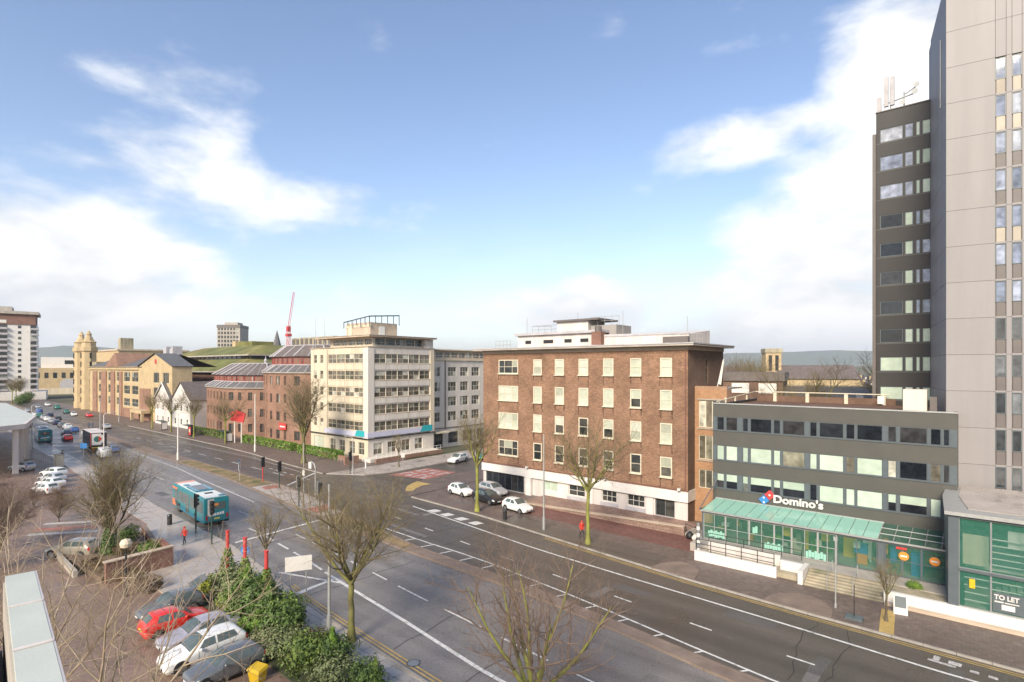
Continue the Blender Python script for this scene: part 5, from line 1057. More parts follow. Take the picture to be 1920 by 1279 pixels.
# ---------------------------------------------------------------- houses, church and roofs seen between the blocks on the right
def right_back():
    c = thing('stone_church_tower', 'square buff stone church tower beyond the roofs', 'church', (-56, 213, 0), R(30))
    part('tower', c, 'brick_buff', (-2.6, 2.6, -2.6, 2.6, 0, 22.4)); part('parapet', c, 'concrete_old', (-2.9, 2.9, -2.9, 2.9, 22.4, 23.9))
    for s in (-1.1, 1.1): B('plastic_black').box(s - .55, s + .55, -2.7, -2.6, 16, 21.5).build('belfry_opening', c); B('plastic_black').box(2.6, 2.7, s - .55, s + .55, 16, 21.5).build('belfry_opening', c)
    nv = B('slate_brown').add([(1, -7, 13.2), (27, -7, 13.2), (27, 0, 18.0), (1, 0, 18.0), (27, 7, 13.2), (1, 7, 13.2)], [(0, 1, 2, 3), (3, 2, 4, 5)]); nv.use('brick_buff').box(2, 26.5, -6.4, 6.4, 0, 13.2).add([(27, -7, 13.2), (27, 7, 13.2), (27, 0, 18.0)], [(0, 1, 2)]); nv.build('nave', c)
    s = thing('slate_roofed_hall', 'long low hall with grey slate roof behind the dark shop block', 'building', (-27, 107, 0), R(10))
    r = B('slate').add([(0, 0, 10.8), (17.5, 0, 10.8), (17.5, 7, 13.6), (0, 7, 13.6), (17.5, 14, 10.8), (0, 14, 10.8)], [(0, 1, 2, 3), (3, 2, 4, 5)]); r.build('roof', s); part('wall', s, 'brick_dk', (.4, 17.1, .4, 13.6, 0, 10.8)); part('ridge', s, 'concrete_old', (0, 17.5, 6.8, 7.2, 13.55, 13.8)); B('lead').box(12, 13, 2, 2.6, 11.8, 12.3).build('skylight', s)
    f = thing('flat_roofed_terrace', 'flat roofed brick terrace with white window panels behind the stair wing', 'building', (-45, 104, 0), R(10)); part('wall', f, 'brick_side', (0, 19, 0, 12, 0, 14.6)); part('roof', f, 'slate_brown', (-.3, 19.3, -.3, 12, 14.6, 16.2))
    for k in range(4): B('frame_white').box(1.2 + k * 4.6, 4.2 + k * 4.6, -.1, -.01, 12.4, 14.2).build('window', f)
    rn = random.Random(11); k = 0
    lab = ['terraced house with %s walls and slate roof, %s in the far rows behind the church']
    for row, (d, n) in enumerate(((150, 9), (235, 12), (300, 15), (380, 18))):
        for i in range(n):
            px = 1350 + (1660 - 1350) * (i + .5 + rn.uniform(-.2, .2)) / n; dx = (px - 960) / 1040; dd = d + rn.uniform(-12, 12)
            X = dd * (-.6401 + dx * .7683); Y = dd * (.7683 + dx * .6401); w = rn.uniform(6, 9); hh = rn.uniform(8.5, 10.5) if row else rn.uniform(9, 11)
            wl = rn.choice(['brick_buff', 'cream', 'white_dirty', 'brick_orange', 'stone_band']); rf = rn.choice(['slate_brown', 'brick_dk', 'slate'])
            wn = {'brick_buff': 'buff brick', 'cream': 'cream', 'white_dirty': 'off white', 'brick_orange': 'orange brick', 'stone_band': 'stone'}[wl]; rfn = {'slate_brown': 'brown slate', 'brick_dk': 'red tile', 'slate': 'grey slate'}[rf]
            gable_house('terraced_house', '%s row of far houses, %s from left, %s walls and %s roof' % (('nearest', 'second nearest', 'third nearest', 'farthest')[row], ('first', 'second', 'third', 'fourth', 'fifth', 'sixth', 'seventh', 'eighth', 'ninth', 'tenth', 'eleventh', 'twelfth', 'thirteenth', 'fourteenth', 'fifteenth', 'sixteenth', 'seventeenth', 'eighteenth')[i], wn, rfn), (X, Y, 0), R(rn.uniform(20, 70)), w, rn.uniform(9, 14), hh - 3, hh + 1.5, wl, rf, [1.0, 3.6], group='distant terraced houses', ncol=2, chim=1, gw=1.1, gh=1.4)
right_back()
# ---------------------------------------------------------------- camera side: parapet of the near building, canopy at far left
nb = thing('near_parapet', 'white capped parapet roof of the near building at the lower left corner', 'building', (-14.3, 1.86, 0), R(-6.5))
part('parapet_wall', nb, 'concrete', (0.05, 12, .06, .44, 0, 12.9))
for k in range(6): B('roofwhite').box(k * 1.95, k * 1.95 + 1.93, -.0 + .09, .52, 12.9, 13.0 + .004 * (k % 2)).build('coping_panel', nb); B('white_dirty').box(k * 1.95 + 1.91, k * 1.95 + 1.97, .08, .53, 13.006, 13.025).build('coping_joint', nb)
part('coping_edge', nb, 'lead', (0, 12, .525, .55, 12.75, 13.0)); part('end_box', nb, 'roofwhite', (-.6, .05, -.75, -.05, 12.3, 13.25)); part('lower_roof', nb, 'concrete_old', (-.2, 12, -6, -.05, 11.6, 12.2)); part('building_body', nb, 'concrete', (0, 11.9, -6, .05, 0, 11.6))
cv = thing('entrance_canopy', 'white flat entrance canopy on columns at the far left edge', 'canopy')
B('roofwhite').prism([(-112, 10), (-118, 18.4), (-137, 23), (-193, 26.5), (-193, 4), (-115, 2)], 7.6, 7.95).build('roof_slab', cv); B('white_dirty').prism([(-111.8, 10), (-117.9, 18.6), (-137.2, 23.2), (-137.2, 22.9), (-118.1, 18.2), (-112.2, 10)], 7.2, 7.97).build('fascia', cv)
for x, y in ((-113.5, 10), (-118.4, 17.4), (-128, 19.5), (-136, 21.6)): part('column', cv, 'brick_buff' if x > -115 else 'white_dirty', (x - .35, x + .35, y - .35, y + .35, 0, 7.6))

# ---------------------------------------------------------------- air between the city and the hills
hz_m = bpy.data.materials.new('haze'); hz_m.use_nodes = True; nt_ = hz_m.node_tree; nt_.nodes.remove(nt_.nodes['Principled BSDF'])
pv = nt_.nodes.new('ShaderNodeVolumePrincipled'); pv.inputs['Color'].default_value = (.86, .92, 1, 1); pv.inputs['Density'].default_value = HAZE; pv.inputs['Anisotropy'].default_value = .2
nt_.links.new(pv.outputs[0], nt_.nodes['Material Output'].inputs['Volume'])
if HAZE:
    hb = MB(); hb.box(-8800, 3900, -2900, 8900, -1.0, 330); ho = hb.build('haze'); ho.data.materials.append(hz_m); ho['kind'] = 'stuff'

# ================================================================ VEHICLES
def cr(p0, p1, p2, p3, t): return .5 * ((2 * p1) + (-p0 + p2) * t + (2 * p0 - 5 * p1 + 4 * p2 - p3) * t * t + (-p0 + 3 * p1 - 3 * p2 + p3) * t ** 3)
class CarShape:
    """stations: x, z sill, z shoulder, z roof, half width low, half width shoulder, half width roof (x = 0 at the nose, car points to -x)"""
    def __init__(s, st): s.st = st
    def sec(s, x):
        st = s.st; n = len(st); i = 0
        while i < n - 2 and x > st[i + 1][0]: i += 1
        a, b = st[i], st[i + 1]; t = min(1, max(0, (x - a[0]) / (b[0] - a[0])))
        p, q = st[max(0, i - 1)], st[min(n - 1, i + 2)]
        lin = lambda k: a[k] + (b[k] - a[k]) * t
        def sm(k):
            v = cr(p[k], a[k], b[k], q[k], t); lo, hi = min(a[k], b[k]), max(a[k], b[k]); return min(hi + .02, max(lo - .02, v))
        return [sm(k) for k in range(1, 7)]
    def pt(s, x, v):
        """v: 0 sill .. 1 mid side .. 2 shoulder .. 3 roof edge .. 4 roof centre"""
        zs, zh, zr, wl, wh, wr = s.sec(x)
        K = [(wl * .93, zs), (wl, zs + (zh - zs) * .5), (wh, zh), (wr, zr - .05 if zr - zh > .12 else zr - (zr - zh) * .3), (wr * .55, zr), (0, zr + .012)]
        i = min(4, int(v)); t = v - i; a, b = K[i], K[i + 1]
        return Vector((x, a[0] + (b[0] - a[0]) * t, a[1] + (b[1] - a[1]) * t))
    def patch(s, x0, x1, v0, v1, off, side=1, nx=6, nv=3, taper=None):
        """a panel lying on the body skin, set proud by off"""
        vs = []; fs = []
        for i in range(nx + 1):
            for j in range(nv + 1):
                fx = i / nx; fv = j / nv; v = v0 + (v1 - v0) * fv
                a, b = x0, x1
                if taper: a, b = x0 + taper[0] * fv, x1 + taper[1] * fv
                x = a + (b - a) * fx; p = s.pt(x, v); e = .01
                n = (s.pt(x + e, v) - s.pt(x - e, v)).cross(s.pt(x, min(5, v + e)) - s.pt(x, max(0, v - e)))
                if n.length < 1e-9: n = Vector((0, 0, 1))
                n.normalize()
                if n.y < -.001 or (abs(n.y) < .2 and n.z < 0): n = -n
                p = p + n * off; vs.append((p.x, p.y * side, p.z))
        for i in range(nx):
            for j in range(nv): q = (i * (nv + 1) + j, (i + 1) * (nv + 1) + j, (i + 1) * (nv + 1) + j + 1, i * (nv + 1) + j + 1); fs.append(q if side > 0 else tuple(reversed(q)))
        return vs, fs
KINDS = {
 # name: stations, windscreen(x0,x1), rear window(x0,x1), side glass (x0,x1, split), wheels, r
 'hatch': ([(0, .34, .52, .54, .62, .60, .52), (.12, .22, .68, .72, .76, .72, .62), (.8, .2, .82, .90, .85, .81, .70), (1.18, .19, .90, .99, .86, .84, .72), (1.75, .19, .95, 1.36, .86, .85, .66), (2.15, .19, .97, 1.47, .86, .85, .62), (3.0, .19, .99, 1.48, .86, .85, .60), (3.45, .2, 1.0, 1.43, .86, .84, .58), (3.8, .22, 1.0, 1.12, .84, .82, .60), (3.92, .27, .9, .96, .8, .78, .60), (3.98, .36, .7, .74, .74, .72, .58)], (1.22, 1.98), (3.47, 3.8), (1.55, 3.3, 2.42), (.72, 3.22), .31),
 'saloon': ([(0, .34, .52, .54, .62, .60, .52), (.12, .22, .66, .70, .78, .74, .64), (.9, .2, .80, .88, .88, .84, .74), (1.35, .19, .88, .96, .89, .87, .74), (1.95, .19, .93, 1.32, .89, .88, .66), (2.4, .19, .95, 1.43, .89, .88, .62), (3.2, .19, .97, 1.43, .89, .88, .60), (3.75, .2, .98, 1.34, .88, .87, .58), (4.2, .22, .98, 1.06, .87, .86, .66), (4.5, .25, .94, 1.0, .84, .82, .64), (4.62, .36, .74, .78, .76, .74, .60)], (1.4, 2.15), (3.72, 4.18), (1.8, 3.7, 2.7), (.82, 3.62), .32),
 'estate': ([(0, .36, .58, .60, .64, .62, .54), (.12, .24, .76, .80, .80, .76, .66), (.8, .22, .90, .99, .9, .86, .76), (1.2, .22, .98, 1.07, .91, .89, .76), (1.8, .22, 1.04, 1.46, .91, .90, .70), (2.2, .22, 1.06, 1.58, .91, .90, .66), (3.4, .22, 1.10, 1.59, .91, .90, .64), (3.95, .23, 1.13, 1.53, .9, .89, .62), (4.3, .26, 1.13, 1.24, .88, .87, .64), (4.42, .3, 1.0, 1.06, .84, .82, .62), (4.48, .42, .8, .84, .78, .76, .6)], (1.25, 2.05), (4.0, 4.28), (1.65, 3.85, 2.65), (.82, 3.58), .36),
 'van': ([(0, .36, .66, .70, .7, .68, .6), (.12, .24, .9, .98, .86, .82, .74), (.6, .22, 1.05, 1.2, .92, .88, .78), (.95, .22, 1.12, 1.5, .93, .9, .78), (1.5, .22, 1.15, 1.9, .93, .92, .8), (2.2, .22, 1.16, 1.95, .93, .92, .82), (4.2, .22, 1.16, 1.95, .93, .92, .82), (4.75, .24, 1.16, 1.9, .92, .91, .8), (4.85, .34, 1.0, 1.75, .9, .88, .78)], (.72, 1.42), (4.76, 4.84), (1.2, 2.2, 1.7), (.85, 3.85), .33)}
def make_car(kind, paint, loc, rz, label, group=None, detail=True, name='parked_car', cat='car'):
    key = ('car', kind, detail)
    t = thing(name, label, cat, loc, rz, group)
    if key not in SHARED:
        st, ws, rw, sg, wh, wr = KINDS[kind]; c = CarShape(st); Lx = st[-1][0]; P = []
        mb = B('car_white'); xs = frange(0.0, Lx, Lx / 34); vs = [0, .5, 1, 1.5, 2, 2.5, 3, 3.5, 4, 5]; nv = len(vs); rows = []
        for x in xs:
            r = [c.pt(x, v) for v in vs]; rows.append([(p.x, p.y, p.z) for p in r] + [(p.x, -p.y, p.z) for p in reversed(r[:-1])])
        m = len(rows[0]); flat = [p for r in rows for p in r]
        fs = [(i * m + j, i * m + j + 1, (i + 1) * m + j + 1, (i + 1) * m + j) for i in range(len(xs) - 1) for j in range(m - 1)]
        fs.append(tuple(range(m - 1, -1, -1))); fs.append(tuple(range((len(xs) - 1) * m, len(xs) * m))); fs += [((i + 1) * m, (i + 1) * m + m - 1, i * m + m - 1, i * m) for i in range(len(xs) - 1)]
        mb.add(flat, fs); P.append(('body', mb.mesh('body', True), (0, 0, 0), []))
        def panel(nm, mname, *args, off=.012, sides=(1, -1), **kw):
            g = B(mname)
            for s in sides: g.add(*c.patch(*args, off, s, **kw))
            return nm, g.mesh(nm, True), (0, 0, 0), []
        P.append(panel('windscreen', 'car_glass', ws[0], ws[1], 3.12, 5, nx=8, nv=4)); P.append(panel('rear_window', 'car_glass', rw[0], rw[1], 3.25, 5, nx=4, nv=4))
        for s in (1, -1):
            P.append(panel('side_window', 'car_glass', sg[0], sg[2] - .05, 2.12, 2.93, sides=(s,), taper=(.38, 0))); P.append(panel('side_window', 'car_glass', sg[2] + .05, sg[1], 2.12, 2.93, sides=(s,), taper=(0, -.18)))
        for s in (1, -1):
            P.append(panel('headlight', 'lamp_clear', .06, .4, 1.25, 1.8, sides=(s,))); P.append(panel('tail_light', 'lamp_red', Lx - .22, Lx - .05, 1.3, 2.1, sides=(s,)))
        bm = B('plastic_black'); [bm.add(*c.patch(.3, Lx - .3, .0, .22, .01, s, nx=16, nv=1)) for s in (1, -1)]; P.append(('sill_trim', bm.mesh('sill_trim'), (0, 0, 0), []))
        sm_ = B('plastic_black'); [sm_.add(*c.patch(x_, x_ + .022, .35, 2.06, .006, s, nx=1, nv=6)) for s in (1, -1) for x_ in (sg[0] + .02, sg[2] - .01, sg[1] - .32)]; P.append(('door_seams', sm_.mesh('door_seams'), (0, 0, 0), []))
        P.append(('grille', B('plastic_black').box(-.02, .06, -.42, .42, .38, .50).mesh('grille'), (0, 0, 0), []))
        P.append(('number_plate', B('plate_white').box(-.035, -.018, -.26, .26, .42, .52).mesh('number_plate'), (0, 0, 0), [])); P.append(('number_plate', B('plate_yellow').box(Lx - .01, Lx + .03, -.26, .26, .62, .73).mesh('number_plate'), (0, 0, 0), []))
        for s in (1, -1):
            mr = B('car_white'); mr.lathe([(.0, -.08), (.09, -.05), (.1, .05), (.0, .09)], 0, 0, 8); P.append(('mirror', mr.mesh('mirror', True), (sg[0] + .12, s * (st[4][5] + .1), st[4][2] + .06), []))
        for x in wh:
            for s in (1, -1):
                w0 = c.sec(x)[3]; ar = B('plastic_black'); ar.tube([(0, s * (w0 - .1), wr), (0, s * (w0 + .008), wr)], wr * 1.16, 20); P.append(('wheel_arch', ar.mesh('wheel_arch'), (x, 0, .02), []))
                ty = B('tyre'); ty.tube([(0, s * (w0 - .2), wr), (0, s * (w0 - .0), wr), (0, s * (w0 + .022), wr)], [wr, wr, wr * .94], 20)
                rm = B('rim'); rm.tube([(0, s * (w0 + .02), wr), (0, s * (w0 + .028), wr)], wr * .66, 18); rm.use('plastic_black'); [rm.tube([(wr * .42 * math.cos(a), s * (w0 + .026), wr + wr * .42 * math.sin(a)), (wr * .42 * math.cos(a), s * (w0 + .031), wr + wr * .42 * math.sin(a))], wr * .11, 6) for a in [k * 2 * math.pi / 5 for k in range(5)]]
                P.append(('wheel', ty.mesh('wheel'), (x, 0, 0), [('rim', rm.mesh('rim'))]))
        SHARED[key] = (P, Lx)
    P, Lx = SHARED[key]
    for nm, me, lo, subs in P:
        if not detail and nm in ('door_seams', 'sill_trim', 'mirror', 'number_plate', 'grille', 'wheel_arch'): continue
        o = link(nm, me, t, (lo[0] - Lx / 2, lo[1], lo[2]))
        if nm == 'door_seams': o['kind'] = 'stuff'
        for sn, sm in subs: link(sn, sm, o)
    if paint != 'car_white': swap(t, 'car_white', paint)
    return t
UP = R(-90)     # nose towards +Y (across the street); 90 = nose towards -Y
make_car('hatch', 'car_red', (-39.8, 13.7, .03), R(-91), 'bright red hatchback parked nose to the hedge in the row of five', group='cars in the near parking row')
make_car('saloon', 'car_lilac', (-37.0, 14.1, .03), R(88), 'lilac silver saloon parked between red hatchback and white estate car', group='cars in the near parking row')
make_car('estate', 'car_white', (-34.4, 13.3, .03), R(88), 'white estate car parked between silver saloon and dark grey car', group='cars in the near parking row')
make_car('hatch', 'car_grey', (-31.75, 13.4, .03), R(88), 'dark grey hatchback beside the yellow grit bin, nearest of the parking row', group='cars in the near parking row')
bc = make_car('hatch', 'car_grey', (-42.6, 14.3, .03), R(89), 'grey hatchback with its tailgate raised beyond the red hatchback', group='cars in the near parking row')
tg = B('car_grey').add([(1.35, -.62, 1.5), (1.35, .62, 1.5), (2.25, .55, 1.95), (2.25, -.55, 1.95), (1.35, -.62, 1.56), (1.35, .62, 1.56), (2.25, .55, 2.01), (2.25, -.55, 2.01)], [(3, 2, 1, 0), (4, 5, 6, 7), (0, 1, 5, 4), (1, 2, 6, 5), (2, 3, 7, 6), (3, 0, 4, 7)]); tgo = tg.build('tailgate', bc)
B('car_glass').add([(1.42, -.5, 1.6), (1.42, .5, 1.6), (1.95, .46, 1.865), (1.95, -.46, 1.865)], [(0, 1, 2, 3)]).build('tailgate_window', tgo)
make_car('estate', 'car_gold', (-62.4, 13.2, .03), R(35), 'pale silver off-road estate beside the ivy clad tree planter')
for i, (x, y, rz, pc, kd, lb) in enumerate(((-41.4, 50.7, 172, 'car_white', 'hatch', 'small white hatchback nearest the lamp post on the brick block forecourt'), (-47.0, 51.6, 172, 'car_black', 'estate', 'black estate car between two white cars on the forecourt'), (-52.5, 52.4, 172, 'car_white', 'hatch', 'white hatchback next to the side road corner behind black car'), (-49.4, 55.3, 172, 'car_silver', 'estate', 'silver car close to the recessed shopfront behind the black car'))):
    make_car(kd, pc, (x, y, .125), R(rz), lb, group='cars on the brick block forecourt')
make_car('estate', 'car_white', (-71.4, 70.5, .01), R(100), 'white estate car in the side road by the cream block', name='side_street_car'); make_car('hatch', 'car_green', (-70.2, 76.5, .01), R(95), 'green hatchback behind the white car in the side road', name='side_street_car')
make_car('saloon', 'car_silver', (-187, 46.8, .01), R(-8), 'lone silver saloon driving along the far carriageway past the sandstone office', name='moving_car')
# cars in the left lot
for i, (x, y, rz, pc, kd, lb) in enumerate(((-96.6, 17.2, 20, 'car_white', 'hatch', 'nearest white hatchback in the left car park, behind the twiggy shrub'), (-101.0, 18.6, 18, 'car_white', 'saloon', 'second white saloon in the left car park row'), (-105.4, 19.6, 18, 'car_silver', 'saloon', 'silver white saloon third in the left car park row'), (-109.8, 20.6, 18, 'car_white', 'estate', 'white estate car farthest in the left car park row'), (-108.5, 12.6, 12, 'car_white', 'saloon', 'white saloon alone at the left picture edge of the car park'), (-121.0, 18.6, 30, 'car_silver', 'hatch', 'silver hatchback parked under the white canopy'))):
    make_car(kd, pc, (x, y, .03), R(rz), lb, group='cars in the left car park')
# queue of traffic beyond the truck
rq = random.Random(21)
q = [(-127.3, 31.4, 'van', 'car_white', 'white van just behind the lorry beside the twiggy tree'), (-133.2, 34.4, 'hatch', 'car_blue', 'blue hatchback tucked behind the lorry'), (-163.5, 33.2, 'hatch', 'car_red', 'red hatchback between green bus and lorry'), (-177.5, 35.8, 'saloon', 'car_navy', 'dark blue saloon ahead of the green bus'), (-229, 44.0, 'hatch', 'car_black', 'black hatchback near the median in the far queue'), (-247, 45.2, 'estate', 'car_navy', 'navy estate far down the queue'), (-256, 42.6, 'saloon', 'car_white', 'white saloon far down the queue'), (-268, 46.0, 'van', 'car_blue', 'blue van at the end of the visible queue'), (-280, 44.5, 'hatch', 'car_silver', 'silver hatchback at the end of the visible queue'), (-262, 53.0, 'estate', 'car_green', 'dark green estate coming the other way before the chapel'), (-246, 51.8, 'saloon', 'car_white', 'white saloon coming the other way before the chapel'), (-236, 54.0, 'hatch', 'car_red', 'red hatchback parked before the sandstone office'), (-292, 56.0, 'van', 'car_green', 'green van far off before the chapel towers'), (-305, 52.0, 'saloon', 'car_silver', 'silver saloon far off by the traffic island'), (-318, 57.5, 'estate', 'car_white', 'white estate farthest off in the street')]
for x, y, kd, pc, lb in q: make_car(kd, pc, (x, y, .01), R(-4 + rq.uniform(-2, 2)) + (math.pi if y > 50 else 0), lb, group='traffic queue down the street', detail=False, name='queueing_car')
cn = {'car_white': 'white', 'car_silver': 'silver', 'car_black': 'black', 'car_blue': 'blue', 'car_red': 'red', 'car_navy': 'navy', 'car_grey': 'dark grey', 'car_green': 'green'}; ordn = ('first', 'second', 'third', 'fourth', 'fifth', 'sixth', 'seventh', 'eighth')
for ln, (lx, ly, stp, nn) in enumerate(((-184, 38.6, 9.0, 8), (-222, 35.6, 8.5, 8))):
    for k in range(nn):
        pc = rq.choice(list(cn)); x = lx - k * stp + rq.uniform(-1, 1); kd = rq.choice(('hatch', 'saloon', 'estate')); y = ly + (lx - x) * .062
        make_car(kd, pc, (x, y, .01), R(-4), '%s %s, %s car of the %s queue beyond the lorry' % (cn[pc], {'hatch': 'hatchback', 'saloon': 'saloon', 'estate': 'estate car'}[kd], ordn[k], ('inner lane', 'outer lane')[ln]), group='traffic queue down the street', detail=False, name='queueing_car')
# ---------------------------------------------------------------- buses and lorry
def rbox(mb, x0, x1, y0, y1, z0, z1, r, nz=True):
    """box with rounded upper long edges, as one shell"""
    prof = [(y0, z0), (y1, z0), (y1, z1 - r), (y1 - r * .3, z1 - r * .3), (y1 - r, z1), (y0 + r, z1), (y0 + r * .3, z1 - r * .3), (y0, z1 - r)]
    n = len(prof); v = [(x0, y, z) for y, z in prof] + [(x1, y, z) for y, z in prof]
    mb.add(v, [(i, n + i, n + (i + 1) % n, (i + 1) % n) for i in range(n)] + [tuple(range(n - 1, -1, -1))[::-1], tuple(range(2 * n - 1, n - 1, -1))[::-1][::-1]])
def make_bus(loc, rz, label, full=True):
    b = thing('city_bus', label, 'bus', loc, rz); L, w = 12.0, 1.26   # nose at -x
    m = B('bus_teal'); rbox(m, -L / 2 + .02, L / 2 - .12, -w, w, .34, 2.98, .22); m.build('body', b)
    bk = B('bus_teal').add([(L / 2 - .12, -w, .42), (L / 2 - .12, w, .42), (L / 2 - .12, w, 2.76), (L / 2 - .12, -w, 2.76), (L / 2 + .04, -w + .08, .5), (L / 2 + .04, w - .08, .5), (L / 2 - .02, w - .1, 2.7), (L / 2 - .02, -w + .1, 2.7)], [(4, 5, 6, 7), (0, 1, 5, 4), (1, 2, 6, 5), (2, 3, 7, 6), (3, 0, 4, 7)]); rear = bk.build('rear_panel', b)
    B('car_glass').box(L / 2 - .03, L / 2 + .03, -.85, .85, 1.75, 2.5).build('rear_window', rear); B('orange_sign').box(L / 2 + .031, L / 2 + .04, -.25, .15, 2.15, 2.4).build('route_display', rear)
    a = B('plate_white')
    for k in range(6): a.box(L / 2 + .03, L / 2 + .05, -.8 + k * .26, -.8 + k * .26 + .2, 1.05 + .02 * k, 1.3 + .03 * k)
    a.build('rear_advert', rear); B('plate_yellow').box(L / 2 + .03, L / 2 + .052, -.3, .3, .72, .86).build('number_plate', rear)
    for s in (-1, 1): B('lamp_red').box(L / 2 - .02, L / 2 + .05, s * 1.02 - .09, s * 1.02 + .09, .7, 1.2).build('tail_light', rear)
    B('plastic_black').box(L / 2 - .16, L / 2 + .02, -1.2, 1.2, .3, .44).build('bumper', rear)
    for s in (-1, 1):
        n = 7
        for k in range(n):
            x0 = -L / 2 + 1.0 + k * 1.5
            if s == -1 and k in (0, 3): B('car_glass').box(x0 - .1, x0 + 1.15, -w - .018, -w + .01, .5, 2.55).build('door', b)
            else: B('car_glass').box(x0, x0 + 1.42, s * w - .018 if s < 0 else s * w - .01, s * w + .01 if s < 0 else s * w + .018, 1.35, 2.5).build('window', b)
        B('bus_blue').box(-L / 2 + 2.4, L / 2 - .3, s * w - .012, s * w + .012, .36, .8).build('lower_skirt', b)
        o = B('bus_orange'); y = s * (w + .02)
        o.add([(-L / 2 + .0, y, .5), (-L / 2 + 1.5, y, .5), (-L / 2 + .9, y, 1.3), (-L / 2 + .0, y, 1.3)], [(0, 1, 2, 3)]); o.add([(-L / 2, y, 2.5), (-L / 2 + 1.7, y, 2.5), (-L / 2 + 2.3, y, 2.75), (-L / 2, y, 2.75)], [(0, 1, 2, 3)]); o.build('orange_swoosh', b)
    B('car_glass').box(-L / 2 - .03, -L / 2 + .03, -1.1, 1.1, .95, 2.85).build('windscreen', b); B('bus_orange').box(-L / 2 - .025, -L / 2 + .03, -1.2, 1.2, .4, .95).build('front_panel', b)
    r = B('bus_roof').box(-L / 2 + .3, L / 2 - .4, -.98, .98, 2.982, 3.03); ro = r.build('roof_skin', b); B('bus_orange').box(-L / 2 + .02, -L / 2 + 1.0, -1.0, 1.0, 2.985, 3.04).build('roof_front', ro)
    B('bus_blue').box(-1.6, 1.9, -.92, .92, 3.03, 3.2).build('roof_pod', ro); B('metal_grey').box(-1.3, 1.6, -.5, .5, 3.2, 3.25).build('pod_grille', ro); B('bus_blue').box(-3.4, -2.6, -.8, -.3, 3.03, 3.12).build('roof_hatch', ro); B('plastic_black').box(2.9, 3.5, -.4, .4, 3.03, 3.07).build('roof_hatch', ro); B('bus_blue').box(L / 2 - .9, L / 2 - .5, .4, 1.0, 3.03, 3.15).build('roof_vent', ro)
    for x in (-3.3, 3.0):
        for s in (-1, 1):
            ty = B('tyre'); ty.tube([(x, s * (w - .28), .48), (x, s * (w + .015), .48)], .48, 18); t_ = ty.build('wheel', b); B('rim').tube([(x, s * (w + .01), .48), (x, s * (w + .025), .48)], .26, 14).build('rim', t_); B('plastic_black').tube([(x, s * (w - .1), .5), (x, s * (w + .006), .5)], .58, 18).build('wheel_arch', b)
    return b
make_bus((-68.8, 26.15, .01), R(-5), 'teal single deck city bus with pale roof and orange nose at the crossing')
make_bus((-167.0, 29.4, .01), R(-6), 'teal green bus waiting in the queue at the left')
make_bus((-212.0, 33.4, .01), R(-8), 'farther blue green bus ahead in the queue at the left')
def lorry():
    b = thing('box_lorry', 'black curtain sided articulated lorry with round red white and green rear emblem', 'lorry', (-141.2, 33.0, .01), R(-5)); L = 13.0
    m = B('car_black').box(-L / 2 + 2.4, L / 2, -1.27, 1.27, 1.15, 4.0); m.build('trailer_box', b)
    B('white_dirty').box(-L / 2 + 2.4, L / 2, -1.25, 1.25, 4.002, 4.03).build('trailer_roof', b)
    for k in range(11): B('cloth_dark').box(-L / 2 + 2.7 + k * .95, -L / 2 + 2.74 + k * .95, -1.3, -1.275, 1.2, 3.9).build('curtain_strap', b)
    B('cloth_red').box(L / 2 - .9, L / 2 - .4, -1.29, -1.272, 1.2, 3.9).build('red_stripe', b)
    rd = B('plastic_black').box(L / 2, L / 2 + .04, -1.25, 1.25, 1.2, 3.95); r = rd.build('rear_door', b); B('white').box(L / 2 + .041, L / 2 + .05, -1.2, .35, 1.6, 3.85).build('white_field', r)
    B('white').tube([(L / 2 + .052, -.05, 2.75), (L / 2 + .062, -.05, 2.75)], .98, 20).build('emblem_ring', r); B('car_green').tube([(L / 2 + .064, -.28, 2.75), (L / 2 + .072, -.28, 2.75)], .6, 16).build('emblem_green', r); B('cloth_red').add([(L / 2 + .078, -.1, 3.35), (L / 2 + .078, .52, 2.8), (L / 2 + .078, -.1, 2.2)], [(0, 1, 2)]).build('emblem_red', r)
    B('plate_yellow').box(L / 2 + .0, L / 2 + .06, -1.2, 1.2, 1.02, 1.14).build('rear_marker', b)
    for s in (-1, 1): B('lamp_red').box(L / 2 - .04, L / 2 + .05, s * .95 - .2, s * .95 + .2, .82, 1.0).build('tail_light', b)
    c = B('car_white'); rbox(c, -L / 2, -L / 2 + 2.1, -1.22, 1.22, .5, 3.4, .25); cb = c.build('cab', b); B('car_glass').box(-L / 2 - .02, -L / 2 + .01, -1.05, 1.05, 1.7, 2.8).build('windscreen', cb); B('car_glass').box(-L / 2 + .3, -L / 2 + 1.2, -1.235, -1.2, 1.7, 2.6).build('side_window', cb)
    part('chassis', b, 'plastic_black', (-L / 2 + .3, L / 2 - .1, -.5, .5, .7, 1.14))
    for x in (-L / 2 + .9, -L / 2 + 3.4, L / 2 - 3.6, L / 2 - 2.4, L / 2 - 1.2):
        for s in (-1, 1): w_ = B('tyre'); w_.tube([(x, s * .95, .5), (x, s * 1.25, .5)], .5, 16); t_ = w_.build('wheel', b); B('rim').tube([(x, s * 1.25, .5), (x, s * 1.26, .5)], .26, 12).build('rim', t_)
lorry()

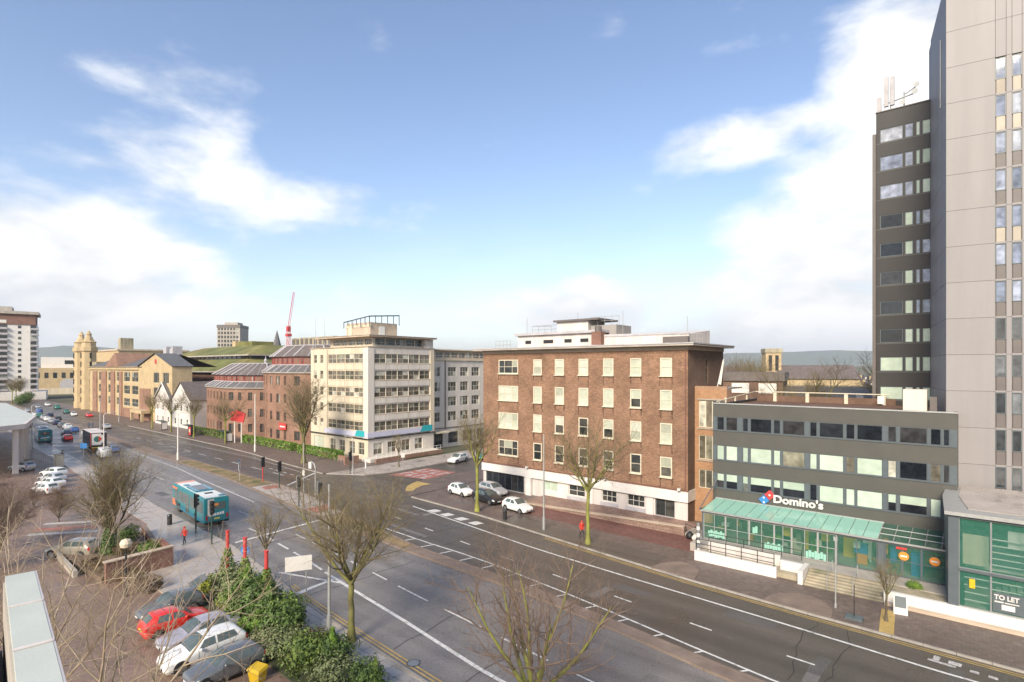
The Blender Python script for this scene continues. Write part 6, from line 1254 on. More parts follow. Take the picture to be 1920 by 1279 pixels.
# ================================================================ TREES AND PLANTS
def rvec(rn): return Vector((rn.gauss(0, 1), rn.gauss(0, 1), rn.gauss(0, 1))).normalized()
def grow(mb, rn, p, d, L, r0, r1, lv, cfg):
    """one branch and everything that grows on it"""
    seg = cfg['seg'][lv]; pts = [p.copy()]; rs = [r0]; q = p.copy(); dd = d.normalized()
    for i in range(seg):
        dd = (dd + rvec(rn) * cfg['wob'][lv] + Vector((0, 0, 1)) * cfg['up'][lv]).normalized(); q = q + dd * (L / seg); pts.append(q.copy()); t = (i + 1) / seg; rs.append(r0 + (r1 - r0) * t)
    mb.tube(pts, rs, cfg['n'][lv], cap=False)
    if lv + 1 >= len(cfg['seg']): return
    k = cfg['kids'][lv]; k = rn.randint(max(1, k - 1), k + 1); a0 = cfg['from'][lv]
    ph = rn.uniform(0, 6.28)
    for i in range(k):
        t = a0 + (1 - a0) * (i + rn.uniform(.2, .8)) / k; f = t * seg; j = min(seg - 1, int(f)); pos = pts[j].lerp(pts[j + 1], f - j); ax = (pts[j + 1] - pts[j]).normalized()
        ph += 2.4 + rn.uniform(-.5, .5); o = ax.orthogonal().normalized(); o = Matrix.Rotation(ph, 3, ax) @ o; ang = R(rn.uniform(*cfg['ang'][lv]))
        nd = ax * math.cos(ang) + o * math.sin(ang); rr = rs[j] + (rs[j + 1] - rs[j]) * (f - j)
        ln = L * cfg['len'][lv] * rn.uniform(.7, 1.2) * (1.15 - .5 * t)
        grow(mb, rn, pos, nd, ln, min(rr * .75, cfg['rad'][lv + 1]), cfg['rad'][lv + 1] * .35, lv + 1, cfg)
def tree_meshes(seed, H, fork, spread, nlimb, rad, bark='bark_moss', twig='twig', dens=1.0, lean=(.35, 1.0), up=.10, whip=1.0):
    """bare street tree: trunk up to the fork, limbs fanning out of it, fine twigs"""
    rn = random.Random(seed); tr = B(bark); pts = []; rs = []
    for i in range(7):
        t = i / 6; pts.append(Vector((rn.uniform(-.06, .06) * t, rn.uniform(-.06, .06) * t, fork * t))); rs.append(rad * (1.25 - .35 * min(1, t * 3) - .15 * t) if i else rad * 1.6)
    tr.tube(pts, rs, 10, cap=False)
    tips = []
    lb = B(bark); tw = B(twig); top = pts[-1]
    cfg = dict(seg=[5, 4, 3, 2], wob=[.13, .2, .25, .3], up=[up, up * .8, up * .7, 0], n=[5, 4, 3, 3], kids=[int(7 * dens), int(7 * dens), int(5 * dens)], ang=[(25, 55), (25, 60), (20, 60)], len=[.55, .6, .62], rad=[rad * .5, rad * .17, .013 * whip, .007 * whip])
    cfg['from'] = [.22, .15, .1]
    for i in range(nlimb):
        a = 2 * math.pi * (i + rn.uniform(-.3, .3)) / nlimb; tilt = rn.uniform(*lean); d = Vector((math.cos(a) * math.sin(tilt), math.sin(a) * math.sin(tilt), math.cos(tilt)))
        L = (H - fork) / max(.55, math.cos(tilt)) * rn.uniform(.62, .82); L = min(L, spread * 1.15 / max(.35, math.sin(tilt)))
        # limb itself goes with the trunk wood, its growth with the twigs
        base = top - Vector((0, 0, rn.uniform(0, fork * .12))); q = base.copy(); dd = d.copy(); lp = [q.copy()]; lr = [rad * .55]; seg = 6
        for k in range(seg):
            dd = (dd + rvec(rn) * .13 + Vector((0, 0, up))).normalized(); q = q + dd * L / seg; lp.append(q.copy()); lr.append(rad * .55 * (1 - .86 * (k + 1) / seg))
        lb.tube(lp, lr, 6, cap=False); ph = rn.uniform(0, 6)
        m = int(11 * dens)
        for j in range(m):
            t = .18 + .82 * (j + rn.random()) / m; f = t * seg; k = min(seg - 1, int(f)); pos = lp[k].lerp(lp[k + 1], f - k); ax = (lp[k + 1] - lp[k]).normalized(); ph += 2.4
            o = Matrix.Rotation(ph, 3, ax) @ ax.orthogonal().normalized(); an = R(rn.uniform(22, 55)); nd = ax * math.cos(an) + o * math.sin(an)
            grow(tw, rn, pos, nd, L * .5 * rn.uniform(.6, 1.2) * (1.2 - .6 * t), min(lr[k] * .7, rad * .24), .012 * whip, 1, cfg)
    return tr.mesh('trunk', True), lb.mesh('limbs', True), tw.mesh('crown', True)
def put_tree(meshes, loc, rz, label, name='bare_street_tree', group='bare street trees', sc=1.0, sz=None):
    t = thing(name, label, 'tree', loc, rz, group); t.scale = (sc, sc, sz or sc)
    for nm, me in zip(('trunk', 'limb_crown', 'twig_crown'), meshes): link(nm, me, t)
    return t
TA = tree_meshes(1, 10.3, 4.0, 4.2, 9, .22, dens=1.15, twig='twig_olive')
TB = tree_meshes(2, 9.2, 2.7, 4.2, 7, .22, dens=1.1, twig='twig_red', lean=(.25, 1.15), bark='bark_bright', whip=.8)
TC = tree_meshes(3, 10.6, 5.6, 4.8, 8, .2, dens=1.05, twig='twig_olive', bark='bark_bright')
TD = tree_meshes(4, 12.2, 5.8, 3.2, 7, .22, dens=1.05, twig='twig_olive', lean=(.15, .65), bark='bark_bright')
TE = tree_meshes(5, 6.6, 2.8, 2.0, 6, .13, dens=.8, bark='bark', lean=(.3, 1.0))
TF = tree_meshes(6, 16.6, 4.6, 4.4, 9, .34, dens=1.05, twig='twig_olive', lean=(.1, .6), whip=1.5)
put_tree(TA, (-29.6, 20.0, .06), 0, 'large bare tree with mossy trunk on the near slab pavement beside the lamp post')
put_tree(TB, (-14.9, 19.3, .06), .6, 'bare reddish twigged tree with mossy limbs at the bottom edge')
put_tree(TC, (-28.5, 45.6, .1), 1.0, 'bare tree with bright mossy trunk before the brick block, beside a person in red')
put_tree(TD, (-45.0, 47.6, .1), .3, 'tall narrow bare tree by the black parked car and side road')
put_tree(TE, (-42.9, 21.2, .1), .5, 'small thin bare tree on the kerb near the crossing')
put_tree(TF, (-91.5, 52.0, .1), 0, 'tall mossy bare tree before the cream office block')
put_tree(TE, (-4.5, 44.4, .1), 2.0, 'small bare sapling before the white planter wall on the right', sc=.66)
put_tree(TC, (-129, 54.4, .1), 2.2, 'bare tree beside the red totem sign before the brick offices', sc=.95); put_tree(TD, (-146, 54.2, .1), 4.0, 'bare tree behind the bus shelter with red panel', sc=.85); put_tree(TC, (-162, 54.6, .1), 3.1, 'bare tree before the white gabled house', sc=.95); put_tree(TD, (-176, 54.6, .1), .9, 'bare tree before the smaller cream gabled house', sc=.85); put_tree(TE, (-75.6, 60.5, .1), .4, 'thin young tree on the corner pavement by the white railing', sc=.9)
TG = tree_meshes(8, 9.6, 1.5, 3.4, 13, .2, dens=1.15, bark='bark', twig='twig', lean=(.05, .6), up=.16, whip=1.1)
tg_ = put_tree(TG, (-59.4, 15.1, .1), 1.9, 'broad twiggy multi stemmed tree with ivy round its base in the brick planter', name='ivy_clad_tree', group=None)
TH = tree_meshes(9, 7.5, .8, 3.6, 11, .12, dens=1.15, bark='bark', twig='twig_red', lean=(.15, 1.0), up=.1, whip=1.3)
put_tree(TH, (-63.0, 6.6, .03), 0, 'reddish twiggy thicket tree at the left edge above the near roof', 'twiggy_thicket', 'twiggy thickets at the left'); put_tree(TH, (-69.5, 9.2, .03), 2.0, 'reddish twiggy thicket farther off by the painted ramp', 'twiggy_thicket', 'twiggy thickets at the left', .85); put_tree(TH, (-88.0, 14.6, .03), 4.1, 'low brown twiggy thicket hiding the white parked cars', 'twiggy_thicket', 'twiggy thickets at the left', .36); put_tree(TH, (-77.5, 15.0, .03), 1.1, 'brown twiggy thicket next to the ivy clad tree', 'twiggy_thicket', 'twiggy thickets at the left', .55)
TP = tree_meshes(12, 13.6, 4.5, 4.4, 9, .13, dens=.85, bark='twig_pale', twig='twig_pale', lean=(.3, 1.1), up=.05, whip=.8)
put_tree(TP, (-25.2, 3.4, 0), 2.5, 'pale barked bare tree at the left edge above the near parapet', 'pale_bare_tree', None, .95)
put_tree(TP, (-20.6, 4.6, 0), 0.5, 'pale barked bare tree reaching up beside the near parapet', 'pale_bare_tree', None)
for k, (x, y, s) in enumerate(((-20, 96, .95), (-45, 140, 1.1), (-38, 130, 1.0), (-4, 118, 1.15), (-12, 150, 1.0), (-52, 170, 1.1), (-9, 104, 1.0), (-33, 112, .9))):
    put_tree((TC, TH, TD)[k % 3], (x, y, 0), k * 1.3, ['bare garden tree among the back roofs, %s' % w for w in ('just behind the shop roof rail', 'left of the church tower', 'below the church tower', 'against the dark tower', 'by the far houses at the right', 'beyond the flat roofed terrace', 'right of the slate roofed hall', 'left of the slate roofed hall')][k], 'garden_tree', 'garden trees behind the blocks', s * (2.3 if k % 3 == 1 else 1.6))
# ---------------------------------------------------------------- evergreens: many leaf faces through the volume
def leaf_mesh(seed, n, fn, size, mname, core=None):
    rn = random.Random(seed); v = []; f = []
    mb = B(mname)
    for i in range(n):
        p, nrm = fn(rn); s = size * rn.uniform(.6, 1.4); nrm = (nrm + rvec(rn) * .75).normalized(); u = nrm.orthogonal().normalized(); u = Matrix.Rotation(rn.uniform(0, 6.28), 3, nrm) @ u; w = nrm.cross(u)
        o = len(v); v += [tuple(p - u * s), tuple(p + w * s * .55 + nrm * s * .12), tuple(p + u * s), tuple(p - w * s * .55 + nrm * s * .12)]; f.append((o, o + 1, o + 2, o + 3))
    mb.add(v, f); return mb.mesh('foliage')
def blob_fn(rx, ry, rz, lump=.25, seed=0):
    def fn(rn):
        d = rvec(rn); k = 1 + lump * mnoise.noise(d * 2.1 + Vector((seed * 3.1, 0, 0))) * 1.6 + .25 * lump * mnoise.noise(d * 6 + Vector((seed, 5, 0)))
        q = rn.random() ** .35; return Vector((d.x * rx * k * q, d.y * ry * k * q, max(.02, rz + d.z * rz * k * q))), Vector((d.x / rx, d.y / ry, d.z / rz)).normalized()
    return fn
def hedge_fn(L, W_, H_):
    def fn(rn):
        s = rn.choice((0, 0, 0, 1, 1, 2)); x = rn.uniform(0, L); k = .12 * mnoise.noise(Vector((x * 1.3, 0, 0)))
        if s == 0: return Vector((x, rn.uniform(0, W_), H_ * (1 + k) - rn.random() ** 2 * .2)), Vector((0, 0, 1))
        if s == 1: y = rn.choice((0, W_)); return Vector((x, y + (rn.random() ** 2) * (.2 if y == 0 else -.2), rn.uniform(.05, H_))), Vector((0, -1 if y == 0 else 1, .3))
        e = rn.choice((0, L)); return Vector((e + (rn.random() ** 2) * (.2 if e == 0 else -.2), rn.uniform(0, W_), rn.uniform(.05, H_))), Vector((-1 if e == 0 else 1, 0, .3))
    return fn
def plant(name, label, loc, me, stem=None, cat='shrub', group=None, rz=0, sc=1, stemh=.8):
    t = thing(name, label, cat, loc, rz, group); t.scale = (sc, sc, sc) if not isinstance(sc, tuple) else sc
    link('foliage', me, t); s = B('bark'); s.tube([(0, 0, -.1), (.02, 0, stemh)], [.07, .03], 6); [s.tube([(0, 0, .2), (.3 * math.cos(a), .3 * math.sin(a), stemh)], [.04, .02], 5) for a in (0, 2.1, 4.2)]; s.build('stem', t); return t
Sb = leaf_mesh(31, 2600, blob_fn(1.3, 1.3, 1.05, .35, 1), .085, 'leaf_dark'); Sm = leaf_mesh(32, 2600, blob_fn(1.3, 1.3, .95, .35, 2), .085, 'leaf_mid'); Sg = leaf_mesh(33, 2600, blob_fn(1.4, 1.4, .8, .35, 3), .07, 'leaf_grey'); Sl = leaf_mesh(34, 1800, blob_fn(.9, .9, .6, .3, 4), .08, 'leaf_lime'); Sr = leaf_mesh(35, 2200, blob_fn(1.2, 1.2, .75, .3, 5), .08, 'leaf_bright'); Sw = leaf_mesh(36, 1800, blob_fn(1.2, 1.2, .7, .35, 6), .07, 'leaf_brown')
SH = [(-43.2, 18.6, Sg, 1.25, 'grey green rounded shrub behind the first red post'), (-44.6, 17.6, Sl, .95, 'lime yellow rounded shrub at the hedge end'), (-41.4, 18.4, Sg, 1.2, 'grey green shrub between lime shrub and ivy posts'), (-39.8, 17.7, Sr, 1.1, 'bright green shrub at the foot of the middle red post'), (-38.3, 18.0, Sb, 1.25, 'dark evergreen shrub before the red hatchback nose'), (-37.4, 16.9, Sm, 1.05, 'mid green shrub facing the silver saloon'), (-36.1, 17.5, Sb, 1.35, 'dark evergreen shrub beside the third red post'), (-34.9, 16.8, Sr, 1.0, 'bright green low shrub facing the white estate car'), (-34.3, 18.1, Sm, 1.2, 'mid green shrub with yellow flecks next to the slab pavement'), (-33.0, 17.5, Sb, 1.1, 'dark shrub behind the dark grey hatchback'), (-32.2, 16.3, Sg, 1.0, 'grey green low shrub above the yellow grit bin'), (-30.4, 16.6, Sg, 1.1, 'pale grey shrub in the bed right of the yellow bin'), (-28.7, 16.6, Sm, 1.1, 'mid green shrub near the trunk of the big tree'), (-27.6, 17.6, Sb, .95, 'dark green shrub at the foot of the big tree'), (-26.2, 16.6, Sg, 1.05, 'grey shrub at the bottom edge left of the kerb'), (-24.4, 17.5, Sb, .8, 'small dark conifer shrub by the kerb at the bottom edge'), (-30.7, 17.9, Sw, .9, 'brown wilted shrub patch beside the slabs'), (-22.8, 17.0, Sr, .8, 'bright shrub at the very bottom edge')]
for x, y, me, s, lb in SH: plant('evergreen_shrub', lb, (x, y, .05), me, group='shrubs in the car park bed', rz=x * 3.7, sc=s)
bed = struct(B('earth').prism([(-46, 15.9), (-22, 15.2), (-21, 18.6), (-31, 18.7), (-45.5, 19.6)], .02, .12).build('planting_bed'))
HM = leaf_mesh(41, 5200, hedge_fn(13, 1.3, 1.0), .09, 'leaf_brown'); plant('clipped_hedge', 'low brown green clipped hedge along the car park path', (-56.8, 12.4, .03), leaf_mesh(40, 3600, hedge_fn(9.5, 1.2, 1.0), .08, 'leaf_brown'), cat='hedge', rz=R(12))
iv = leaf_mesh(42, 2600, lambda rn: ((lambda a, z, r: (Vector((r * math.cos(a), r * math.sin(a), z)), Vector((math.cos(a), math.sin(a), .2))))(rn.uniform(0, 6.28), rn.uniform(0, 1) ** 1.2 * 3.4, 0)), .1, 'leaf_dark')
def ivy_fn(H_, r0, r1):
    def fn(rn): z = rn.random() ** 1.3 * H_; a = rn.uniform(0, 6.28); r = (r0 + (r1 - r0) * z / H_) * rn.uniform(.6, 1.1); return Vector((r * math.cos(a), r * math.sin(a), z)), Vector((math.cos(a), math.sin(a), .3))
    return fn
link('ivy', leaf_mesh(43, 1500, ivy_fn(3.6, .9, .3), .1, 'leaf_dark'), tg_)
IV = leaf_mesh(44, 1300, ivy_fn(3.2, .85, .16), .085, 'leaf_mid')
for i, (x, y, h, lb) in enumerate(((-43.7, 18.6, 4.5, 'ivy wrapped red post farthest left, above the grey shrub'), (-40.6, 18.5, 4.6, 'ivy wrapped red post, middle one of three'), (-37.2, 18.4, 4.4, 'ivy wrapped red post nearest the small thin tree'))):
    t = thing('red_post', lb, 'post', (x, y, .05), i, 'red posts in the planting bed'); B('redmetal').cyl(0, 0, 0, h, .13, 8).cyl(0, 0, h, h + .08, .17, 8).build('shaft', t); link('ivy', IV, t).scale = (1.2, 1.2, 1.0)
# hedge before the brick offices, planter of the ivy clad tree
for x0, L_, lb in ((-128.5, 22, 'bright green clipped hedge before the taller brick office'), (-158, 20, 'dark green hedge before the lower brick office'), (-104, 14, 'rounded yellow green hedge before the cream office block')):
    plant('clipped_hedge', lb, (x0, 57.6, .1), leaf_mesh(int(-x0), 3600, hedge_fn(L_, 1.6, 1.5), .17, 'leaf_bright' if x0 != -158 else 'leaf_mid'), cat='hedge', group='hedges before the offices')
pw = thing('brick_planter', 'red brick planter wall round the ivy clad tree', 'planter', (0, 0, 0))
pp = [(-52.6, 12.6), (-52.9, 17.6), (-55.2, 18.3), (-63.8, 19.4), (-64.6, 18.6), (-56.5, 16.9), (-56.0, 12.9)]
B('brick_dk').prism([(-52.6, 13.0), (-52.2, 13.0), (-52.6, 17.9), (-53.0, 17.9)], 0, 1.7).build('wall', pw); B('brick_dk').prism([(-52.6, 17.9), (-53.0, 17.5), (-56.0, 17.8), (-56.0, 18.2)], 0, 1.7).build('wall', pw); B('brick_dk').prism([(-56, 17.8), (-56, 18.2), (-65.4, 19.7), (-65.4, 19.3)], 0, .9).build('wall', pw); B('stone_band').prism([(-52.1, 12.9), (-52.6, 18.05), (-53.15, 17.95), (-52.7, 12.9)], 1.702, 1.78).build('coping', pw); B('concrete').prism([(-63.4, 12.2), (-63.0, 12.0), (-55.8, 11.7), (-55.8, 12.0)], 0, .6).build('wall', pw); B('timber').prism([(-52.9, 12.9), (-53, 17.4), (-65, 19.0), (-63, 12.2)], .03, .45).build('soil', pw)
plant('evergreen_shrub', 'dark green shrub on top of the brick planter', (-55.2, 16.9, .4), Sm, group='shrubs in the brick planter', sc=.8); plant('evergreen_shrub', 'olive shrub left of the ivy clad trunk in the planter', (-57.5, 15.8, .4), Sw, group='shrubs in the brick planter', sc=.9); plant('evergreen_shrub', 'dark shrub behind the ivy clad trunk in the planter', (-61.8, 17.2, .4), Sb, group='shrubs in the brick planter', sc=.8)
plant('evergreen_shrub', 'green tuft on the gravel planter before the pizza shop', (-3.4, 50.2, .7), Sr, group=None, sc=.45)

# trees and bushes closing the view at the far end of the street
for k in range(9):
    x = -345 - (k % 3) * 22; y = 22 + k * 4.6
    put_tree((TD, TC, TF)[k % 3], (x, y, 0), k * 1.7, 'far bare tree at the end of the street, %s from left' % ('first', 'second', 'third', 'fourth', 'fifth', 'sixth', 'seventh', 'eighth', 'ninth')[k], 'far_street_tree', 'trees closing the street', .8 if k % 3 == 2 else 1.0)
    plant('evergreen_shrub', 'dark bush at the end of the street, %s from left' % ('first', 'second', 'third', 'fourth', 'fifth', 'sixth', 'seventh', 'eighth', 'ninth')[k], (x + 9, y + 2, 0), (Sb, Sm)[k % 2], group='bushes closing the street', rz=k, sc=2.2)

# upright conifers between the shrubs
def cone_fn(H_, r0):
    def fn(rn): z = rn.random() ** 1.25 * H_; a = rn.uniform(0, 6.28); r = r0 * (1 - z / H_ * .93) * (rn.uniform(.55, 1.08)) * (1 + .15 * math.sin(z * 9 + a * 2)); return Vector((r * math.cos(a), r * math.sin(a), z)), Vector((math.cos(a), math.sin(a), .5))
    return fn
CF = leaf_mesh(61, 2400, cone_fn(3.0, .8), .085, 'leaf_bright'); CG = leaf_mesh(62, 2400, cone_fn(2.7, .75), .085, 'leaf_mid')
for x, y, me, s_, lb in ((-39.0, 18.0, CF, 1.1, 'bright upright conifer between the first two red posts and the red hatchback'), (-35.4, 17.7, CG, 1.1, 'mid green upright conifer right of the third red post'), (-38.2, 17.2, CG, .85, 'short upright conifer before the silver saloon'), (-27.4, 17.3, CF, .85, 'bright green conifer at the foot of the big mossy tree'), (-23.9, 17.6, CG, .7, 'small conifer near the kerb at the bottom edge')):
    plant('upright_conifer', lb, (x, y, .05), me, group='conifers in the car park bed', rz=x, sc=s_, stemh=1.2, cat='conifer')
for k, (x, y, lb) in enumerate(((-33.9, 18.6, 'small lime flecked bush beside the slab pavement'), (-40.9, 17.2, 'small lime bush before the red hatchback bonnet'), (-35.9, 16.2, 'small lime bush close to the white estate tail'))): plant('evergreen_shrub', lb, (x, y, .05), Sl, group='shrubs in the car park bed', rz=k, sc=.62)

# ================================================================ STREET FURNITURE
def lamp_post(x, y, z, h, label, arm=1.4, ang=-90, r=.1, m='galv'):
    t = thing('street_lamp', label, 'street lamp', (x, y, z), R(ang), 'street lamps')
    p = B(m); p.cyl(0, 0, 0, 1.4, r * 1.45, 10); p.tube([(0, 0, 1.4), (0, 0, h * .6), (0, 0, h)], [r, r * .8, r * .6], 8); p.build('column', t)
    if arm:
        a = B(m); a.tube([(0, 0, h), (.3, 0, h + .25), (arm, 0, h + .35)], r * .5, 6); a.build('bracket', t)
        l = B('metal_grey').box(arm - .1, arm + .65, -.14, .14, h + .27, h + .41); ln = l.build('lantern', t); B('lamp_clear').box(arm, arm + .55, -.1, .1, h + .25, h + .268).build('lens', ln)
lamp_post(-31.1, 19.4, .1, 9.6, 'tall grey street lamp on the near slab pavement by the big tree', arm=0)
lamp_post(-34.5, 46.6, .1, 10.0, 'slim pale street lamp standing before the brick block', arm=0)
lamp_post(-112.1, 38.9, .1, 8.6, 'white street lamp on the median past the bus', arm=0, r=.13, m='white')
lamp_post(-111.7, 52.9, .1, 11.6, 'white street lamp by the kerb before the taller brick office', arm=0, r=.13, m='white')
lamp_post(-75.9, 51.6, .12, 5.6, 'short grey lamp column at the side road corner', arm=1.2, ang=190, r=.08)
lamp_post(-125.7, 31.0, .01, 8.2, 'pale street lamp beside the lorry', arm=1.2, ang=70, r=.12, m='white_dirty')
lamp_post(-176, 42.6, .1, 9, 'far street lamp on the median near the sandstone office', arm=1.4, ang=-60, r=.13); lamp_post(-205, 54.5, .1, 9.5, 'far street lamp before the sandstone office', arm=0, r=.13); lamp_post(-150, 24.6, .1, 9, 'far street lamp beside the bus lane at the left', arm=1.4, ang=90, r=.13)
t = thing('park_lamp', 'short black post lamp with pale globe in the car park', 'street lamp', (-48.4, 13.3, .03)); B('blackmetal').cyl(0, 0, 0, 3.6, .07, 8).cyl(0, 0, 0, .4, .12, 8).build('column', t); g = B('cream'); g.lathe([(.05, 3.55), (.36, 3.7), (.42, 3.95), (.3, 4.2), (.02, 4.3)], 0, 0, 12); g.build('globe', t)
def signal(x, y, h, rz, label, red=False, board='white', back=False):
    t = thing('traffic_light', label, 'traffic light', (x, y, .11), R(rz), 'traffic lights at the crossing'); B('greenpost' if not red else 'redmetal').cyl(0, 0, 0, h, .075, 8).build('pole', t)
    B('blackmetal').box(-.26, .26, .1, .14, h - 1.3, h + .15).build('backing_board', t)
    if board: B(board).box(-.3, .3, .098, .118, h - 1.34, h + .19).build('white_border', t)
    hd = B('blackmetal').box(-.15, .15, -.14, .096, h - 1.2, h + .05); hb = hd.build('signal_head', t)
    for k, c in enumerate(('lamp_red', 'yellow_bin', 'leaf_bright')): B('plastic_black').tube([(0, -.3, h - .12 - k * .4), (0, -.14, h - .12 - k * .4)], .14, 10).build('visor', hb); B(c).tube([(0, -.31 + .1, h - .12 - k * .4), (0, -.2, h - .12 - k * .4)], .115, 10).build('lens', hb)
signal(-56.1, 22.4, 4.1, 100, 'traffic light with white bordered board right behind the bus', board='white'); signal(-61.2, 22.9, 3.9, 150, 'plain dark traffic light post left of the bus rear', board=None)
signal(-81.2, 39.6, 3.5, -80, 'red post traffic light on the median, farthest left', red=True, board=None); signal(-75.1, 39.0, 3.6, -80, 'dark traffic light on the median second from left', board=None); signal(-63.2, 35.3, 3.6, 110, 'white bordered traffic light on the median third from left', board='white'); signal(-58.9, 35.5, 3.4, 110, 'white bordered traffic light on the median nearest the big tree', board='white'); signal(-76.4, 51.4, 3.4, -80, 'dark traffic light at the side road corner by the low brick wall', board=None)
t = thing('sign_mast', 'slim grey bent signal mast beside the side road', 'mast', (-62.2, 36.9, .11)); B('galv').tube([(0, 0, 0), (0, 0, 4.6), (-.3, 0, 5.1), (-1.0, 0, 5.3)], .07, 6).build('pole', t); B('frame_white').box(-1.5, -.9, -.06, .06, 4.4, 5.2).build('plate', t)
t = thing('sign_mast', 'tall thin pale mast beside the median signals', 'mast', (-66.5, 37.8, .11)); B('galv').tube([(0, 0, 0), (0, 0, 7.2)], .06, 6).build('pole', t); B('frame_white').box(-.3, .3, -.05, -.01, 3.0, 3.7).build('plate', t)
t = thing('median_sign', 'small blue and white sign pole on the median left of the signals', 'sign', (-84.2, 37.6, .11), R(-40)); B('galv').cyl(0, 0, 0, 3.2, .05, 6).build('pole', t); B('white').box(-.5, .5, -.05, -.01, 1.6, 3.0).build('plate', t); B('blue_sign').box(-.55, .55, -.07, -.052, 2.6, 3.2).build('blue_plate', t)
t = thing('direction_sign', 'white framed back of a road sign on the kerb by the small tree', 'sign', (-39.6, 21.0, .1), R(62)); B('white').box(0, 1.9, -.03, .03, 1.6, 2.7).build('plate', t)
g = B('metal_grey')
for k in range(4): g.box(.1, 1.8, .031, .05, 1.72 + k * .27, 1.76 + k * .27)
for x in (.3, .8, 1.5): g.box(x, x + .22, .031, .045, 1.8 + x * .2, 2.0 + x * .2)
g.build('stiffening_rail', t); B('galv').cyl(.4, .06, 0, 2.6, .05, 6).cyl(1.5, .06, 0, 2.6, .05, 6).build('leg', t)
t = thing('blue_cycle_sign', 'round blue cycle sign beside the first red post', 'sign', (-43.0, 19.6, .1), R(40)); B('galv').cyl(0, 0, 0, 3.1, .04, 6).build('pole', t); B('blue_sign').tube([(0, -.03, 2.9), (0, .02, 2.9)], .34, 18).build('disc', t); B('white').box(-.16, .16, -.05, -.032, 2.82, 2.98).build('cycle_mark', t)
t = thing('blue_cycle_sign', 'square blue direction plate by the twiggy tree and lorry', 'sign', (-121.5, 27.0, .1), R(40)); B('galv').cyl(0, 0, 0, 3.6, .06, 6).build('pole', t); B('blue_sign').box(-.6, .6, -.06, -.01, 2.6, 3.5).build('plate', t)
gr = thing('guard_rail', 'bare grey pedestrian guard rail by the kerb above the hedge', 'railing', (-37.6, 20.4, .1), R(-10)); m = B('galv')
for k in range(3): m.cyl(k * 1.0, 0, 0, 1.1, .04, 6)
m.tube([(0, 0, 1.1), (2, 0, 1.1)], .03, 6).tube([(0, 0, .2), (2, 0, .2)], .025, 6); m.build('frame', gr); m = B('galv'); [m.cyl(.12 + k * .12, 0, .2, 1.1, .012, 4) for k in range(16)]; m.build('bars', gr)
t = thing('grit_bin', 'yellow grit bin at the end of the parking row', 'grit bin', (-29.9, 14.3, .03), R(15)); t.scale = (.68, .68, .72); B('yellow_bin').add([(-.5, -.35, 0), (.5, -.35, 0), (.5, .35, 0), (-.5, .35, 0), (-.62, -.45, .8), (.62, -.45, .8), (.62, .45, .95), (-.62, .45, .95)], [(0, 1, 5, 4), (1, 2, 6, 5), (2, 3, 7, 6), (3, 0, 4, 7), (0, 3, 2, 1)]).build('tub', t); B('yellow_bin').add([(-.68, -.5, .8), (.68, -.5, .8), (.68, .5, .96), (-.68, .5, .96), (-.6, -.4, 1.0), (.6, -.4, 1.0), (.6, .45, 1.14), (-.6, .45, 1.14)], [(0, 1, 5, 4), (1, 2, 6, 5), (2, 3, 7, 6), (3, 0, 4, 7), (4, 5, 6, 7), (0, 3, 2, 1)]).build('lid', t)
t = thing('small_post', 'short black litter bin on the wet pavement left of the crossing', 'bin', (-66.6, 22.3, .11)); B('blackmetal').cyl(0, 0, 0, .9, .24, 12).build('drum', t); B('blackmetal').cyl(0, 0, .96, 1.12, .27, 12, .2).cyl(0, 0, .9, .96, .05, 6).build('lid', t)
t = thing('street_bin', 'dark litter bin by the tree before the brick block', 'bin', (-40.2, 47.0, .11)); B('blackmetal').cyl(0, 0, 0, .9, .24, 12).build('drum', t); B('blackmetal').cyl(0, 0, .96, 1.12, .27, 12, .2).cyl(0, 0, .9, .96, .05, 6).build('lid', t)
t = thing('refuse_bags', 'black and white refuse sacks at the foot of the terrace steps', 'bag', (-21.6, 53.4, .12)); b_ = B('plastic_black'); b_.lathe([(.02, 0), (.35, .05), (.4, .35), (.2, .65), (.05, .75)], 0, 0, 9); b_.build('black_sack', t, smooth=True); b_ = B('cream_pale'); b_.lathe([(.02, 0), (.3, .05), (.33, .28), (.15, .5), (.04, .6)], .6, -.2, 9); b_.build('pale_sack', t, smooth=True)
t = thing('advert_board', 'small pavement advertising board by the planter wall', 'sign', (-3.9, 46.4, .11), R(10)); B('white').add([(-.4, -.25, 0), (.4, -.25, 0), (.4, -.02, 1.25), (-.4, -.02, 1.25), (-.4, .25, 0), (.4, .25, 0), (.4, .02, 1.25), (-.4, .02, 1.25)], [(0, 1, 2, 3), (5, 4, 7, 6), (3, 2, 6, 7), (0, 3, 7, 4), (1, 5, 6, 2)]).build('frame', t); B('mullion').add([(-.32, -.245, .5), (.32, -.245, .5), (.32, -.07, 1.2), (-.32, -.07, 1.2)], [(0, 1, 2, 3)]).build('poster', t)
t = thing('sign_pole', 'bare thin pole on the pavement before the shop steps', 'pole', (-7.5, 44.6, .11)); B('galv').cyl(0, 0, 0, 5.0, .05, 8).cyl(0, 0, 0, .3, .08, 8).build('shaft', t); B('galv').box(-.12, .12, -.06, .06, 4.7, 5.0).build('bracket', t)
t = thing('square_planter_base', 'low dark stand with thin pole beside the sapling', 'planter', (-6.2, 43.4, .11)); B('mullion').box(-.5, .5, -.35, .35, 0, .18).build('base', t); B('blackmetal').cyl(0, 0, .18, 2.3, .03, 6).build('pole', t)
